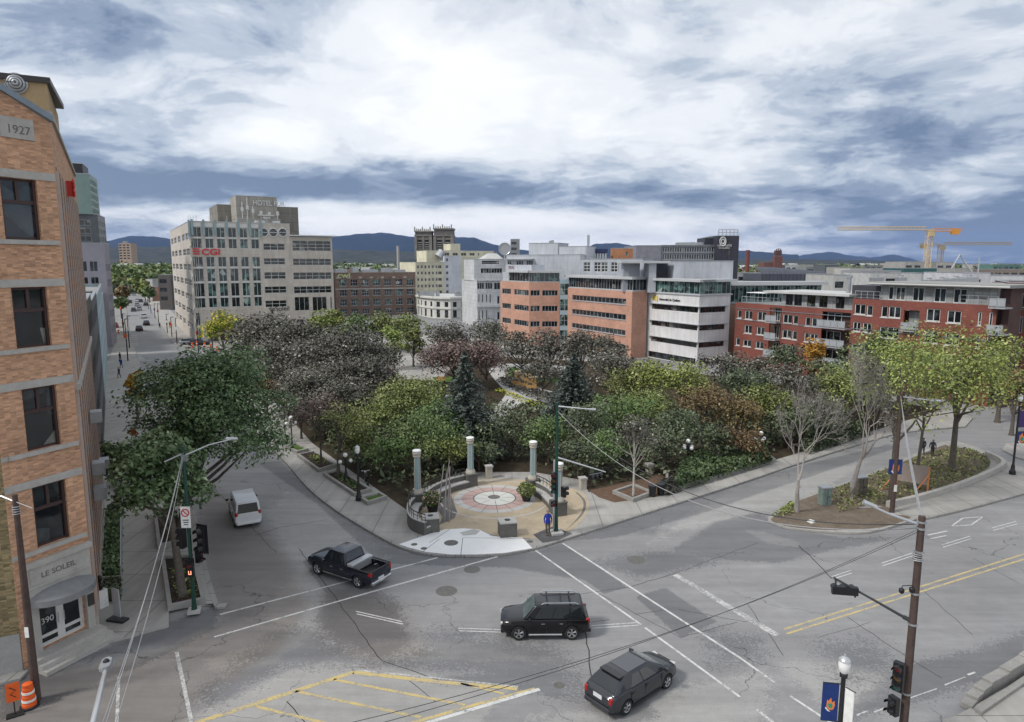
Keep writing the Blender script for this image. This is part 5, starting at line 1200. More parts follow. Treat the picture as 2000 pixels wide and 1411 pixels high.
def bare(x,y,h,r,label,seed=1,trunk=.3,m=None,leaves=0):
    root=empty('bare_tree',(x,y,.15),0,label,'tree','trees'); rd=random.Random(seed); b=MB(); tips=[]
    def grow(p,d,L,rad,dep):
        n=3; pts=[p]; q=p
        for i in range(n):
            d=(d+Vector((rd.uniform(-.16,.16),rd.uniform(-.16,.16),rd.uniform(-.02,.12)))).normalized(); q=q+d*(L/n); pts.append(q)
        b.tube(pts,[rad,rad*.88,rad*.76,rad*.62],6 if dep<2 else (4 if dep<4 else 3),cap=False)
        if dep>=7 or L<.2: tips.append(q); return
        k=rd.choice((2,3,3)) if dep<5 else 3
        for i in range(k):
            sp=rd.uniform(.3,.75) if dep>0 else rd.uniform(.3,.6); a=rd.uniform(0,2*math.pi)+i*2*math.pi/k
            ax=d.cross(Vector((0,0,1))); ax=ax.normalized() if ax.length>.05 else Vector((1,0,0)); by=ax.cross(d)
            nd=(d*math.cos(sp)+(ax*math.cos(a)+by*math.sin(a))*math.sin(sp)).normalized()
            st=pts[rd.choice((2,3,3))] if i else q
            grow(st,nd,L*rd.uniform(.66,.86),max(.009,rad*.57),dep+1)
    grow(Vector((0,0,-.2)),Vector((.02,0,1)),h*trunk,h*.018,0)
    # fit the outline to the wanted spread and height
    V=np.array(b.v); mx=np.percentile(np.hypot(V[:,0],V[:,1]),97); sz=h/V[:,2].max(); up=np.clip((V[:,2]-h*trunk*.5)/(h*.3),0,1); k=1+(r/mx-1)*up
    V[:,0]*=k; V[:,1]*=k; V[:,2]*=sz; b.v=[tuple(v) for v in V]
    b.build('branches',m or m_barkpale,root,world=False)
    if leaves:
        TP=np.array([tuple(t) for t in tips]); kk=np.clip((TP[:,2]-h*trunk*.5)/(h*.3),0,1); TP[:,0]*=1+(r/mx-1)*kk; TP[:,1]*=1+(r/mx-1)*kk; TP[:,2]*=sz
        P=TP[rng.integers(0,len(TP),leaves)]+rng.normal(size=(leaves,3))*.3; qmesh('leaves',quads(P,.13),LM['crab'],root)
def PT_(px,ytop,Y,hw,kind,label,zb=.15,**k):
    X,_,zt=at(px,ytop,Y); X0=at(px,ytop+60,Y)[0]
    return tree(X,Y,zt,hw*Y*(1.16 if hw>30 else 1.05)/F,kind,label,zb,**k)
PK='trees of the park'
for a in [
 (520,611,114,60,'crab','dark purple crown at the far left corner of the park, before the stone office block'),
 (590,626,104,62,'crab','purple grey crown just right of the bright yellow tree, in the second row'),
 (690,640,92,66,'crab','purple grey crown below the brown brick loft, third row'),
 (620,662,88,70,'crab','broad purple grey crown in the middle of the big purple mass'),
 (548,668,96,52,'crab','purple grey crown between the big street tree and the purple mass'),
 (716,694,80,62,'crab','purple grey crown at the right edge of the purple mass'),
 (605,722,76,66,'crab','low dark purple crown above the pinkish pavement tree'),
 (680,736,72,58,'crab','low dark purple crown left of the olive green mass'),
 (755,715,84,34,'pink','thin brownish crown beside the park clearing'),
 (519,736,80,24,'rust','small rusty brown crown behind the right edge of the big street tree'),
 (480,628,122,34,'crab','purple crown directly behind the bright yellow tree'),
 (800,742,70,80,'olive','olive green crown with yellow top left of the big spruce'),
 (742,776,65,52,'olive','olive crown with an orange patch behind the forked tree'),
 (860,776,64,56,'green','green crown at the left foot of the big spruce'),
 (822,812,59,66,'green','broad green crown behind the leftmost plaza column'),
 (760,850,57,46,'green','low green crown behind the row of planters'),
 (882,852,57.5,46,'olive','light green low crown left of the second plaza column'),
 (935,862,59,36,'dark','small dark shrub tree behind the gap in the plaza wall'),
 (1000,800,63,46,'dark','dark green crown at the right foot of the big spruce'),
 (1072,815,61,52,'green','muted green crown behind the third plaza column'),
 (1150,790,62,54,'dark','dark green crown crossed by the green traffic pole'),
 (1210,772,66,52,'green','blue green crown above the wires right of the traffic pole'),
 (1130,862,57,44,'dark','low dark crown beside the hanging traffic lights'),
 (885,662,100,62,'pink','wide pinkish brown crown in the middle distance above the spruce tip'),
 (950,668,98,40,'pink','second pinkish brown crown left of the paved park path'),
 (880,628,120,44,'crab','dark crown below the curved white building'),
 (955,622,116,40,'crab','dark crown below the grey stone building'),
 (1020,642,106,38,'crab','dark purple crown above the wooden crates'),
 (1075,643,104,42,'crab','dark purple crown below the angled salmon brick building'),
 (1135,650,100,46,'crab','dark purple crown below the glazed stair'),
 (1190,655,96,46,'crab','dark purple crown at the foot of the blank brick end wall'),
 (768,638,118,26,'lime','small yellow green tree left of the park clearing'),
 (806,640,120,20,'olive','small pale tree right of the yellow green one by the clearing'),
 (622,607,146,30,'lime','bright lime tree directly below the right wing of the stone office block'),
 (655,609,148,24,'lime','second bright lime tree, before the loft corner'),
 (700,614,142,30,'green','green tree in front of the left half of the brick loft'),
 (745,611,144,32,'olive','olive tree in front of the middle of the brick loft'),
 (795,612,140,34,'olive','olive tree at the right corner of the brick loft'),
 (432,610,128,37,'yellow','bright yellow and green tree in front of the stone office block'),
 (1220,718,82,40,'olive','yellow tipped green crown at the left of the yellow group, below the blank brick wall'),
 (1280,700,79,52,'lime','lime yellow crown in front of the white university building'),
 (1340,706,77,46,'lime','yellow green crown under the right corner of the white building'),
 (1262,760,70,60,'olive','olive crown below the lime yellow ones'),
 (1372,748,68,52,'rust','rusty brown crown above the globe lamp'),
 (1330,800,61,50,'dark','dark crown behind the globe lamp'),
 (1425,688,88,44,'crab','dark grey crown right of the white building'),
 (1478,700,84,42,'crab','dark grey crown below the left end of the red flats'),
 (1540,672,86,44,'dark','dark green crown left of the small orange tree'),
 (1592,656,90,24,'orange','small golden orange tree against the red flats'),
 (1630,690,80,48,'dark','dark green crown behind the taller leafless tree'),
 (1445,772,67,50,'rust','brown and green crown left of the leafless tree group'),
 (1510,752,70,50,'olive','olive brown crown above the long hedge end'),
 (1600,780,68,56,'dark','dark crown in the deep shade between both leafless trees'),
 (1690,745,76,50,'dark','dark crown behind the walkers, left of the lime maples'),
 (1400,830,60,34,'dark','low dark crown over the park railing'),
 (1450,720,78,46,'dark','dark green crown behind the rusty crown, before the white building foot'),
 (1560,712,76,48,'crab','grey brown crown behind the tip of the nearer leafless tree'),
 (1650,712,72,46,'olive','olive crown between both leafless trees, far side of the railing'),
 (1705,700,84,46,'dark','dark green crown at the back, left of the maples'),
 (1760,702,84,42,'crab','grey brown crown hidden behind the maples'),
 (1545,800,66,46,'dark','dark low crown behind the farther hedge'),
 (1300,842,58,46,'dark','dark low crown between globe lamp and slim framed tree'),
 (1440,840,61,44,'rust','low brown crown over the stone fence post'),
 (1190,845,58,46,'green','low green crown above the hanging traffic lights'),
 (1060,700,92,40,'crab','grey brown crown between the crates and the second spruce'),
 (1200,690,90,46,'crab','grey brown crown left of the yellow group, by the brick end wall'),
 (640,700,82,60,'crab','grey brown crown filling the centre of the left mass'),
 (560,640,106,52,'crab','grey brown crown just right of the yellow tree, front row'),
 (740,668,98,44,'crab','grey brown crown right of the left mass, before the pale clearing trees'),
 (470,670,104,34,'crab','grey brown crown between the yellow tree and the huge street tree'),
 (585,770,70,40,'crab','grey brown crown behind the pinkish pavement tree'),
 (700,830,60,40,'olive','olive crown right behind the forked tree'),
 (960,820,62,44,'dark','dark green crown directly below the big spruce'),
]: PT_(*a[:5],a[5],group=PK)
spruce(*at(908,683,63)[:2],at(908,683,63)[2],4.3,'tall blue green spruce in the middle of the park')
spruce(*at(1120,688,77)[:2],at(1120,688,77)[2],4.3,'second spruce with grey green needles right of the paved path')
# named trees along the pavements
def TB(pb,ytop,hw,kind,label,lean=(0,0),**k):
    x,y=g(*pb,z=.15); zt=at(pb[0],ytop,y)[2]; return tree(x,y,zt,hw*y*1.03/F,kind,label,lean=lean,**k)
TB((628,914),768,48,'pink','slim pinkish brown tree in the farther framed bed on the left pavement',zb=.34,tr=.10,gap=.8)
TB((660,933),790,46,'olive','forked green tree in the framed bed beside the lamp post',zb=.36,lean=(.6,.3),tr=.15)
TB((1237,972),808,50,'crab','slim pale leaved tree in the square concrete frame',zb=.34,tr=.10,gap=.62,bark=m_barkbirch)
bare(*g(1556,1003),at(1556,735,49)[2],3.0,'leafless grey tree nearest the tip of the traffic island',4,.28,leaves=160)
bare(*g(1662,978),at(1662,668,52)[2],2.7,'taller leafless grey tree second from the tip of the traffic island',9,.26,leaves=500)
x,y=g(1858,922); tree(x,y,at(1858,640,y)[2],5.0,'lime','big yellow green maple with thick trunk at the far end of the island',zb=.30,tr=.27,gap=.75)
x,y=g(1740,985); tree(x,y,at(1740,630,y)[2],4.5,'lime','yellow green maple rising behind the orange framed board',zb=.30,tr=.22,gap=.62,lean=(.4,.9))
x,y=g(1788,948); tree(x,y,at(1800,680,y)[2],3.6,'olive','forked green maple between the board and the thick trunked maple',zb=.36,tr=.14,gap=.5,lean=(1.2,.8))
PT_(1965,660,78,46,'lime','yellow green crown at the right edge in front of the red tower')
PT_(1990,712,72,26,'rust','small rusty red crown at the right edge over the banner lamp')
PT_(1720,652,84,58,'green','green crown at the back of the maples, against the red flats')
PT_(1890,700,88,34,'rust','reddish crown behind the maples near the side street')
# large street tree on the left: two stems from the two beds
x,y=g(345,1042,.2); tree(x,y,at(400,688,y)[2],4.6,'street','huge dark green street tree filling the left street, in the farther bed',zb=.10,lean=(2.1,1.6),tr=.34,n=34000,leaf=.125,asp_z=1,bark=m_bark)
x,y=g(357,1166,.2); tree(x,y,at(330,862,y)[2],2.7,'street','smaller dark green tree in the corner bed beside the signal pole',zb=.36,lean=(-1.6,1.4),tr=.24,n=8000,leaf=.14)
x,y=g(222,950,.15); tree(x,y,3.9,1.35,'street','rounded green shrub against the side of the brick building',zb=.05,n=3500,leaf=.14,tr=.08)
x,y=g(252,765,.15); PT_(262,726,78,16,'orange','little golden tree peeping past the left edge of the huge street tree',zb=.2)
# hedges and low planting
def foliage_box(name,label,cat,poly,z0,z1,kind,n,leaf=.12,group=None,kind_=None,holes=.0):
    q=np.array(poly); lo=q.min(0); hi=q.max(0); pts=[]
    tot=0
    while tot<n:
        P=rng.random((n*2,2))*(hi-lo)+lo; s=sdist(P,poly); P=P[s>0]; s=s[s>0]; pts.append(np.c_[P,s]); tot+=len(P)
    P=np.concatenate(pts)[:n]; hgt=(z1-z0)*(.80+.25*np.sin(P[:,0]*1.7)*np.cos(P[:,1]*1.3)); 
    f=np.minimum(1,P[:,2]/.35)**.5; z=z0+hgt*f*(1-.35*rng.random(n)**2)
    side=rng.random(n)<.3; z[side]=z0+(hgt*f*rng.random(n))[side]
    C=np.c_[P[:,:2],z]; c=q.mean(0); root=empty(name,(c[0],c[1],z0),0,label,cat,group) if kind_!='stuff' else None
    o=qmesh('foliage' if root is not None else name,quads(C,leaf,up=.5),LM[kind],root,off=(c[0],c[1],z0) if root is not None else (0,0,0))
    if kind_: T(o,kind='stuff')
    return root
foliage_box('hedge','long clipped green hedge in the walled bed right of the plaza','hedge',G((1312,955),(1345,952),(1508,903),(1490,872),(1330,905),z=.3),.3,1.5,'street',9000,.14,'hedges')
foliage_box('hedge','dark hedge beyond the first bed, under the leafless trees','hedge',G((1560,878),(1580,885),(1700,848),(1690,830),(1580,850),z=.3),.2,1.5,'dark',4500,.16,'hedges')
foliage_box('bush','pale flowering bush at the near end of the hedge bed','bush',G((1285,955),(1300,966),(1330,957),(1310,940),z=.3),.2,1.2,'crab',900,.14)
for poly,kd,n,h in ((G((1640,1005),(1760,985),(1930,930),(1935,900),(1900,882),(1850,880),(1740,915),(1620,965)),'olive',2600,.38),(G((1508,1012),(1530,1016),(1560,1000),(1545,985)),'lime',160,.35),
    (G((203,1000),(196,1133),(238,1130),(240,1005)),'street',1500,.35),(G((203,1145),(200,1180),(235,1180),(238,1140)),'dark',500,.5),
    (G((600,896),(622,915),(645,908),(620,892)),'olive',300,.3),(G((650,935),(690,962),(712,955),(668,930)),'green',260,.25),(G((328,1120),(345,1185),(395,1172),(380,1110)),'olive',200,.3)):
    foliage_box('ground_cover',None,None,poly,.2,.2+h,kd,n,.12,None,'stuff')
# flower beds in the park by the path
foliage_box('flower_bed','long bed of dark flowers and grasses beside the paved park path','flower bed',G((968,745),(1040,780),(1110,800),(1150,800),(1060,765),(990,735),z=.2),.2,.9,'crab',1600,.2)
foliage_box('flower_bed','yellow edging flowers along the paved park path','flower bed',G((975,758),(1045,786),(1110,802),(1100,806),(1035,790),(965,764),z=.2),.2,.5,'yellow',500,.16)
foliage_box('shrub_bed','green shrub bed in front of the wooden crates','shrub bed',G((985,727),(1010,742),(1050,750),(1045,735),(1005,722),z=.2),.2,1.0,'green',900,.2)
# undergrowth filling the shaded park floor beneath the crowns
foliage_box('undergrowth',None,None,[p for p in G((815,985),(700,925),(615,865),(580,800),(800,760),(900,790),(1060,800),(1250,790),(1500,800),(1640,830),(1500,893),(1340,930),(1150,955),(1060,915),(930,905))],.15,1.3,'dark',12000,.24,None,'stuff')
# ---------------------------------------------------------------- far woods, hills
def ridge(name,prof,D,depth,m,seed):
    """ridge line given as (pixel x, pixel y) seen from the camera at distance D: real slopes in front and behind"""
    r2=np.random.default_rng(seed); xs=np.linspace(prof[0][0],prof[-1][0],260); ys=np.interp(xs,[p[0] for p in prof],[p[1] for p in prof])
    ph=r2.random(9)*6; ys=ys+.5*np.sin(xs*.11+ph[0])+.35*np.sin(xs*.27+ph[1])
    rows=[(-1,0),(-.75,.22),(-.5,.48),(-.3,.7),(-.15,.88),(0,1),(.3,.8),(1,0)]
    V=[]
    for t,h in rows:
        for i,(x,y) in enumerate(zip(xs,ys)):
            X,Y,Z=at(x,y,D); Y2=D+t*depth; k=Y2/D; wob=1+.16*math.sin(x*.05+t*5+ph[2])*(1-abs(h-.5)) *(h<1)
            V.append((X*k,Y2,max(-3,(Z*h*wob if h<1 else Z)+(-2 if h==0 else 0))))
    n=len(xs); f=[(j*n+i,j*n+i+1,(j+1)*n+i+1,(j+1)*n+i) for j in range(len(rows)-1) for i in range(n-1)]
    b=MB(); b.add(V,f); o=b.build(name,m,smooth=180); T(o,kind='structure')
def hillmat(name,c1,c2,sc_):
    t=NT(name); return t.fin(t.ramp(t.noise(sc_,8,.7),[(.35,c1),(.65,c2)]),.95,0.0,.05)
m_hill=hillmat('haze_blue_forest',(.010,.022,.036),(.020,.034,.050),.004); m_hill2=hillmat('hill_slope',(.022,.034,.028),(.075,.075,.07),.012)  # farther hills: some haze blue is painted into the dark forest colour
ridge('hills',[(120,474),(210,470),(260,460),(310,463),(350,468),(560,475),(640,463),(700,457),(745,454),(790,460),(810,463),(880,462),(925,464),(955,474),(990,484),(1040,490),(1140,486),(1165,476),(1200,474),(1250,482),(1290,490),(1400,492),(1460,489),(1500,493),(1560,498)],9500,2600,m_hill,1)
ridge('hills',[(1380,500),(1440,494),(1510,497),(1560,500),(1600,493),(1625,492),(1670,500),(1700,503),(1745,497),(1775,503),(1800,512),(1900,516),(2150,518)],13500,2800,m_hill,2)
ridge('hills',[(-100,486),(100,484),(300,482),(520,484),(760,490),(960,497),(1200,503),(1500,506),(1700,508),(1850,514),(2000,520),(2200,521)],4300,1500,m_hill2,3)
ridge('hills',[(-2500,480),(-1200,470),(-300,478),(130,476)],11000,2500,m_hill,5)
ridge('hills',[(2100,519),(2800,512),(4000,505)],12000,2500,m_hill,6)
def woods(name,areas,kind,seed):
    P=[]
    for (x0,x1,y0,y1,n,s) in areas:
        for _ in range(n):
            px=rng.uniform(x0,x1); Y=rng.uniform(y0,y1); X=(px-1000)/F*Y; r=s*rng.uniform(.7,1.3); m=46
            d=rng.normal(size=(m,3)); d/=np.linalg.norm(d,axis=1)[:,None]; d[:,2]=np.abs(d[:,2])*1.2
            P.append(np.array([X,Y,r*.55])+d*r*np.array([1,1,.9])*(.8+.3*rng.random((m,1))))
    P=np.concatenate(P); o=qmesh(name,quads(P,1.7),LM[kind],None); T(o,kind='stuff')
woods('distant_woods',[(212,345,430,900,190,8),(650,815,300,620,120,5.5),(150,700,700,1500,220,9),(650,1000,650,1600,160,9),(1430,2050,500,1700,260,8)],'green',1)
woods('distant_woods',[(212,345,450,1000,150,8),(650,815,300,650,90,5.5),(250,330,380,520,10,5),(1430,2050,700,1700,120,8)],'olive',2)
woods('distant_woods',[(212,345,600,1000,50,6),(655,815,420,650,40,5.5)],'dark',3)

# ---------------------------------------------------------------- haze: one closed box of thin even air
def haze():
    b=MB(); b.box((0,8250,330),(40000,17100,664)); m=bpy.data.materials.new('haze_air'); m.use_nodes=True; nt=m.node_tree
    for n in list(nt.nodes): nt.nodes.remove(n)
    o=nt.nodes.new('ShaderNodeOutputMaterial'); v=nt.nodes.new('ShaderNodeVolumePrincipled'); v.inputs['Color'].default_value=(.38,.55,1.0,1); v.inputs['Density'].default_value=3.1e-5; v.inputs['Anisotropy'].default_value=0
    nt.links.new(v.outputs[0],o.inputs['Volume']); ob=b.build('haze',m); T(ob,kind='stuff')
haze()
# ================================================================ plaza furniture
m_turqc=mat('turquoise_column',(.22,.33,.36),.5,0,.1,3,5,.4); m_blockc=mat('dark_stone_block',(.13,.125,.115),.85,0,.15,2,6,.2,.1); m_blocktop=mat('pale_block_top',(.42,.41,.39),.8,0,.1)
m_col=mat('column_stone',(.44,.41,.35),.7,0,.1); m_lampw=mat('frosted_globe',(.82,.82,.80),.3,0,.03,1,4,.5); m_iron2=mat('black_iron',(.025,.026,.028),.45,.2,.15); m_greenp=mat('dark_green_paint',(.015,.06,.045),.4,.1,.15)
m_wood=mat('brown_pole',(.085,.060,.052),.7,0,.25,1.5,6,.2,.2); m_orange=mat('safety_orange',(.75,.12,.02),.5,0,.08); m_steelc=mat('steel_pale',(.50,.51,.52),.35,.5,.06)
def column(pb,ytop,label):
    x,y=g(*pb,z=.16); r=empty('plaza_column',(x,y,.16),0,label,'column','columns around the round plaza'); zt=at(pb[0],ytop,y)[2]-.16; ph=.95
    b=MB(); b.box((0,0,ph/2),(.95,.95,ph),.4); b.box((0,0,ph+.05),(1.02,1.02,.1),.4); b.build('pedestal',m_blockc,r,world=False,bevel=(.02,1))
    b=MB(); b.box((.0,-.47,.5),(.45,.03,.5),.4) ; b.lathe((0,0,ph+.1),[(.42,0),(.42,.12),(.36,.2),(.34,.32)],20); b.lathe((0,0,zt-.62),[(.25,0),(.30,.06),(.30,.12),(.24,.2),(.33,.26),(.33,.36),(.27,.42)],20); b.build('stone_ring',m_col,r,world=False,smooth=40)
    b=MB(); b.lathe((0,0,ph+.4),[(.25,0),(.225,zt-ph-1.02)],10); b.build('shaft',m_turqc,r,world=False)
    b=MB()
    for k in range(5): a=2*math.pi*k/5+.2; b.tube([(.24*math.cos(a),.24*math.sin(a),ph+.4),(.215*math.cos(a),.215*math.sin(a),zt-.62)],.04,5)
    b.build('rib',m_col,r,world=False)
    b=MB(); b.lathe((0,0,zt-.20),[(.28,0),(.34,.05),(.34,.10),(.26,.15),(.12,.17)],20); b.build('lamp_cap',m_lampw,r,world=False,smooth=60)
column((816,988),877,'turquoise column with white cap, leftmost of the four around the plaza')
column((919,947),852,'turquoise column behind the plaza between the long bench and the park gap')
column((1041,959),860,'turquoise column at the park gap, right of the dark opening')
column((1091,1004),902,'shorter column partly hidden behind the green signal pole')
def bench(pts,label,grp='curved benches around the plaza'):
    """curved wall with a seat on the plaza side and a rail on top"""
    P=smooth(pts,6); c=P[len(P)//2]; r=empty('curved_bench',(c[0],c[1],.16),0,label,'bench',grp)
    V=[Vector(p) for p in P]; n=len(V); ctr=Vector(PC)
    def off(i,d): 
        t=(V[min(i+1,n-1)]-V[max(i-1,0)]).normalized(); nn=Vector((-t.y,t.x)); 
        if nn.dot(ctr-V[i])<0: nn=-nn
        return V[i]+nn*d
    def strip(d0,d1,z0,z1,name,m):
        b=MB(); vs=[]
        for d,z in ((d0,z0),(d1,z0),(d1,z1),(d0,z1)): vs+=[(*off(i,d),z) for i in range(n)]
        fs=[]
        for k in range(4):
            for i in range(n-1): fs.append((k*n+i,k*n+i+1,((k+1)%4)*n+i+1,((k+1)%4)*n+i))
        fs+=[(0,n,2*n,3*n),(n-1,4*n-1,3*n-1,2*n-1)]; b.add(vs,fs); return b.build(name,m,r)
    strip(0,.22,.16,1.05,'wall',m_blockc); strip(.22,.75,.16,.60,'seat_base',m_blockc); strip(.23,.80,.60,.70,'seat',m_blocktop); strip(-.02,.24,1.05,1.10,'wall_cap',m_blocktop)
    b=MB()
    b.tube([(*off(i,.1),1.62) for i in range(n)],.035,6); b.tube([(*off(i,.1),1.38) for i in range(n)],.02,5)
    for i in range(0,n,2): b.tube([(*off(i,.1),1.08),(*off(i,.1),1.62)],.022,5)
    b.build('railing',m_iron2,r)
    return r
bench(G((829,1046),(806,1037),(796,1024),(797,1005),(806,994),z=.16),'short curved bench with dark wall at the left end of the plaza')
bench(G((828,982),(848,968),(876,956),(906,948),z=.16),'long curved bench between the two left turquoise columns')
bench(G((1050,962),(1070,972),(1087,988),(1092,996),z=.16),'curved bench right of the plaza behind the signal pole')
def sblock(pb,label,w=1.15,h=.95):
    x,y=g(*pb,z=.16); r=empty('stone_block',(x,y,.16),R(12),label,'litter block','square stone blocks at the plaza edge')
    b=MB(); b.box((0,0,h/2),(w,w*.9,h)); b.build('body',m_blockc,r,world=False,bevel=(.02,1)); b=MB(); b.box((0,0,h+.05),(w+.06,w*.9+.06,.1)); b.build('top_slab',m_blocktop,r,world=False,bevel=(.02,1))
    b=MB(); b.lathe((0,0,h+.1),[(.2,0),(.2,.02),(.13,.025),(.02,.025)],16); b.build('ash_hole',m_iron2,r,world=False)
sblock((841,1035),'dark square stone block with white marks at the left end of the plaza bench wall')
sblock((991,1044),'dark square stone block standing alone on the white concrete apron')
sblock((1086,1000),'dark square stone block behind the signal pole and the man',.9,.9)
for pb,yt,lab in (((955,933),909,'pale stone gate post at the left of the dark park entrance'),((1138,954),932,'pale stone gate post right of the plaza where the fence begins'),((1268,925),905,'pale stone fence post behind the slim tree'),((1440,892),866,'pale stone fence post at the end of the railing')):
    x,y=g(*pb,z=.16); h=at(pb[0],yt,y)[2]-.16; r=empty('gate_post',(x,y,.16),.3,lab,'post','stone posts of the park fence'); b=MB(); b.box((0,0,h/2-.08),(.5,.5,h-.16)); b.build('shaft',m_col,r,world=False); b=MB(); b.box((0,0,h-.06),(.62,.62,.14)); b.build('cap',m_blocktop,r,world=False)
def fence(pts,h,label,step=.16,name='railing_fence'):
    V=[Vector(p) for p in pts]; r=empty(name,(*V[0],.16),0,label,'fence'); b=MB(); bp=MB()
    for a,e in zip(V,V[1:]):
        L=(e-a).length; n=int(L/step); d=(e-a)/L
        for z in (.25,h-.05): b.tube([(*a,z+.16),(*e,z+.16)],.025,4)
        for i in range(n+1): p=a+d*(i*L/n); b.tube([(*p,.16),(*p,.16+h)],.012,3,cap=False)
        bp.tube([(*a,.16),(*a,.3+h)],.06,6)
    b.build('bars',m_iron2,r); bp.build('posts',m_iron2,r)
fence(G((1150,950),(1265,925),(1345,905),(1440,890)),1.2,'black iron railing along the park behind the hedge',.2)
fence(G((1452,885),(1560,850),(1640,826)),1.2,'black iron railing farther along the park beyond the stone post',.25)
# metal rail in front of the brick building beds
def lowrail(pts,label,h=.9):
    r=empty('handrail',(*pts[0],.15),0,label,'railing'); b=MB()
    for a,e in zip(pts,pts[1:]):
        b.tube([(*a,.15+h),(*e,.15+h)],.03,6)
        n=max(1,int(math.dist(a,e)/1.5))
        for i in range(n+1): t=i/n; b.tube([(a[0]+(e[0]-a[0])*t,a[1]+(e[1]-a[1])*t,.15),(a[0]+(e[0]-a[0])*t,a[1]+(e[1]-a[1])*t,.15+h)],.022,5)
    b.build('tube',m_steelc,r)
lowrail(G((204,990),(238,995),(238,1140)),'pale tube railing around the green bed beside the brick building')
# flower pots
def pot(pb,label,kd1,r0=.45,h=.55,fl=True):
    x,y=g(*pb,z=.16); r=empty('flower_pot',(x,y,.16),0,label,'flower pot','plant tubs on the plaza'); b=MB(); b.lathe((0,0,0),[(r0*.7,0),(r0,h),(r0*1.08,h),(r0*1.08,h+.06),(r0*.9,h+.06),(r0*.85,h-.05),(.02,h-.05)],18); b.build('tub',m_iron2,r,world=False,smooth=40)
    P=rng.normal(size=(900,3)); P/=np.linalg.norm(P,axis=1)[:,None]; P=P*np.array([.75,.75,.62])*(.6+.4*rng.random((900,1)))+[0,0,h+.5]; qmesh('foliage',quads(P,.09),LM[kd1],r)
    if fl: Q=P[:170]*1.0; Q[:,2]+=.05; qmesh('flowers',quads(Q,.09),LM['pinkfl'] if 'pinkfl' in LM else LM['pink'],r)
LM['pinkfl']=leafmat('petals_pink',[(.1,(.45,.12,.13)),(.6,(.55,.35,.33)),(.9,(.65,.6,.55))])
pot((845,1001),'black tub of green leaves and pink flowers by the left plaza bench','green')
pot((1028,978),'tub with a pale green bush at the right rim of the paving rings','olive',.4,.4,False)
# timber pole sculpture
x,y=g(870,1012,.16); r=empty('pole_sculpture',(x,y,.16),0,'cluster of thin leaning grey poles standing by the flower tub','sculpture'); 
for k,(dx,dy,tx,ty,h) in enumerate(((-.6,0,-.1,.4,3.9),(-.2,-.3,.3,.5,4.2),(.2,-.5,.35,.3,3.8),(.5,-.1,.3,.1,3.0),(0,-.7,.1,.2,3.3),(.35,-.75,.4,.1,2.6))):
    b=MB(); b.tube([(dx,dy,0),(tx,ty,h)],[.05,.035],6); b.build('pole',m_barkpale,r,world=False)
# bins by the square planter
for px,lab in ((1274,'black litter bin left of its twin, beside the framed slim tree'),(1290,'black litter bin right of its twin, before the hedge')):
    x,y=g(px,969 if px<1280 else 966,.16); r=empty('litter_bin',(x,y,.16),0,lab,'bin','black litter bins'); b=MB(); b.lathe((0,0,0),[(.24,0),(.3,.75),(.34,.8),(.34,.88)],16); b.build('body',m_iron2,r,world=False,smooth=40); b=MB(); b.lathe((0,0,.88),[(.35,0),(.33,.06),(.14,.12),(.12,.1)],16); b.build('lid',mat('bin_lid',(.05,.052,.055),.35,.2),r,world=False,smooth=40)
# ---------------------------------------------------------------- lamps
def globe_lamp(x,y,zt,label,n=4,grp='cast iron globe lamps in the park'):
    r=empty('street_lamp',(x,y,.16),0,label,'street lamp',grp); h=zt-.16
    b=MB(); b.lathe((0,0,0),[(.24,0),(.24,.25),(.15,.35),(.12,.7),(.07,.9),(.055,h-.75),(.08,h-.72),(.08,h-.65),(.05,h-.45),(.05,h-.36)],10)
    for k in range(n): a=2*math.pi*k/n+.5; b.tube([(0,0,h-.95),(.25*math.cos(a),.25*math.sin(a),h-1.02),(.45*math.cos(a),.45*math.sin(a),h-.92)],.03,5)
    b.build('post',m_iron2,r,world=False,smooth=50)
    b=MB(); b.ball((0,0,h-.2),.2); b.build('globe',m_lampw,r,world=False,smooth=180)
    for k in range(n): a=2*math.pi*k/n+.5; b=MB(); b.ball((.45*math.cos(a),.45*math.sin(a),h-.75),.17); b.build('globe',m_lampw,r,world=False,smooth=180)
for pb,yt,lab,n in (((1342,921),857,'globe lamp rising out of the clipped hedge',4),((1583,872),818,'globe lamp behind the leafless tree nearest the island tip',4),((1484,897),842,'globe lamp near the end of the hedge, seen through branches',3),
    ((676,938),884,'small lamp with paired white globes behind the forked tree',2),((558,865),778,'distant lamp with a white globe beside the huge street tree',2),((571,880),812,'lamp with pale globes at the far planter end',2)):
    x,y=g(*pb,z=.16); globe_lamp(x,y,at(pb[0],yt,y)[2],lab,n)
def acorn(x,y,z0,zt,label,banners=(),col=m_iron2,rz=0):
    r=empty('street_lamp',(x,y,z0),rz,label,'street lamp','acorn lamps on black posts'); h=zt-z0
    b=MB(); b.lathe((0,0,0),[(.26,0),(.26,.3),(.17,.4),(.15,.75),(.09,.95),(.075,h-.9),(.13,h-.86),(.13,h-.74),(.1,h-.7)],12); b.build('post',col,r,world=False,smooth=40)
    b=MB(); b.lathe((0,0,h-.7),[(.11,0),(.18,.12),(.205,.3),(.17,.46)],16); b.build('globe',m_lampw,r,world=False,smooth=60)
    b=MB(); b.lathe((0,0,h-.24),[(.21,0),(.19,.06),(.08,.13),(.04,.15),(.03,.22)],16); b.build('cap',m_steelc,r,world=False,smooth=40)
    return r,h
m_navy=mat('banner_navy',(.012,.035,.16),.6,0,.08); m_purp=mat('banner_purple',(.06,.03,.14),.6,0,.08); m_bor=mat('banner_orange',(.75,.22,.06),.6); m_bgr=mat('banner_green',(.03,.28,.18),.6); m_bw=mat('banner_white',(.75,.75,.72),.6)
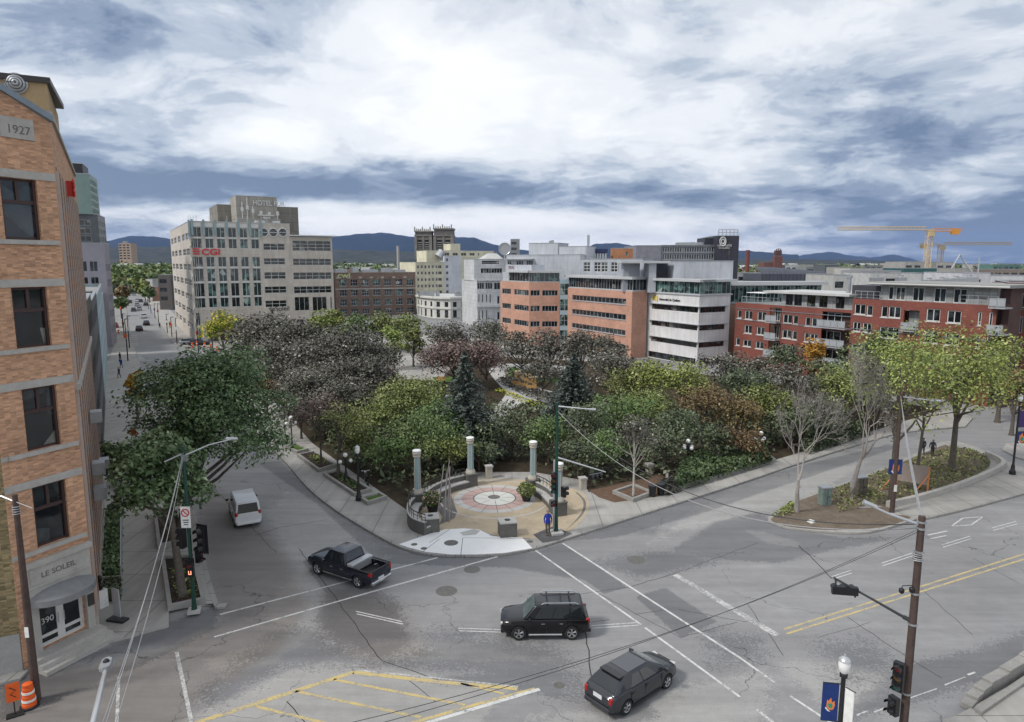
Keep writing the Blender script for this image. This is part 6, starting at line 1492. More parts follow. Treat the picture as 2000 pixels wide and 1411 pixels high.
def banner(r,x0,x1,z0,z1,m=m_navy,flame=True,side=0,extra='post'):
    M=Matrix.Rotation(R(side),3,'Z'); dx=Vector((math.cos(R(side)),math.sin(R(side)),0)); n=Vector((math.sin(R(side)),-math.cos(R(side)),0))
    def q(s,z,t=0): p=dx*s+n*t; return (p.x,p.y,z)
    b=MB(); b.add([q(x0,z0),q(x1,z0),q(x1,z1),q(x0,z1),q(x0,z0,.03),q(x1,z0,.03),q(x1,z1,.03),q(x0,z1,.03)],[(4,5,6,7),(3,2,1,0),(0,1,5,4),(1,2,6,5),(2,3,7,6),(3,0,4,7)]); o=b.build('banner',m,r,world=False)
    b=MB(); b.tube([q(x0,z1+.02,.015),q(x1+.05,z1+.02,.015)],.02,5); b.tube([q(x0,z0-.02,.015),q(x1+.05,z0-.02,.015)],.02,5); b.build('banner_arm',m_iron2,r,world=False)
    if flame:
        w=x1-x0; c=(x0+x1)/2; H_=z1-z0; zc=z0+H_*.45
        def shape(pts,mm,t):
            b=MB(); b.add([q(c+a*w,zc+e*w,t) for a,e in pts],[tuple(range(len(pts)))]); s=b.build('emblem',mm,r,world=False); s.parent=o
        shape([(-.22,-.15),(-.05,-.42),(.2,-.38),(.3,-.1),(.27,.25),(.12,.12),(.05,.45),(-.12,.2),(-.18,.32)],m_bor,.036)
        shape([(-.12,-.1),(0,-.3),(.14,-.26),(.16,-.02),(.05,.1),(-.02,-.02),(-.08,.1)],m_bgr,.041); shape([(-.3,-.3),(-.12,-.5),(.06,-.52),(-.1,-.4),(-.24,-.2)],m_bw,.045)
x,y=at(1650,1290,22)[:2]; r,h=acorn(x,y,.15,at(1650,1277,22)[2],'black lamp post with acorn globe and blue flame banner at the bottom right'); banner(r,-.66,-.12,h-2.55,h-1.15,side=-10); banner(r,.12,.45,h-2.5,h-1.2,m_bw,False,side=-60)
x,y=g(1977,926,.15); r,h=acorn(x,y,.15,at(1990,768,y)[2],'black lamp post with blue and purple banners at the right edge'); banner(r,-.05,1.0,h-4.4,h-3.4,side=4); banner(r,.1,.75,h-3.0,h-1.6,m_purp,False,side=12)
x,y=g(701,977,.16); r,h=acorn(x,y,.16,at(699,868,y)[2],'single black lamp post standing between two framed beds on the left pavement')
# ---------------------------------------------------------------- poles, signals, wires
def rotz(a,p): c,s=math.cos(a),math.sin(a); return (p[0]*c-p[1]*s,p[0]*s+p[1]*c,p[2])
m_red=mat('lens_red',(.25,.02,.015),.3); m_amb=mat('lens_amber',(.28,.13,.015),.3); m_grn=mat('lens_green',(.02,.18,.12),.3); m_house=mat('signal_black',(.016,.016,.018),.35,0,.1)
def signal(root,c,face,n=3,horiz=False,sc_=1.0,plate=False):
    """signal head; c centre in root coordinates, face = heading (deg from +Y) the lenses look at"""
    f=Vector((*dv(face),0)); rt=Vector((f.y,-f.x,0)); up=Vector((0,0,1)); ax=rt if horiz else up; ot=up if horiz else rt; c=Vector(c); s=.36*sc_
    def bx(b,cc,a,e,d):
        vs=[]; 
        for i,j,k in ((-1,-1,-1),(1,-1,-1),(1,1,-1),(-1,1,-1),(-1,-1,1),(1,-1,1),(1,1,1),(-1,1,1)): vs.append(tuple(cc+ax*(i*a/2)+ot*(j*e/2)+f*(k*d/2)))
        b.add(vs,[(0,3,2,1),(4,5,6,7),(0,1,5,4),(1,2,6,5),(2,3,7,6),(3,0,4,7)])
    b=MB(); bx(b,c,s*n,s,.22*sc_)
    if plate: bx(b,c-f*.02,s*n+.24,s+.26,.02)
    h=b.build('signal_head',m_house,root,world=False)
    for i in range(n):
        cc=c+ax*((n-1)/2-i)*s*(1 if not horiz else -1); b=MB(); b.tube([cc+f*(.11*sc_),cc+f*(.125*sc_)],.13*sc_,12); l=b.build('lens',(m_red,m_amb,m_grn)[min(i,2)] if n>=3 else m_red,root,world=False); l.parent=h
        b=MB(); K=10
        vs=[]
        for t,rr in ((.11,.155),(.36,.15)):
            for k in range(K+1): a=math.pi*(-.12+1.24*k/K); vs.append(tuple(cc+f*(t*sc_)+(rt*math.cos(a)+up*math.sin(a))*rr*sc_))
        b.add(vs,[(k,k+1,K+2+k,K+1+k) for k in range(K)]); v=b.build('visor',m_house,root,world=False); v.parent=h
    return h
def cable(a,e,sag,r_=.018,n=24):
    a=Vector(a); e=Vector(e); return [a+(e-a)*(i/n)-Vector((0,0,sag*4*(i/n)*(1-i/n))) for i in range(n+1)]
m_cable=mat('cable_dark',(.06,.06,.062),.6,0,.1); m_cableg=mat('cable_grey',(.34,.34,.35),.6,0,.1)
def wire(label,a,e,sag,r_=.018,m=m_cable,grp='overhead wires'):
    o=MB().tube(cable(a,e,sag),r_,4,cap=False).build('overhead_wire',m,smooth=180); T(o,label,'wire',grp)
# left green pole
LPx,LPy=g(380,1194,.16); zt=at(357,872,LPy)[2]
r=empty('signal_pole',(LPx,LPy,.16),0,'dark green signal pole with no entry sign at the left corner','signal pole','traffic signal poles'); h=zt-.16
b=MB(); b.lathe((0,0,.12),[(.15,0),(.12,.3),(.10,1),(.085,h-.15),(.085,h-.1)],10); b.build('shaft',m_greenp,r,world=False,smooth=40); b=MB(); b.box((0,0,.06),(.62,.62,.16),.3); b.build('footing',m_blocktop,r,world=False)
e=Vector(at(455,857,LPy+1.2))-r.location; b=MB(); b.tube([(0,0,h-.5),(e.x*.5,e.y*.5,(h-.5+e.z)/2+.12),tuple(e)],[.05,.04,.035],6); b.tube([(0,0,h-.35),(-.9,-.2,h-.75)],.04,5); b.build('lamp_arm',m_steelc,r,world=False,smooth=60)
b=MB(); b.tube([tuple(e-Vector((.35,0,0))),tuple(e+Vector((.25,0,0)))],[.1,.07],8); b.build('lamp_head',m_steelc,r,world=False)
b=MB()
for k in range(5): b.tube([(.14*math.cos(t)+.02*k,.14*math.sin(t),h-.45-.07*k) for t in np.linspace(0,6.3,12)],.018,4)
b.build('cable_coil',m_cableg,r,world=False)
signal(r,(-.42,.15,4.0),-75,3,False,.95); signal(r,(.62,.1,4.0),200,3,False,1.25,True); signal(r,(.05,-.28,2.75),170,1,False,1.0); signal(r,(.32,.25,3.0),120,2,False,.95)
b=MB(); b.box((0,-.16,2.78),(.40,.18,.48)); b.box((0,-.16,2.28),(.40,.18,.44)); b.build('walk_signal',m_house,r,world=False)
m_hand=bpy.data.materials.new('walk_signal_orange'); m_hand.use_nodes=True; bs=m_hand.node_tree.nodes['Principled BSDF']; bs.inputs['Base Color'].default_value=(.6,.2,.1,1); bs.inputs['Emission Color'].default_value=(1,.35,.2,1); bs.inputs['Emission Strength'].default_value=1.2
b=MB()
for (cx_,cz_,w_,h_) in ((.0,2.9,.17,.03),(-.07,2.81,.03,.2),(.07,2.83,.03,.14),(.02,2.2,.12,.03),(-.04,2.29,.03,.2),(.08,2.29,.03,.2)): b.box((cx_,-.26,cz_),(w_,.01,h_))
b.build('hand_symbol',m_hand,r,world=False)
b=MB(); b.box((-.02,-.20,5.3),(.50,.02,1.15)); s_=b.build('no_entry_sign',m_bw,r,world=False)
b=MB(); b.tube([(-.02+.19*math.cos(t),-.225,5.55+.19*math.sin(t)) for t in np.linspace(0,2*math.pi,20)],.028,5); b.tube([(-.15,-.225,5.68),(.11,-.225,5.42)],.025,5); k_=b.build('red_ring',mat('sign_red',(.5,.02,.02),.5),r,world=False); k_.parent=s_
b=MB()
for i in range(3): b.box((-.02,-.215,5.15-.12*i),(.32-.05*i,.005,.05))
k_=b.build('sign_text',m_house,r,world=False); k_.parent=s_
LT=Vector((LPx,LPy,zt-.3))
# two more stems seen beside it
# brown pole by the brick building
x,y=g(72,1368,.0); zt=at(38,966,y)[2]; r=empty('utility_pole',(x,y,0),0,'brown tapered utility pole in front of the brick entrance','utility pole','brown utility poles'); b=MB(); b.lathe((0,0,0),[(.17,0),(.10,zt)],10); b.build('shaft',m_wood,r,world=False,smooth=40)
b=MB(); b.tube([(0,0,zt-.3),(-.6,.1,zt-.1),(-1.9,.2,zt-.35)],.05,6); b.tube([(0,0,zt-.3),(1.1,-.6,zt-.35)],.02,4); b.build('arm',m_steelc,r,world=False,smooth=60)
b=MB()
for k in range(4): b.tube([(.13*math.cos(t),.13*math.sin(t),zt-.5-.1*k) for t in np.linspace(0,6.3,12)],.02,4)
b.build('cable_coil',m_cableg,r,world=False); b=MB(); b.box((0,-.16,3.2),(.16,.03,.45)); b.build('notice',m_bw,r,world=False)
WT=Vector((x,y,zt))
# silver street light bottom left
Y0=15.5; hd=Vector(at(208,1300,Y0)); ar=Vector(at(181,1413,12.6)); r=empty('street_light',(ar.x,ar.y-.3,0),0,'silver street light arm and grey lantern head at the bottom left','street light'); L0=r.location
b=MB(); b.lathe((0,0,0),[(.13,0),(.09,ar.z-.2)],10); b.build('shaft',m_steelc,r,world=False,smooth=40)
a_=ar-L0; h_=hd-L0; b=MB(); b.tube([(0,0,ar.z-.25),tuple(a_),tuple(a_*.3+h_*.7),tuple(h_-(h_-a_).normalized()*.3)],[.07,.06,.055,.05],8); b.build('arm',m_steelc,r,world=False,smooth=60)
d=(h_-a_).normalized(); sd_=d.cross(Vector((0,0,1))).normalized(); b=MB(); pr=[(-.38,.06),(-.3,.13),(0,.17),(.25,.15),(.36,.05)]
vs=[tuple(h_+d*a+sd_*w*k+Vector((0,0,zz))) for a,w in pr for k,zz in ((-1,0),(-.7,.1),(.7,.1),(1,0),(0,-.08))]; fs=[(i*5+j,i*5+(j+1)%5,(i+1)*5+(j+1)%5,(i+1)*5+j) for i in range(4) for j in range(5)]+[(0,1,2,3,4),(24,23,22,21,20)]
b.add(vs,fs); b.build('lantern_head',mat('lantern_grey',(.33,.34,.35),.4,.3),r,world=False,smooth=60); b=MB(); b.ball(h_+Vector((0,0,.11)),.075); b.build('photocell',m_iron2,r,world=False)
# cable bundle from the left pole to the near left
for k,(dx,px) in enumerate(((0,203),(.15,196),(.3,222))): wire(['upper cable of the bundle falling from the green signal pole','middle cable of the bundle falling from the green signal pole','separate cable falling from the green signal pole to the lower left'][k],LT+Vector((0,0,-.1*k)),Vector(at(px,1425,12.5)),.35+.1*k,.010,m_cableg)
# central green pole
Cx,Cy=g(1086,1042,.16); zt=at(1103,786,Cy)[2]; r=empty('signal_pole',(Cx,Cy,.16),0,'tall green signal pole beside the man on the plaza corner','signal pole','traffic signal poles'); h=zt-.16
b=MB(); b.lathe((0,0,.15),[(.17,0),(.14,.4),(.12,1.2),(.09,h-.2),(.09,h-.15)],10); b.build('shaft',m_greenp,r,world=False,smooth=40); b=MB(); b.box((0,0,.09),(.85,.85,.22),.3); b.build('footing',m_blocktop,r,world=False,bevel=(.04,1))
b=MB(); b.tube([(-.16,-.02,.3),(-.16,-.02,5.2)],.07,8); b.build('conduit',m_steelc,r,world=False)
e1=Vector(at(1150,799,Cy-.6))-r.location; e2=Vector(at(1183,922,Cy-.9))-r.location; z2=at(1098,893,Cy)[2]-.16
b=MB(); b.tube([(0,0,h-.25),tuple(e1)],[.05,.035],6); b.tube([tuple(e1-Vector((.1,0,0))),tuple(e1+Vector((.45,0,-.03)))],[.06,.09],8); b.build('lamp_arm',m_steelc,r,world=False)
b=MB(); b.tube([(0,0,z2),tuple(e2)],[.06,.04],6); b.build('mast_arm',m_steelc,r,world=False)
signal(r,(e2.x-.65,e2.y,e2.z-.28),150,3,True,.95); signal(r,(-.18,-.45,3.75),200,4,False,1.0); signal(r,(.5,.2,2.9),60,2,False,1.0); signal(r,(-.22,-.42,2.3),170,1,False,1.1)
CT=Vector((Cx,Cy,zt-.3))
# brown pole at the right
RY=24.0; RX=at(1783,1210,RY)[0]; zt=at(1802,1008,RY)[2]; r=empty('signal_pole',(RX,RY,0),0,'brown steel signal pole with cameras and arms at the right','signal pole','traffic signal poles')
b=MB(); b.lathe((0,0,0),[(.16,0),(.15,2),(.12,zt)],12); b.build('shaft',m_wood,r,world=False,smooth=40)
RT=Vector((RX,RY,zt)); lo=lambda p: tuple(Vector(p)-r.location)
b=MB(); b.tube([(0,0,zt-.35),lo(at(1735,1003,RY+.3)),lo(at(1690,982,RY+.6))],[.06,.045,.04],6); b.build('lamp_arm',m_steelc,r,world=False); b=MB(); b.tube([lo(at(1712,990,RY+.5)),lo(at(1686,980,RY+.6))],[.07,.1],8); b.build('lamp_head',m_steelc,r,world=False)
zA=at(1783,1215,RY)[2]; aE=at(1628,1128,RY+.5); b=MB(); b.tube([(0,0,zA),lo(at(1700,1168,RY+.25)),lo(aE)],[.06,.045,.04],6); b.tube([(0,0,zA+.02),lo(at(1765,1205,RY+.1))],[.085,.085],8); b.build('mast_arm',m_darkmetal,r,world=False)
c=Vector(lo(at(1650,1153,RY+.4))); f_=Vector(lo(aE))-Vector((0,0,zA)); 
signal(r,tuple(c),math.degrees(math.atan2(-f_.y,f_.x))+180,3,True,.86)
b=MB()
for t in (.72,.97): p=Vector((0,0,zA)).lerp(Vector(lo(aE)),t); b.tube([tuple(p),tuple(p-Vector((0,0,.3)))],.035,5)
b.build('signal_hanger',m_darkmetal,r,world=False)
b=MB(); z3=at(1778,1150,RY)[2]; b.tube([(0,0,z3+.05),(-.2,-.0,z3+.14),(-.5,0,z3+.12),(-.52,0,z3-.0)],.02,5); b.build('camera_arm',m_darkmetal,r,world=False,smooth=60)
for p in ((-.52,0,z3-.06),(-.17,-.05,z3+.0)): b=MB(); b.lathe(p,[(.03,-.13),(.085,-.09),(.1,0),(.09,.06),(.03,.1)],12); b.build('camera_dome',m_house,r,world=False,smooth=60)
signal(r,(-.42,-.12,at(1755,1320,RY)[2]+.05),230,3,False,1.05); signal(r,(-.50,-.1,at(1745,1370,RY)[2]-.1),250,2,False,1.0)
b=MB()
for k,z in enumerate((zt-.25,zt-.5,zt-1.4,zt-1.7,zA-.1,z3-.2,2.2)): b.lathe((0,0,z),[(.17,0),(.17,.07)],10)
for k in range(4): b.tube([(.16*math.cos(t)-.1,.16*math.sin(t)-.1,zt-1.4-.08*k) for t in np.linspace(0,6.3,12)],.014,4)
b.build('clamp_band',m_metal,r,world=False)
# brown utility pole on the island with banner
x,y=g(1742,1000,.15); zt2=at(1765,768,y)[2]; r=empty('utility_pole',(x,y,.15),0,'tall brown utility pole with blue flame banner on the traffic island','utility pole','brown utility poles'); b=MB(); b.lathe((0,0,0),[(.18,0),(.11,zt2-.15)],10); b.build('shaft',m_wood,r,world=False,smooth=40)
e=Vector(at(1828,783,y-.8))-r.location; b=MB(); b.tube([(0,0,zt2-.4),tuple(e)],[.05,.035],6); b.tube([tuple(e-Vector((.4,0,-.02))),tuple(e+Vector((.3,0,0)))],[.07,.1],8); b.build('lamp_arm',m_steelc,r,world=False)
zb=at(1747,925,y)[2]-.15; banner(r,-.5,.45,zb,zb+1.05,side=-4); IT=Vector((x,y,zt2-.2))
b=MB(); b.box((0,-.2,1.9),(.2,.04,.5)); b.build('notice',m_bw,r,world=False)
# wires
for k in range(2): wire(('upper','lower')[k]+' of the two wires from the green plaza pole to the brown right pole',CT-Vector((0,0,.25*k)),RT-Vector((0,0,.3+.15*k)),2.3+.2*k,.022,m_cableg if k else m_cable)
for k in range(2): wire(('upper','lower')[k]+' dark wire from the right pole across the road to the bottom left',RT-Vector((0,0,.45+.1*k)),Vector(at(560 if k else 640,1440,16.5)),.55+.12*k,.012,m_cable)
for k in range(3): wire(('left','middle','right')[k]+' cable between the right pole and the island pole',RT-Vector((0,0,.1*k)),IT+Vector((.06*k-.06,0,-.3*k)),.25+.1*k,.02,m_cableg)
wire('long wire leaving the island pole towards the right edge',IT,Vector(at(2100,640,70)),.4,.02)
# ---------------------------------------------------------------- small street things
x,y=g(58,1380); r=empty('traffic_barrel',(x,y,0),0,'orange and white striped traffic barrel at the bottom left','traffic barrel'); 
b=MB(); prof=[(.30,.0),(.30,.05),(.27,.05)]
for k in range(6): prof+=[(.27-.016*k,.06+.17*k),(.27-.016*k,.20+.17*k),(.245-.016*k,.215+.17*k)]
b.lathe((0,0,0),prof+[(.10,1.08),(.05,1.1)],20); b.build('drum',m_orange,r,world=False,smooth=30)
b=MB()
for z0,rr in ((.30,.262),(.64,.232)): b.lathe((0,0,z0),[(rr,0),(rr-.003,.09)],20)
b.build('white_band',m_bw,r,world=False)
b=MB(); b.lathe((0,0,0),[(.36,0),(.36,.07),(.28,.09)],16); b.build('rubber_base',m_iron2,r,world=False)
x,y=g(30,1398); r=empty('work_sign',(x,y,0),R(35),'orange roadwork sign leaning beside the barrel','road sign'); b=MB(); b.box((0,0,1.05),(.46,.03,.80)); b.build('panel',m_orange,r,world=False); b=MB(); b.tube([(-.1,-.02,1.3),(.1,-.02,1.12),(-.08,-.02,.98),(.08,-.02,.82)],.022,5); b.build('symbol',m_iron2,r,world=False); b=MB(); b.tube([(0,.03,.7),(0,.03,0)],.025,5); b.box((0,.03,.03),(.6,.35,.06)); b.build('stand',m_iron2,r,world=False)
x,y=g(262,862,.15); r=empty('work_sign',(x,y,.15),R(-10),'small orange sign on a stand on the left pavement behind the tree','road sign'); b=MB(); b.box((0,0,.95),(.7,.04,.6)); b.build('panel',m_orange,r,world=False); b=MB(); b.box((0,-.03,1.0),(.45,.01,.07)); b.box((0,-.03,.85),(.35,.01,.07)); b.build('symbol',m_iron2,r,world=False); b=MB(); b.tube([(-.2,0,.7),(-.3,0,0)],.02,4); b.tube([(.2,0,.7),(.3,0,0)],.02,4); b.build('stand',m_iron2,r,world=False)
for pb,hh,ww,m_,lab in (((1610,985),1.35,.8,mat('green_cabinet',(.17,.22,.20),.5,0,.35,5,5),'weathered green utility cabinet with graffiti near the island tip'),((1679,966),1.45,.9,mat('brown_cabinet',(.12,.105,.085),.6,0,.5,4,5),'dark brown utility cabinet with painted mural on the island')):
    x,y=g(*pb,z=.15); r=empty('utility_cabinet',(x,y,.15),R(15),lab,'utility cabinet','utility cabinets'); b=MB(); b.box((0,0,hh/2),(ww,.6,hh)); b.build('body',m_,r,world=False,bevel=(.02,2)); b=MB(); b.box((0,0,hh+.04),(ww+.08,.68,.08)); b.build('lid',m_metal,r,world=False)
    b=MB(); b.box((0,-.305,hh*.5),(.02,.02,hh*.85)); b.box((.12,-.31,hh*.5),(.05,.03,.15)); b.build('door_seam',m_iron2,r,world=False)
x,y=g(1780,960,.15); r=empty('info_board',(x,y,.15),R(-38),'grey notice board in an orange timber frame on the island','notice board'); b=MB(); b.box((0,0,1.5),(2.1,.05,1.5)); b.build('panel',mat('board_brown',(.33,.27,.24),.7,0,.08),r,world=False)
m_otim=mat('orange_timber',(.55,.22,.07),.7)
for sx in (-1,1): b=MB(); b.box((sx*1.1,0,1.1),(.11,.12,2.3)); b.build('post',m_otim,r,world=False); b=MB(); b.tube([(sx*1.1,0,1.6),(sx*1.1-.9,-1.0,0)],.05,5); b.build('brace',m_otim,r,world=False)
x,y=g(1584,1020,.15); b=MB(); b.box((x,y,.2),(.35,.45,.1),.5); b.box((x+.05,y,.27),(.22,.3,.06),.8); T(b.build('litter_box',m_bw),'small white box lying on the bare earth of the island','box')
x,y=g(1700,992,.15); b=MB(); b.box((x,y,.19),(1.9,.12,.06),.12); b.box((x+.1,y+.2,.19),(1.5,.1,.06),.02); T(b.build('timber_plank',m_barkpale),'pale planks lying on the island near the banner pole','plank')
# bust on plinth, sandwich sign beside the brick building
x,y=g(199,1185,.15); r=empty('bust_statue',(x,y,.15),R(-30),'dark bust on a white plinth at the corner of the brick building','statue'); b=MB(); b.box((0,0,.5),(.5,.5,1.0)); b.build('plinth',m_bw,r,world=False,bevel=(.02,1))
b=MB(); b.lathe((0,0,1.0),[(.12,0),(.16,.08),(.26,.2),(.24,.3),(.09,.36),(.08,.42),(.13,.5),(.15,.62),(.12,.74),(.04,.79)],14,sy=.8); b.build('bust',mat('bronze_dark',(.03,.025,.02),.4,.5),r,world=False,smooth=60)
x,y=g(230,1212,.15); r=empty('sandwich_sign',(x,y,.15),R(-25),'grey standing sign on a black foot beside the entrance pavement','sign'); b=MB(); b.box((0,0,1.0),(.55,.05,1.5)); b.build('panel',m_fgrey,r,world=False); b=MB(); b.box((0,0,.06),(1.0,.45,.12),.2); b.build('foot',m_iron2,r,world=False)
# crates and benches inside the park
m_pine=mat('pine_wood',(.50,.31,.13),.7,0,.15,2,6)
for k,(px,py) in enumerate(((1014,740),(1022,743),(1031,747),(1041,752))):
    x,y=g(px,py,.16); r=empty('wooden_crate',(x,y,.16),R(-10),['first pale wooden crate at the far end of the row of four','second pale wooden crate of the row of four','third pale wooden crate of the row of four','nearest pale wooden crate of the row of four'][k],'crate','pale wooden crates in the park')
    b=MB(); b.box((0,0,.6),(1.25,1.25,1.2)); b.build('body',m_pine,r,world=False); b=MB(); b.box((0,0,1.23),(1.35,1.35,.08)); b.build('lid',mat('pine_light',(.60,.47,.27),.7),r,world=False)
for k,(px,py) in enumerate(((1007,757),(1020,761),(1037,766),(861,748))):
    x,y=g(px,py,.16); r=empty('park_bench',(x,y,.16),R(-15),['yellow wooden bench nearest the paved path','yellow wooden bench in the middle of three','yellow wooden bench nearest the second spruce','orange wooden bench on the lawn left of the big spruce'][k],'bench','yellow park benches')
    b=MB(); b.box((0,0,.45),(1.5,.5,.07)); b.build('seat',m_pine,r,world=False); b=MB(); b.box((0,.25,.75),(1.5,.06,.45)); b.build('backrest',m_pine,r,world=False)
    for s in (-.6,.6): b=MB(); b.box((s,0,.21),(.07,.4,.42)); b.build('leg',m_iron2,r,world=False)
# stepped stone wall at the lower right
r=empty('stepped_wall',(*g(1950,1360),0),0,'stepped grey stone parapet at the bottom right corner','wall'); pts=[(1893,1388),(1903,1377),(1916,1366),(1932,1354),(1966,1335),(2003,1312),(2040,1288)]
for k,(a_,b_) in enumerate(zip(pts,pts[1:])):
    A=g(*a_); B=g(*b_); L=math.dist(A,B); an=math.degrees(math.atan2(B[0]-A[0],B[1]-A[1])); hh=(.25,.38,.48,.58,.66,.72)[k]
    b=MB(); b.wallbox(A,an,0,L-.01,0,hh,-.35,.1); b.build('coping_block',m_frame,r,bevel=(.02,1)); 
b=MB(); b.wallbox(g(1893,1392),math.degrees(math.atan2(g(2040,1292)[0]-g(1893,1392)[0],g(2040,1292)[1]-g(1893,1392)[1])),0,6,.0,.3,.2,.45); b.build('lower_step',m_frame,r)
# island planter wall
W=smooth(G((1738,992),(1800,978),(1880,953),(1935,930),(1962,915),(1958,903),(1930,890),z=.15),4); c=W[len(W)//2]; r=empty('planter_wall',(*c,.15),0,'long low curved grey retaining wall on the traffic island','wall'); V=[Vector(p) for p in W]; n=len(V); vs=[]
for d_,z in ((0,.15),(0,.6),(.35,.6),(.35,.15)):
    for i in range(n): t=(V[min(i+1,n-1)]-V[max(i-1,0)]).normalized(); vs.append((*(V[i]+Vector((-t.y,t.x))*d_),z))
b=MB(); b.add(vs,[(k*n+i,k*n+i+1,(k+1)*n+i+1,(k+1)*n+i) for k in range(3) for i in range(n-1)]+[(0,n,2*n,3*n)]); b.build('stone',m_lime,r)
# ---------------------------------------------------------------- distant skyline
m_cray=mat('crane_yellow',(.55,.42,.22),.5,.1,.1); m_crao=mat('crane_orange',(.65,.28,.04),.5,0,.1); m_cragrey=mat('crane_tan_grey',(.34,.28,.19),.5,.2,.1)
def lattice(b,A,B,w,n,rad,tri=False):
    A=Vector(A);B=Vector(B); d=(B-A).normalized(); u=d.cross(Vector((0,1,0)) if abs(d.z)>.5 else Vector((0,0,1))).normalized(); v=d.cross(u)
    C=[u*a*w/2+v*e*w/2 for a,e in ((1,1),(1,-1),(-1,-1),(-1,1))]
    if tri: C=[u*w/2-v*w*0,-u*w/2-v*w*0,v*w*1.0 if v.z>0 else -v*w*1.0]
    for c in C: b.tube([A+c,B+c],rad,4)
    for i in range(n):
        p=A+(B-A)*(i/n); q=A+(B-A)*((i+1)/n)
        for k in range(len(C)): b.tube([p+C[k],q+C[(k+1)%len(C)]],rad*.6,3,cap=False); b.tube([q+C[k],q+C[(k+1)%len(C)]],rad*.5,3,cap=False)
def crane(xm,Y,ybase,ytop,xl,xr,yjib,main_left,m_mast,m_jib,m_cw,label):
    top=Vector(at(xm,ytop,Y)); base=Vector((top.x,Y,0)); r=empty('tower_crane',tuple(base),0,label,'crane','tower cranes'); 
    b=MB(); lattice(b,(0,0,0),(0,0,top.z-1.5),2.2,12,.2); b.build('mast',m_mast,r,world=False)
    zj=at(xm,yjib,Y)[2]; l=at(xl,yjib,Y)[0]-base.x; q=at(xr,yjib,Y)[0]-base.x
    b=MB(); m1,m2=(l,q) if main_left else (q,l); s1=1 if m1>0 else -1
    lattice(b,(s1*1.5,0,zj),(m1,0,zj),1.5,22,.15,True); b.build('jib',m_jib,r,world=False)
    b=MB(); lattice(b,(-s1*1.2,0,zj),(m2,0,zj),1.4,6,.13); b.build('counter_jib',m_cw if m_cw is m_crao else m_jib,r,world=False)
    b=MB(); b.box((m2*.80,0,zj-.9),(3.4,1.8,2.4),0); b.build('counterweight',m_cw,r,world=False)
    b=MB(); b.box((s1*-1.8*0,-1.6,zj-1.9),(2.2,1.8,2.2)); b.box((0,0,zj-.2),(3,2.6,.8)); b.build('cab',m_jib,r,world=False)
crane(1816,330,545,447,1637,1878,449,True,mat('crane_tan',(.60,.45,.25),.5),m_cray,m_crao,'taller yellow tower crane with orange counterweight end')
crane(1839,400,540,474,1796,1975,478,False,m_cragrey,m_cragrey,m_cragrey,'lower grey tower crane with its jib pointing right')
P=[Vector(at(x_,y_,250)) for x_,y_ in ((1858,525),(1875,497),(1884,512),(1898,532))]; r=empty('concrete_pump',(P[0].x,P[0].y,0),0,'folded boom of a concrete pump beside the cranes','boom'); b=MB(); b.tube([p-r.location for p in P],[.22,.3,.3,.45],6); b.tube([(P[3]-r.location),(P[3].x-r.location.x,0,3)],.4,6); b.build('boom',m_steelc,r,world=False)
for x_,y0,y1,Y,w,c,lab in ((1461,490,530,420,2.2,(.16,.05,.04),'slim dark red brick chimney right of the logo tower'),(777,481,503,900,3.4,(.42,.40,.38),'tall pale smokestack on the plain right of the office block')):
    x,y,z=at(x_,y0,Y); T(MB().lathe((x,Y,0),[(w/2*1.15,0),(w/2,z),(w/2*1.1,z),(w/2*1.1,z+.5)],12).build('chimney_stack',mat('stack_'+str(x_),c,.85),smooth=40),lab,'chimney')
# brick tower and small tower on the skyline
def blockb(name,label,cat,x0,x1,yt,Y,c,D=14,grp=None,wins=0,yb=None,rough=.8,ang=90):
    A=at(x0,yt,Y)[:2]; L=abs(at(x1,yt,Y)[0]-A[0]); zt=at((x0+x1)/2,yt,Y)[2]; r=empty(name,(A[0],A[1],0),0,label,cat,grp)
    fr=[]
    if wins:
        fh=3.4; nf=max(1,int((zt-2)/fh)); 
        for k in range(max(0,nf-wins),nf):
            n=max(1,int(L/4)); fr+=[(.5+i*(L-1)/n,.5+(i+.7)*(L-1)/n,zt-1.2-(nf-k)*fh+1.4,zt-1.2-(nf-k)*fh+3,2,1,m_gdark) for i in range(n)]
    fr=[q for q in fr if q[3]<zt-.3 and q[2]>.2][:60]
    mass(r,A,ang,L,D,0,zt,mat('wall_'+'_'.join(str(int(v*100)) for v in c),c,rough),front=fr,win=dict(mf=m_fdark,fw=.12),mr=m_rooflight if random.random()<.5 else m_roof)
    return r,zt,A,L
r,z,A,L=blockb('brick_tower','dark red brick tower with a lantern top on the skyline','tower',1514,1529,500,520,(.16,.07,.06),5,wins=0); b=MB(); b.wallbox(A,90,.6,L-.6,z,z+4.2,-4.4,-.6); b.wallbox(A,90,1.0,1.6,z+4.2,z+5.4,-1.4,-.8); b.wallbox(A,90,2.4,3,z+4.2,z+5.8,-1.4,-.8); b.wallbox(A,90,3.9,4.5,z+4.2,z+5.4,-1.4,-.8); b.build('lantern',mat('tower_top',(.10,.055,.05),.85),r)
blockb('brick_house','low dark red brick wing beside the brick tower','house',1492,1514,512,524,(.17,.08,.07),12)
r,z,A,L=blockb('small_tower','small grey office tower with dark bands behind the satellite dish','tower',997,1015,467,420,(.22,.23,.24),6,wins=4)
r,z,A,L=blockb('far_apartment_block','pale brown apartment block rising from the far trees at the left','building',231,255,475,900,(.42,.31,.24),14,wins=6)
b=MB(); b.wallbox(A,90,L*.3,L*.6,z,z+3,-6,-2); b.build('roof_box',m_roof,r)
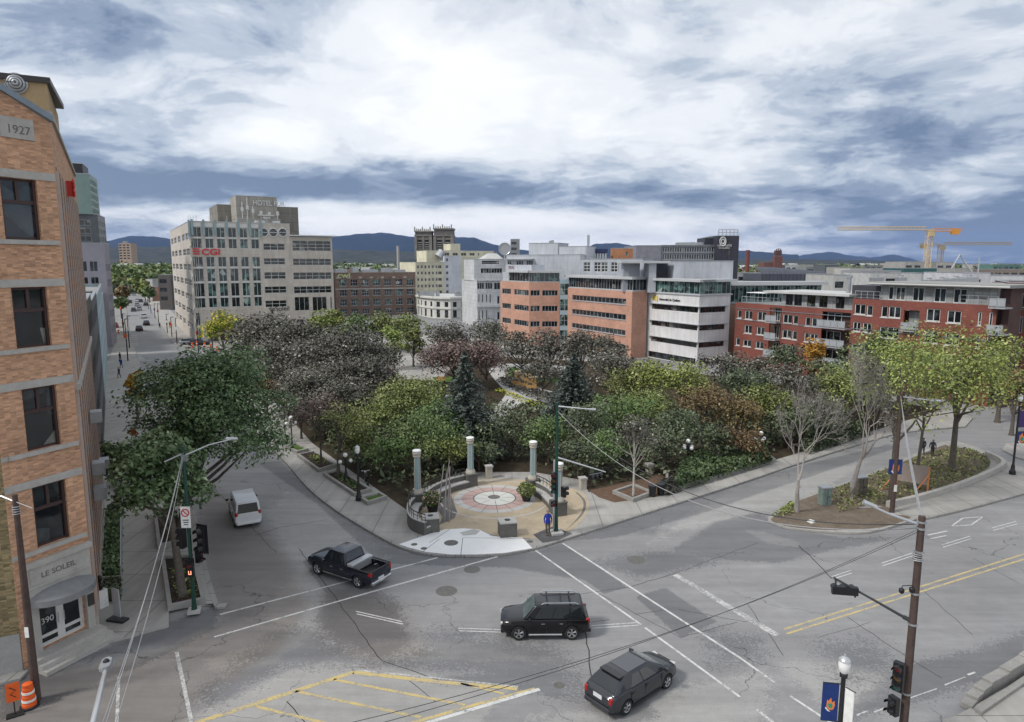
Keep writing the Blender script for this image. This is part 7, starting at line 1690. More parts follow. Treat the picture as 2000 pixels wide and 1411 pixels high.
A=at(1488,527,250)[:2]; L=at(1628,527,250)[0]-A[0]; r=empty('slate_roof_hall',(*A,0),0,'wide dark hall with ribbed slate blue roof behind the red flats','building'); zt=at(1550,527,250)[2]; m_sl=mat_panel('ribbed_slate',(.075,.08,.10),1.4,6,.12,.5,.6,.05)
b=MB(); b.wallbox(A,90,0,L,0,zt-1.5,-20,0); b.build('hall_wall',m_sl,r)
vs=[]; K=7
for k in range(K+1):
    t=k/K; yy=-.0+t*10; zz=zt-1.5-2.4*(1-math.sin(math.pi/2*t)) +0; vs+=[(A[0],A[1]+yy,zz+2.4),(A[0]+L*.25,A[1]+yy-.0,zz+2.5),(A[0]+L,A[1]+yy,zz+.9)]
b=MB(); b.add(vs,[(3*k+j,3*k+j+1,3*k+3+j+1,3*k+3+j) for k in range(K) for j in (0,1)]); b.build('curved_roof',m_sl,r)
skl=[(1440,1490,533,300,(.30,.30,.30)),(1575,1612,521,420,(.22,.24,.24)),(1612,1640,517,400,(.10,.11,.12)),(1640,1665,522,380,(.30,.29,.27)),(1660,1700,524,330,(.42,.41,.38)),(1700,1765,524,400,(.34,.33,.31)),(1628,1660,537,170,(.42,.42,.40)),(1682,1760,529,260,(.30,.30,.31)),
 (1768,1806,511,300,(.33,.32,.30)),(1766,1830,524,280,(.035,.10,.10)),(1830,1866,512,330,(.36,.35,.33)),(1866,1900,524,300,(.32,.31,.29)),(1895,2010,526,330,(.22,.18,.15)),(1940,1995,517,520,(.10,.20,.17)),(1700,1790,533,200,(.45,.45,.44)),(1800,1870,534,190,(.40,.40,.40)),(1880,1935,533,170,(.50,.50,.52)),(1935,2010,538,170,(.55,.55,.56)),(1560,1600,517,600,(.36,.33,.30)),(1535,1560,518,520,(.45,.45,.45)),(1690,1725,518,600,(.2,.2,.2)),(1735,1765,514,700,(.36,.34,.3)),(1900,1930,516,700,(.4,.38,.35))]
ds=['flat','long','low','wide','small','narrow','plain','square']
for k,(x0,x1,yt,Y,c) in enumerate(skl):
    tone='teal' if c[1]>c[0]*1.4 else ('brown' if c[0]>c[2]*1.3 else ('pale grey' if c[0]>.4 else ('dark grey' if c[0]<.15 else 'grey')))
    where='left of the yellow crane' if x1<1800 else 'right of the yellow crane'
    spot=['beside the brick tower base','above the dark hall','behind the dark hall','right of the dark hall','above the flats terrace','behind the upper flats roof, widest','just left of the flats dark upper wall','right over the upper flats roof','directly behind the crane mast','with teal lower floors under the crane','between both crane masts','under the concrete boom','wide and brownish at the right edge','greenish and farthest at the right edge','left of the crane foot, close behind the flats','right of the crane foot, close behind the flats','under the thin mast','at the right edge behind the red tower','small and far above the dark hall','tiny and far beside the brick tower','small and dark, far over the flats','tiny and far left of the yellow crane','tiny and far right of the grey crane'][k]
    blockb('commercial_building','%s flat roofed building %s'%(tone,spot),'building',x0,x1,yt,Y,c,16,'flat roofed buildings on the right skyline',wins=1)
# rooftop clutter on the red flats and beyond
for k,(px,py,Y,w,h) in enumerate(((1840,545,112,2.2,1.4),(1868,543,114,3.0,1.1),(1815,546,110,1.6,1.2),(1712,541,125,2.0,1.2),(1760,541,120,1.4,1.0),(1893,541,118,2.6,1.8),(1590,552,140,1.8,1.0))):
    c=Vector(at(px,py,Y)); base=13.2; r=empty('roof_vent_unit',(c.x,c.y,0),0,'grey rooftop ventilation unit '+['below the grey crane','right of the grey crane','below the yellow crane','above the dark upper wall','wide, left of the yellow crane','nearest the red corner tower','on the lower left roof of the flats'][k],'rooftop unit','grey ventilation units on the flats roof')
    b=MB(); z0=c.z-h; b.box((0,0,(z0+c.z)/2),(w,1.4,h)); b.box((0,0,z0/2),(w*.7,1.0,z0)); b.build('casing',m_metal,r,world=False,bevel=(.05,1)); b=MB(); b.lathe((0,0,c.z),[(.35,0),(.35,.25),(.45,.3)],12); b.build('fan_cowl',m_steelc,r,world=False)
x,y,z=at(1913,503,120); T(MB().tube([(x,y,12),(x,y,z)],.12,6).build('flagpole',m_steelc),'thin pale mast on the roof behind the red flats','mast')
# little houses of the far suburbs: one of each kind copied
def house(w,d,h,cw,cr,nm,lab):
    r=empty(nm,(0,0,0),0,lab,'house','distant suburban houses'); b=MB(); b.box((0,0,h/2),(w,d,h)); b.build('wall',mat('house_wall_%d'%int(cw[0]*100),cw,.85),r,world=False)
    b=MB(); b.add([(-w/2-.4,-d/2-.4,h),(w/2+.4,-d/2-.4,h),(w/2+.4,d/2+.4,h),(-w/2-.4,d/2+.4,h),(-w/2-.4,0,h+d*.42),(w/2+.4,0,h+d*.42)],[(0,1,5,4),(2,3,4,5),(0,4,3),(1,2,5)]); b.build('roof',mat('house_roof_%d'%int(cr[0]*100),cr,.9),r,world=False); return r
protos=[house(11,9,6,(.62,.62,.60),(.20,.19,.19),'house','tiny far off white house with a dark pitched roof'),house(13,9,6,(.60,.52,.42),(.17,.08,.06),'house','tiny far off tan house with a red brown roof'),house(18,11,7,(.32,.16,.11),(.28,.28,.28),'house','tiny far off brick house with a grey roof'),house(26,14,8,(.68,.67,.64),(.42,.42,.42),'house','long far off white house with a pale grey roof')]
first=[True]*4; hr=random.Random(3)
def dup(root,loc,rz,label=None,scale=1):
    c=root.copy(); COL.objects.link(c); c.location=loc; c.rotation_euler=(0,0,rz); c.scale=(scale,)*3
    if label: c['label']=label
    for ch in root.children:
        d=ch.copy(); COL.objects.link(d); d.parent=c
        for gc in ch.children: e=gc.copy(); COL.objects.link(e); e.parent=d
    return c
def hz(px,Y):
    return -.5
for (x0,x1,Y0_,Y1_,n) in ((250,330,500,900,9),(215,340,900,2200,22),(655,812,650,1800,52),(655,1000,1800,3300,34),(1440,1700,700,1700,50),(1440,2020,1700,3300,56)):
    for _ in range(n):
        k=hr.choice((0,0,1,1,2,3)); px=hr.uniform(x0,x1); Y=hr.uniform(Y0_,Y1_); X=(px-1000)/F*Y
        z=-.5+(max(0,(Y-2900)/1400)*.0)
        if first[k]: protos[k].location=(X,Y,z); protos[k].rotation_euler=(0,0,hr.uniform(-.6,.6)); protos[k].scale=(1.3,)*3; first[k]=False
        else: dup(protos[k],(X,Y,z),hr.uniform(-.6,.6),scale=hr.uniform(.8,1.3))
# buildings down the left street
for k,(x0,x1,yt,Y,c,lab) in enumerate(((308,333,537,270,(.10,.09,.085),'dark narrow building with balconies beside the stone office block, down the left street'),(296,309,560,330,(.25,.14,.10),'brown brick building farther down the left street'),(284,297,545,420,(.50,.48,.46),'pale gabled building beyond the dark narrow one'),(262,300,534,620,(.36,.16,.11),'red roofed long building at the far end of the left street'))):
    blockb('street_building',lab,'building',x0,x1,yt,Y,c,24,wins=3)
# ================================================================ vehicles
def paintmat(name,c,rough=.25,metal=.0,coat=.55,spec=.35):
    t=NT(name); t.b.inputs['Coat Weight'].default_value=coat; t.b.inputs['Coat Roughness'].default_value=.05
    d=t.noise(2.5,5,.7); return t.fin(t.mix(t.ramp(d,[(.45,0.),(.8,.35)]),c,tuple(min(1,x*.85+.012) for x in c)),rough,metal,spec)
m_pblack=paintmat('car_paint_black',(.004,.004,.005)); m_pblue=paintmat('car_paint_night_blue',(.009,.011,.022)); m_pgreyc=paintmat('car_paint_dark_grey',(.045,.048,.055),.3,.5); m_pwhite=paintmat('car_paint_white',(.66,.67,.68),.35)
m_tyre=mat('tyre_rubber',(.02,.02,.02),.85,0,.1); m_rim=mat('alloy_rim',(.50,.51,.52),.3,.8,.05); m_cglass=mat('car_glass',(.012,.016,.018),.04,0,.1,1,4,.9); m_wglass=mat('windscreen_glass',(.10,.13,.13),.06,0,.3,2,4,.9)
m_hl=mat('headlight_glass',(.55,.56,.56),.1,.2,.05); m_tl=mat('tail_light_red',(.35,.015,.015),.15,0,.1); m_chrome=mat('chrome',(.6,.6,.6),.12,.95,.02); m_plast=mat('black_plastic',(.02,.02,.021),.6,0,.1); m_plate=mat('number_plate',(.62,.63,.66),.5,0,.06)
def wheel(root,x,y,r,w,side):
    t=MB(); prof=[(r*.66,-w/2),(r*.94,-w/2),(r,-w*.36),(r,w*.36),(r*.94,w/2),(r*.66,w/2)]
    n=24; vs=[];fs=[]
    for rr,o in prof:
        for j in range(n): a=2*math.pi*j/n; vs.append((x+rr*math.cos(a),y+o,r+rr*math.sin(a)))
    for i in range(len(prof)-1):
        for j in range(n): fs.append((i*n+j,(i+1)*n+j,(i+1)*n+(j+1)%n,i*n+(j+1)%n))
    t.add(vs,fs); wh=t.build('wheel',m_tyre,root,world=False,smooth=40)
    b=MB(); yo=y+side*w*.44; yi=y+side*w*.18
    b.tube([(x,yi-side*.02,r),(x,yi,r)],r*.67,20); 
    for k in range(5):
        a=2*math.pi*k/5+.3
        for da in (-.13,.13): b.tube([(x+.06*math.cos(a),yo-side*.01,r+.06*math.sin(a)),(x+r*.62*math.cos(a+da),yo-side*.02,r+r*.62*math.sin(a+da))],.026,5)
    b.tube([(x+r*.64*math.cos(q),yo-side*.015,r+r*.64*math.sin(q)) for q in np.linspace(0,2*math.pi,25)],.022,5); b.tube([(x,yi,r),(x,yo,r)],.055,10)
    ri=b.build('rim',m_rim,root,world=False,smooth=40); ri.parent=wh
    b=MB(); b.tube([(x,yi-side*.03,r),(x,yi+side*.005,r)],r*.64,20); k=b.build('brake_disc',m_plast,root,world=False); k.parent=wh
def vehicle(name,label,cat,st,cabs,wb,r,W,m,place,mw=None,doors=(.0,),rails=False,bed=None,extra=None,lightz=.75,wlen=.22):
    """st: stations (x, z_bottom, z_top, half width); cabs: cabin (xf0,xr0,xf1,xr1,zr,wt,belt); place=(front wheel px, rear wheel px, side)"""
    (pf,pr,side)=place; F0=Vector(g(*pf)); R0=Vector(g(*pr)); d=(F0-R0).normalized(); lt=Vector((-d.y,d.x)); mid=(F0+R0)/2
    c=mid-lt*side*(W-.05)             # side +1: the left flank is the visible one
    root=empty(name,(c.x,c.y,.008),math.atan2(d.y,d.x),label,cat)
    # body shell
    b=MB(); rings=[]
    P=[]
    for i,(x,zb,zt,w) in enumerate(st):
        h=zt-zb; half=[(0,zb),(w-.16,zb),(w-.05,zb+.06),(w-.01,zb+h*.28),(w,zb+h*.5),(w-.02,zb+h*.72),(w-.05,zt-.06),(w-.13,zt-.005),(w*.6,zt+.02),(0,zt+.03)]
        ring=[(x,y,z) for y,z in half]+[(x,-y,z) for y,z in half[-2:0:-1]]; P.append(ring)
    n=len(P[0]); vs=[q for R_ in P for q in R_]; fs=[(i*n+j,(i+1)*n+j,(i+1)*n+(j+1)%n,i*n+(j+1)%n) for i in range(len(P)-1) for j in range(n)]
    fs+=[tuple(range(n)),tuple((len(P)-1)*n+j for j in range(n-1,-1,-1))]
    b.add(vs,fs); body=b.build('body',m,root,world=False,smooth=38)
    cuts=[]
    for x in (wb/2,-wb/2):
        for s in (1,-1):
            q=MB(); q.tube([(x,s*(W-.36),r),(x,s*(W+.2),r)],r+.055,28); cuts.append(q)
    if bed: q=MB(); q.box(((bed[0]+bed[1])/2,0,bed[2]+.5),(bed[1]-bed[0],2*(W-.13),1.0)); cuts.append(q)
    for q in cuts:
        co_=q.build('cut',m_plast,None,world=False); co_.parent=None
        mo=body.modifiers.new('b','BOOLEAN'); mo.operation='DIFFERENCE'; mo.object=co_; mo.solver='EXACT'; q.o=co_
        # the body and the cutter are both evaluated at the origin
    rl,rr_=root.location.copy(),root.rotation_euler.z; root.location=(0,0,0); root.rotation_euler=(0,0,0)
    dg=bpy.context.evaluated_depsgraph_get(); me=bpy.data.meshes.new_from_object(body.evaluated_get(dg)); body.modifiers.clear(); body.data=me
    for q in cuts: bpy.data.objects.remove(q.o)
    root.location=rl; root.rotation_euler=(0,0,rr_)
    me.polygons.foreach_set('use_smooth',[True]*len(me.polygons)); me.set_sharp_from_angle(angle=R(35))
    for x in (wb/2,-wb/2):
        for s in (1,-1): wheel(root,x,s*(W-.12),r,wlen,s)
    # cabin
    xf0,xr0,xf1,xr1,zr,wt,belt=cabs; wb_=W-.07
    B4=[(xf0,wb_,belt),(xr0,wb_,belt),(xr0,-wb_,belt),(xf0,-wb_,belt)]; T4=[(xf1,wt,zr),(xr1,wt,zr),(xr1,-wt,zr),(xf1,-wt,zr)]
    q=MB(); q.add(B4+T4,[(0,1,2,3),(7,6,5,4),(0,4,5,1),(1,5,6,2),(2,6,7,3),(3,7,4,0)]); cab=q.build('cabin',m,root,world=False,bevel=(.10,4)); 
    me=cab.data; me.polygons.foreach_set('use_smooth',[True]*len(me.polygons)); me.set_sharp_from_angle(angle=R(60))
    def face(a,b2,c2,d2,u0,u1,v0,v1,off,name,mm,slant=0.0):
        a,b2,c2,d2=map(Vector,(a,b2,c2,d2)); nn=(b2-a).cross(d2-a).normalized()
        ctr=Vector((0,0,(belt+zr)/2))
        if nn.dot((a+c2)/2-ctr)<0: nn=-nn
        def pt(u,v): return a.lerp(b2,u).lerp(d2.lerp(c2,u),v)
        K=[(u0,v0),(u1,v0),(u1-slant,v1),(u0+slant,v1)] if True else []
        pts=[pt(*k) for k in K]; vs=[tuple(p+nn*off) for p in pts]+[tuple(p-nn*.02) for p in pts]
        x=MB(); x.add(vs,[(0,1,2,3),(7,6,5,4),(0,4,5,1),(1,5,6,2),(2,6,7,3),(3,7,4,0)]); return x.build(name,mm,root,world=False,bevel=(.012,2))
    face(B4[3],B4[0],T4[0],T4[3],.06,.94,.06,.94,.012,'windscreen',mw or m_wglass,.02)
    face(B4[2],B4[1],T4[1],T4[2],.08,.92,.16,.90,.012,'rear_window',m_cglass,.02)
    for s,(p,q2,t2,t1) in ((1,(B4[0],B4[1],T4[1],T4[0])),(-1,(B4[3],B4[2],T4[2],T4[3]))):
        for (u0,u1) in doors: face(p,q2,t2,t1,u0,u1,.10,.86,.010,'side_window',m_cglass,.0)
    # lamps, bumpers, plate, mirrors, handles
    xF,xR=st[-1][0],st[0][0]; xF,xR=max(xF,xR),min(xF,xR); wF=[q for q in st if q[0]==xF][0][3]; wR=[q for q in st if q[0]==xR][0][3]
    for s in (1,-1):
        q=MB(); q.box((xF-.16,s*(wF-.13),lightz),(.36,.30,.17),-s*.35); q.build('headlight',m_hl,root,world=False,bevel=(.04,2))
        q=MB(); q.box((xR+.09,s*(wR-.06),lightz+.14),(.22,.16,.26),s*.25); q.build('tail_light',m_tl,root,world=False,bevel=(.03,2))
        q=MB(); q.box((xf0-.35,s*(W+.09),belt+.09),(.12,.22,.16)); q.build('wing_mirror',m if name!='van' else m_plast,root,world=False,bevel=(.03,2))
        for xx in extra.get('handles',(.25,-.7)): q=MB(); q.box((xx,s*(W-.005),belt-.16),(.18,.035,.035)); q.build('door_handle',m_chrome if name!='hatchback' else m,root,world=False)
        q=MB()
        for xx in extra.get('gaps',(.95,-.05,-1.0)): q.box((xx,s*(W-.012),(belt+.42)/2),(.012,.03,belt-.5))
        q.build('door_gap',m_plast,root,world=False)
        q=MB(); q.box((0,s*(W-.06),st[len(st)//2][1]+.05),(wb-.95,.14,.09)); q.build('side_sill',m_chrome if extra.get('step') else m_plast,root,world=False,bevel=(.02,1))
    q=MB(); q.box((xR-.0,0,extra.get('platez',.62)),(.05,.46,.17)); q.build('number_plate',m_plate,root,world=False)
    q=MB(); q.box((xF-.03,0,.62),(.12,1.0,.24)); q.build('grille',m_plast,root,world=False,bevel=(.03,1))
    q=MB(); q.box((xR+.02,0,.42),(.24,wR*1.86,.20)); q.build('rear_bumper',extra.get('bump',m),root,world=False,bevel=(.05,2))
    q=MB(); q.box((xF-.08,0,.38),(.24,wF*1.8,.20)); q.build('front_bumper',extra.get('fbump',m),root,world=False,bevel=(.05,2))
    if rails:
        for s in (1,-1): q=MB(); q.tube([(xf1-.3,s*(wt-.06),zr+.02),(xf1-.42,s*(wt-.06),zr+.09),(xr1+.35,s*(wt-.06),zr+.09),(xr1+.22,s*(wt-.06),zr+.02)],.026,6); q.build('roof_rail',m_chrome,root,world=False)
        for xx in (xf1-.6,xr1+.6): q=MB(); q.box((xx,0,zr+.085),(.07,2*wt-.12,.03)); q.build('roof_bar',m_plast,root,world=False)
    return root
# black SUV
vehicle('suv','black SUV with silver roof rails crossing the middle of the junction','car',
 [(-2.18,.42,.98,.78),(-2.10,.34,1.06,.86),(-1.7,.27,1.09,.90),(-.6,.25,1.09,.905),(.6,.25,1.08,.905),(1.05,.25,1.07,.90),(1.6,.27,1.03,.89),(2.0,.32,.97,.84),(2.17,.42,.88,.72)],
 (1.12,-2.06,.48,-1.86,1.73,.68,1.04),2.62,.365,.905,m_pblack,((1011,1251),(1119,1250),1) if False else ((1011,1251),(1119,1250),1),doors=((.17,.44),(.46,.72),(.745,.95)),rails=True,extra=dict(handles=(.12,-.78),gaps=(.98,-.06,-.98),step=True,bump=m_pblack,platez=.72),lightz=.80)
# black pickup
pk=vehicle('pickup_truck','black pickup truck with a pale toolbox across its open bed','truck',
 [(-2.62,.52,1.04,.86),(-2.55,.42,1.06,.92),(-1.9,.36,1.06,.93),(-.9,.33,1.06,.935),(.9,.33,1.05,.935),(1.3,.33,1.05,.93),(1.95,.35,1.02,.92),(2.45,.40,.96,.86),(2.62,.50,.86,.74)],
 (1.28,-.72,.72,-.50,1.74,.70,1.02),3.25,.38,.935,m_pblue,((622,1123),(697,1148),1),doors=((.17,.52),(.55,.88)),bed=(-2.50,-.80,.62),extra=dict(handles=(.42,-.42),gaps=(1.15,.16,-.74),step=True,bump=m_chrome,platez=.55),lightz=.82)
b=MB(); b.box((-1.02,0,1.16),(.46,1.72,.2)); b.build('toolbox',m_steelc,pk,world=False,bevel=(.03,2)); b=MB(); b.box((-1.02,0,1.02),(.36,1.5,.5)); b.build('toolbox_body',m_steelc,pk,world=False)
b=MB(); b.box((-1.65,0,.66),(1.66,1.58,.03)); b.build('bed_liner',m_plast,pk,world=False)
b=MB()
for s in (-1,1): b.box((-1.7,s*.865,1.10),(1.75,.10,.04))
b.box((-2.55,0,1.085),(.10,1.7,.04)); b.build('bed_rail',m_plast,pk,world=False)
# dark grey hatchback, seen from behind on its right flank
hb=vehicle('hatchback','dark grey hatchback driving away at the lower centre','car',
 [(-2.2,.40,.90,.74),(-2.08,.30,1.0,.83),(-1.7,.20,1.04,.885),(-.8,.17,1.02,.895),(.5,.17,.99,.895),(1.1,.18,.96,.89),(1.6,.20,.90,.87),(2.05,.26,.80,.80),(2.26,.34,.68,.64)],
 (1.45,-2.08,.42,-1.22,1.52,.58,.97),2.70,.33,.895,m_pgreyc,((1304,1344),(1222,1397),-1),doors=((.22,.47),(.49,.72)),extra=dict(handles=(-.05,-.95),gaps=(.92,-.18,-1.1),bump=m_pgreyc,platez=.80),lightz=.68)
b=MB(); b.box((-1.34,0,1.50),(.34,1.10,.05)); b.build('roof_spoiler',m_pblack,hb,world=False,bevel=(.02,2))
b=MB(); b.box((-.3,0,1.53),(1.2,1.0,.02)); b.build('roof_panel',paintmat('roof_grey',(.10,.105,.115),.3,.5),hb,world=False,bevel=(.01,1))
# white minivan seen from behind
rw_=g(462,1036); rr_=g(505,1030)
mv_=vehicle('van','white minivan driving away up the left street','van',
 [(-2.3,.38,1.02,.84),(-2.22,.30,1.06,.89),(-1.6,.22,1.06,.91),(-.6,.20,1.05,.915),(.8,.20,1.03,.915),(1.3,.21,1.0,.91),(1.8,.24,.92,.88),(2.2,.30,.80,.80),(2.34,.40,.68,.66)],
 (1.72,-2.28,.95,-2.16,1.86,.76,1.0),2.95,.33,.915,m_pwhite,((448,1000),(459,1031),1),doors=((.20,.42),(.44,.68),(.70,.95)),extra=dict(handles=(.35,-.6),gaps=(1.1,.1,-1.0),bump=m_pwhite,platez=.82),lightz=.95)
# the cars far down the left street
def farcar(lab,px,py,m,ang=-30,L=4.5,h=1.5,w=.9):
    x,y=g(px,py); r=empty('parked_car' if 'parked' in lab else 'car',(x,y,.01),R(90-ang),lab,'car','cars on the left street')
    b=MB(); b.box((0,0,.62),(L,w*2,.66)); b.build('body',m,r,world=False,bevel=(.16,3)); b=MB(); q=[(L*.26,w*.92,.9),(-L*.42,w*.92,.9),(-L*.42,-w*.92,.9),(L*.26,-w*.92,.9),(L*.10,w*.74,h),(-L*.34,w*.74,h),(-L*.34,-w*.74,h),(L*.10,-w*.74,h)]
    b.add(q,[(0,4,5,1),(1,5,6,2),(2,6,7,3),(3,7,4,0)]); b.build('glasshouse',m_cglass,r,world=False,bevel=(.06,2)); b=MB(); b.box((-L*.12,0,h+.0),(L*.42,w*1.4,.05)); b.build('roof',m,r,world=False,bevel=(.02,1))
    for sx in (-1,1):
        for sy in (-1,1): b=MB(); b.tube([(sx*L*.3,sy*(w-.2),.32),(sx*L*.3,sy*(w+.01),.32)],.32,14); b.build('wheel',m_tyre,r,world=False)
    for s in (-1,1): b=MB(); b.box((-L/2+.02,s*(w-.2),.75),(.1,.25,.16)); b.build('tail_light',m_tl,r,world=False)
    return r
m_psil=paintmat('car_paint_silver',(.38,.39,.40),.3,.5); m_pred=paintmat('car_paint_red',(.25,.03,.03))
for (px,py,m_,lab) in ((272,646,m_pblack,'dark car nearest the crossing on the left street'),(286,635,m_pblack,'black car second from the crossing on the left street'),(281,621,m_pwhite,'white van like car in mid street beyond the two dark cars'),
    (261,608,m_pgreyc,'grey car left of the centre line, beyond the white one'),(272,606,m_psil,'silver car beside the grey one on the left street'),(268,598,m_psil,'silver car in the middle of the far queue'),(254,592,m_pblack,'black car at the left of the far queue'),
    (268,589,m_pwhite,'white car in the far queue'),(285,597,m_pblack,'black car parked at the right kerb of the far street'),(275,590,m_pgreyc,'grey car right in the far queue'),(262,577,m_psil,'silver car at the far end of the street'),(225,640,m_pred,'red car parked on the left side of the far street'),(389,675,m_pgreyc,'grey car waiting on the cross street before the yellow tree'),(372,673,m_psil,'silver car on the cross street behind the grey one')):
    farcar(lab,px,py,m_,-30 if px<350 else 60)
# motorcycle in the shade
x,y=g(716,945,.15); r=empty('motorcycle',(x,y,.15),R(110),'dark motorcycle parked in the shade behind the single lamp post','motorcycle'); 
for sx in (-.7,.7): 
    b=MB(); b.tube([(sx+.28*math.cos(a),0,.31+.28*math.sin(a)) for a in np.linspace(0,2*math.pi,18)],.06,6); w_=b.build('wheel',m_tyre,r,world=False); b=MB(); b.tube([(sx,-.05,.31),(sx,.05,.31)],.12,10); h_=b.build('hub',m_rim,r,world=False); h_.parent=w_
b=MB(); b.tube([(-.5,0,.55),(0,0,.62),(.35,0,.8)],[.13,.22,.14],8); b.tube([(.35,0,.85),(.7,0,.31)],.04,6); b.tube([(-.1,0,.4),(-.7,0,.31)],.04,6); b.box((0,0,.42),(.5,.3,.35)); b.build('frame',m_pblack,r,world=False,smooth=50)
b=MB(); b.tube([(-.65,0,.85),(-.3,0,.80),(.0,0,.82)],[.08,.13,.10],8); b.build('seat',m_plast,r,world=False,smooth=60); b=MB(); b.tube([(.38,-.35,1.05),(.45,0,.98),(.38,.35,1.05)],.025,6); b.build('handlebar',m_chrome,r,world=False); b=MB(); b.ball((.55,0,.85),.11); b.build('headlight',m_hl,r,world=False)
# road works on the cross street
for k,(px,py) in enumerate(((376,679),(385,676),(400,679),(412,682),(424,686),(232,652))):
    x,y=g(px,py); r=empty('traffic_cone',(x,y,0),0,['orange marker at the left end of the barrier row before the office block','second orange marker of the barrier row','third orange marker of the barrier row','fourth orange marker of the barrier row','right end orange marker below the yellow tree','single orange marker on the left pavement of the far street'][k],'traffic marker','orange markers')
    b=MB(); b.lathe((0,0,0),[(.4,0),(.4,.06),(.26,.08),(.2,1.1),(.12,1.15)],12); b.build('marker',m_orange,r,world=False,smooth=40); b=MB(); b.lathe((0,0,.5),[(.245,0),(.235,.2)],12); b.build('white_band',m_bw,r,world=False)
# zebra stripes on the cross street
zs=[]
for k in range(7): t=k/6; zs.append(((252+6*t,694+9*t),(276+8*t,694+9*t),.35)); 
for k in range(6): zs.append(((257+.0*k,656+3.6*k),(268+.4*k,656+3.6*k),.5))
strips('zebra_crossing',zs,m_pw,.006); strips('road_marking',[((248,690),(400,684),.3),((256,706),(300,703),.3),((262,640),(284,651),.15)],m_pw,.0062)
# poles and signs along the far street
for k,(px,py,ht) in enumerate(((346,672,6),(388,690,7),(417,700,7),(336,658,5),(327,650,5),(310,630,6),(303,622,5),(250,705,8),(253,680,7),(243,660,6),(240,640,6),(237,622,6),(295,612,6),(290,604,6))):
    x,y=g(px,py,.1); r=empty('street_pole',(x,y,.1),0,'slim dark street pole %s'%['at the kerb corner below the office block','in front of the yellow tree','right of the yellow tree stem','second from the office corner','third from the office corner','beside the dark narrow building','past the dark narrow building','nearest on the left pavement','at the crossing on the left side','left side just beyond the crossing','left side before the red car','left side past the red car','far right kerb, nearer one','far right kerb, farther one'][k],'pole','slim poles of the left street')
    b=MB(); b.lathe((0,0,0),[(.12,0),(.07,ht)],7); b.build('shaft',m_iron2,r,world=False); b=MB(); b.tube([(0,0,ht-.2),(.5,-.3,ht)],.04,4); b.box((.6,-.35,ht),(.5,.2,.12)); b.build('lamp_head',m_iron2,r,world=False); b=MB(); b.box((0,-.1,ht*.6),(.5,.05,.7)); b.build('sign_panel',[m_bw,m_red,m_navy,m_orange][k%4],r,world=False)
for k,(px,Y,hw,yt,kd) in enumerate(((243,300,10,560,'rust'),(248,340,9,556,'dark'),(237,240,8,590,'green'),(286,330,9,556,'lime'),(293,300,8,562,'green'),(280,380,9,548,'olive'),(262,470,12,548,'lime'),(250,430,10,545,'rust'),(300,520,12,535,'olive'),(232,420,10,540,'olive'),(318,340,7,560,'dark'))):
    X=(px-1000)/F*Y*1.0; zt=at(px,yt,Y)[2]; tree(X,Y,max(6,zt),hw*Y/F*1.3,kd,'street tree on the left street, %s'%['rusty, on the left side','dark, second on the left side','green, nearest on the left side','lime, at the right kerb','green, nearer at the right kerb','olive, beyond the lime one','broad lime one closing the street','reddish one left of the closing tree','olive above the red roof','olive at the far left edge','dark beside the narrow building'][k],.25,n=900,leaf=.9,group='trees of the left street')
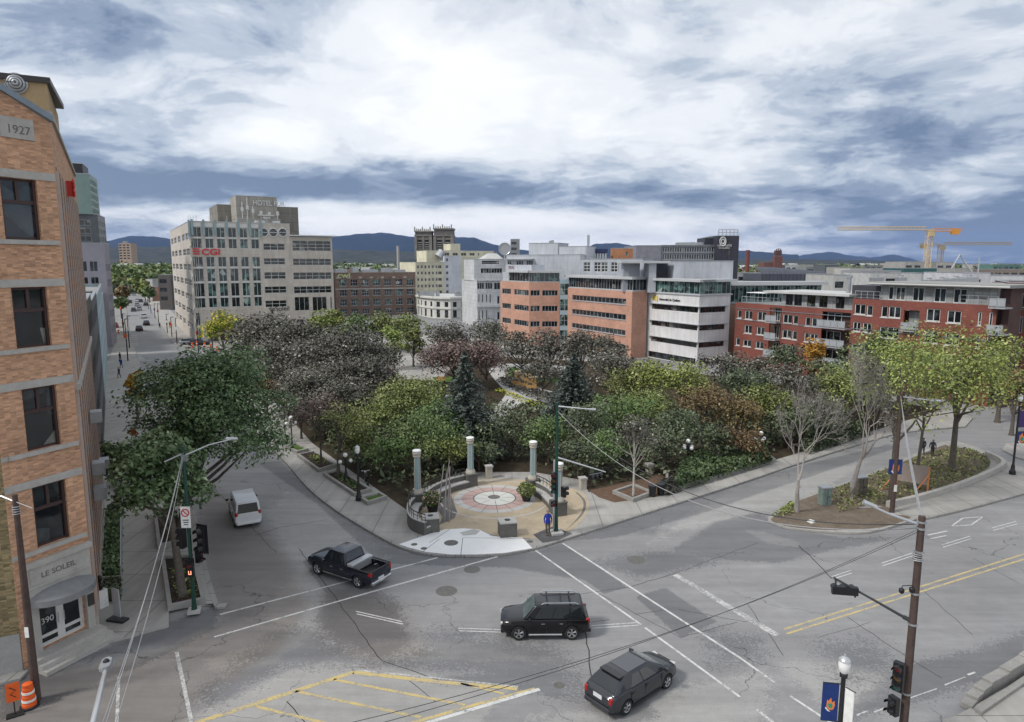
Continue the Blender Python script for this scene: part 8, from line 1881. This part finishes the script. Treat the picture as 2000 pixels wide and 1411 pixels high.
# ================================================================ people
m_skin=mat('skin',(.42,.26,.19),.6,0,.06); m_jblue=mat('jacket_blue',(.015,.035,.30),.7,0,.2,3,5); m_trou=mat('trousers_brown',(.11,.09,.065),.85,0,.15,4,5); m_shoe=mat('shoes_tan',(.20,.16,.11),.7); m_hair=mat('hair_grey',(.20,.18,.16),.8,0,.2); m_dkcl=mat('clothes_dark',(.02,.022,.028),.8,0,.2); m_jean=mat('trousers_dark',(.025,.03,.045),.85,0,.15); m_shoew=mat('shoes_white',(.55,.55,.55),.6)
def person(x,y,head,label,top,bottom,shoe,hair,stride=0.0,h=1.76,z=.16,group=None,arms=(0,0),hood=False):
    root=empty('person',(x,y,z),R(-head),label,'person',group); S=h/1.76
    # local: +y forward, x right
    J={}; V=[];E=[];RD=[]
    def v(n,p,r,par=None):
        J[n]=len(V); V.append(Vector(p)*S); RD.append(r*S)
        if par is not None: E.append((J[par],J[n]))
    v('pel',(0,0,.95),.145); v('ab',(0,0,1.12),.135,'pel'); v('ch',(0,.0,1.32),.155,'ab'); v('nk',(0,.0,1.50),.065,'ch'); v('hd0',(0,.015,1.58),.075,'nk'); v('hd1',(0,.02,1.67),.095,'hd0'); v('hd2',(0,.01,1.735),.07,'hd1'); v('nose',(0,.105,1.645),.018,'hd1')
    for s,nm,ph in ((1,'R',1),(-1,'L',-1)):
        st=stride*ph
        v('sh'+nm,(s*.17,0,1.43),.075,'ch'); v('el'+nm,(s*.25,-.03-st*.12,1.16),.055,'sh'+nm); v('wr'+nm,(s*.235,.08-st*.28,.93),.038,'el'+nm); v('pa'+nm,(s*.23,.10-st*.30,.87),.032,'wr'+nm)
        for k,(dx,dy,l) in enumerate(((-.02,.028,.075),(-.007,.03,.085),(.008,.025,.08),(.02,.016,.065))): v('f%s%d'%(nm,k),(s*.23+dx*.4,.10-st*.30+dy*.9-.01*k,.87-l),.010,'pa'+nm)
        v('th'+nm,(s*.205,.14-st*.30,.84),.012,'pa'+nm)
        v('hp'+nm,(s*.09,0,.88),.105,'pel'); v('kn'+nm,(s*.095,.03+st*.22,.50),.068,'hp'+nm); v('an'+nm,(s*.10,-.02+st*.34-(.10*abs(stride) if st<0 else 0),.09+(.07*abs(stride) if st<0 else 0)),.048,'kn'+nm); v('to'+nm,(s*.115,.15+st*.36,.045),.042,'an'+nm)
    me=bpy.data.meshes.new('person_body'); me.from_pydata([tuple(p) for p in V],E,[]); o=bpy.data.objects.new('body',me); COL.objects.link(o)
    sk=o.modifiers.new('skin','SKIN'); sk.use_smooth_shade=True
    if not me.skin_vertices: me.attributes  # layer is made with the modifier
    lay=me.skin_vertices[0].data if me.skin_vertices else None
    if lay is None:
        bpy.context.view_layer.objects.active=o; o.select_set(True); bpy.ops.mesh.customdata_skin_add(); lay=me.skin_vertices[0].data
    for i,rd in enumerate(RD): lay[i].radius=(rd,rd*(.78 if i in (J['pel'],J['ab'],J['ch']) else 1)); 
    lay[0].use_root=True
    su=o.modifiers.new('sub','SUBSURF'); su.levels=1; su.render_levels=1
    dg=bpy.context.evaluated_depsgraph_get(); nm_=bpy.data.meshes.new_from_object(o.evaluated_get(dg)); bpy.data.objects.remove(o)
    for m_ in (top,bottom,shoe,m_skin): nm_.materials.append(m_)
    for p in nm_.polygons:
        c=p.center/S; out=abs(c.x)>.17
        if c.z>1.53: mi=3
        elif out and c.z<.90 and c.z>.7: mi=3
        elif c.z<.11: mi=2
        elif c.z<.90 and not out: mi=1
        elif c.z<.8: mi=1
        else: mi=0
        p.material_index=mi; p.use_smooth=True
    nm_.name='body'; o=bpy.data.objects.new('body',nm_); COL.objects.link(o); o.parent=root
    b=MB(); b.lathe((0,-.012*S,1.66*S),[(.098*S,-.02*S),(.108*S,.03*S),(.095*S,.085*S),(.05*S,.118*S),(.01,.122*S)],14); b.build('hair' if not hood else 'hood',hair,root,world=False,smooth=80)
    b=MB(); 
    for s in (-1,1): b.ball((s*.032*S,.100*S,1.675*S),.010*S,8)
    b.build('eyes',m_dkcl,root,world=False)
    b=MB(); b.box((0,.103*S,1.607*S),(.045*S,.012*S,.010*S)); b.build('mouth',mat('lips',(.25,.10,.09),.6),root,world=False)
    for s in (-1,1): b=MB(); b.ball((s*.097*S,.01*S,1.65*S),.022*S,8); b.build('ear',m_skin,root,world=False)
    b=MB(); b.lathe((0,0,.86*S),[(.178*S,0),(.185*S,.03*S),(.17*S,.2*S)],16,sy=.78); b.build('jacket_hem',top,root,world=False,smooth=60)
    b=MB(); b.lathe((0,.0,1.46*S),[(.095*S,0),(.088*S,.08*S),(.078*S,.075*S),(.08*S,.01*S)],14); b.build('collar',top,root,world=False,smooth=60)
    return root
x,y=g(1070,1045,.168); person(x,y,180,'man in a bright blue jacket and brown trousers standing on the asphalt patch',m_jblue,m_trou,m_shoe,m_hair,z=.168)
x,y=g(1820,893); person(x,y,25,'walker in dark clothes with white shoes, right of the pair',m_dkcl,m_jean,m_shoew,m_hair,.9,z=.0,group='pair walking beyond the traffic island')
x,y=g(1801,890); person(x,y,25,'walker in black, left of the pair and half hidden by the thin maple trunk',m_dkcl,m_dkcl,m_shoew,mat('hair_dark',(.03,.025,.02),.8),-.8,z=.0,group='pair walking beyond the traffic island')
for px,py,hd_,t_,lab in ((235,706,10,m_dkcl,'pedestrian in dark clothes on the left pavement near the crossing'),(233,738,200,m_jean,'pedestrian in a grey blue top farther down the left pavement'),(237,719,0,m_jblue,'pedestrian in blue between the two dark ones on the left pavement'),(312,642,0,m_dkcl,'dark pedestrian crossing by the right kerb of the far street'),(326,634,0,m_trou,'pedestrian in brown at the right pavement of the far street'),(332,640,0,m_red,'pedestrian in red by the office block entrance')):
    x,y=g(px,py,.14); person(x,y,hd_,lab,t_,m_jean,m_dkcl,m_hair,.5,z=.14,group='distant pedestrians')
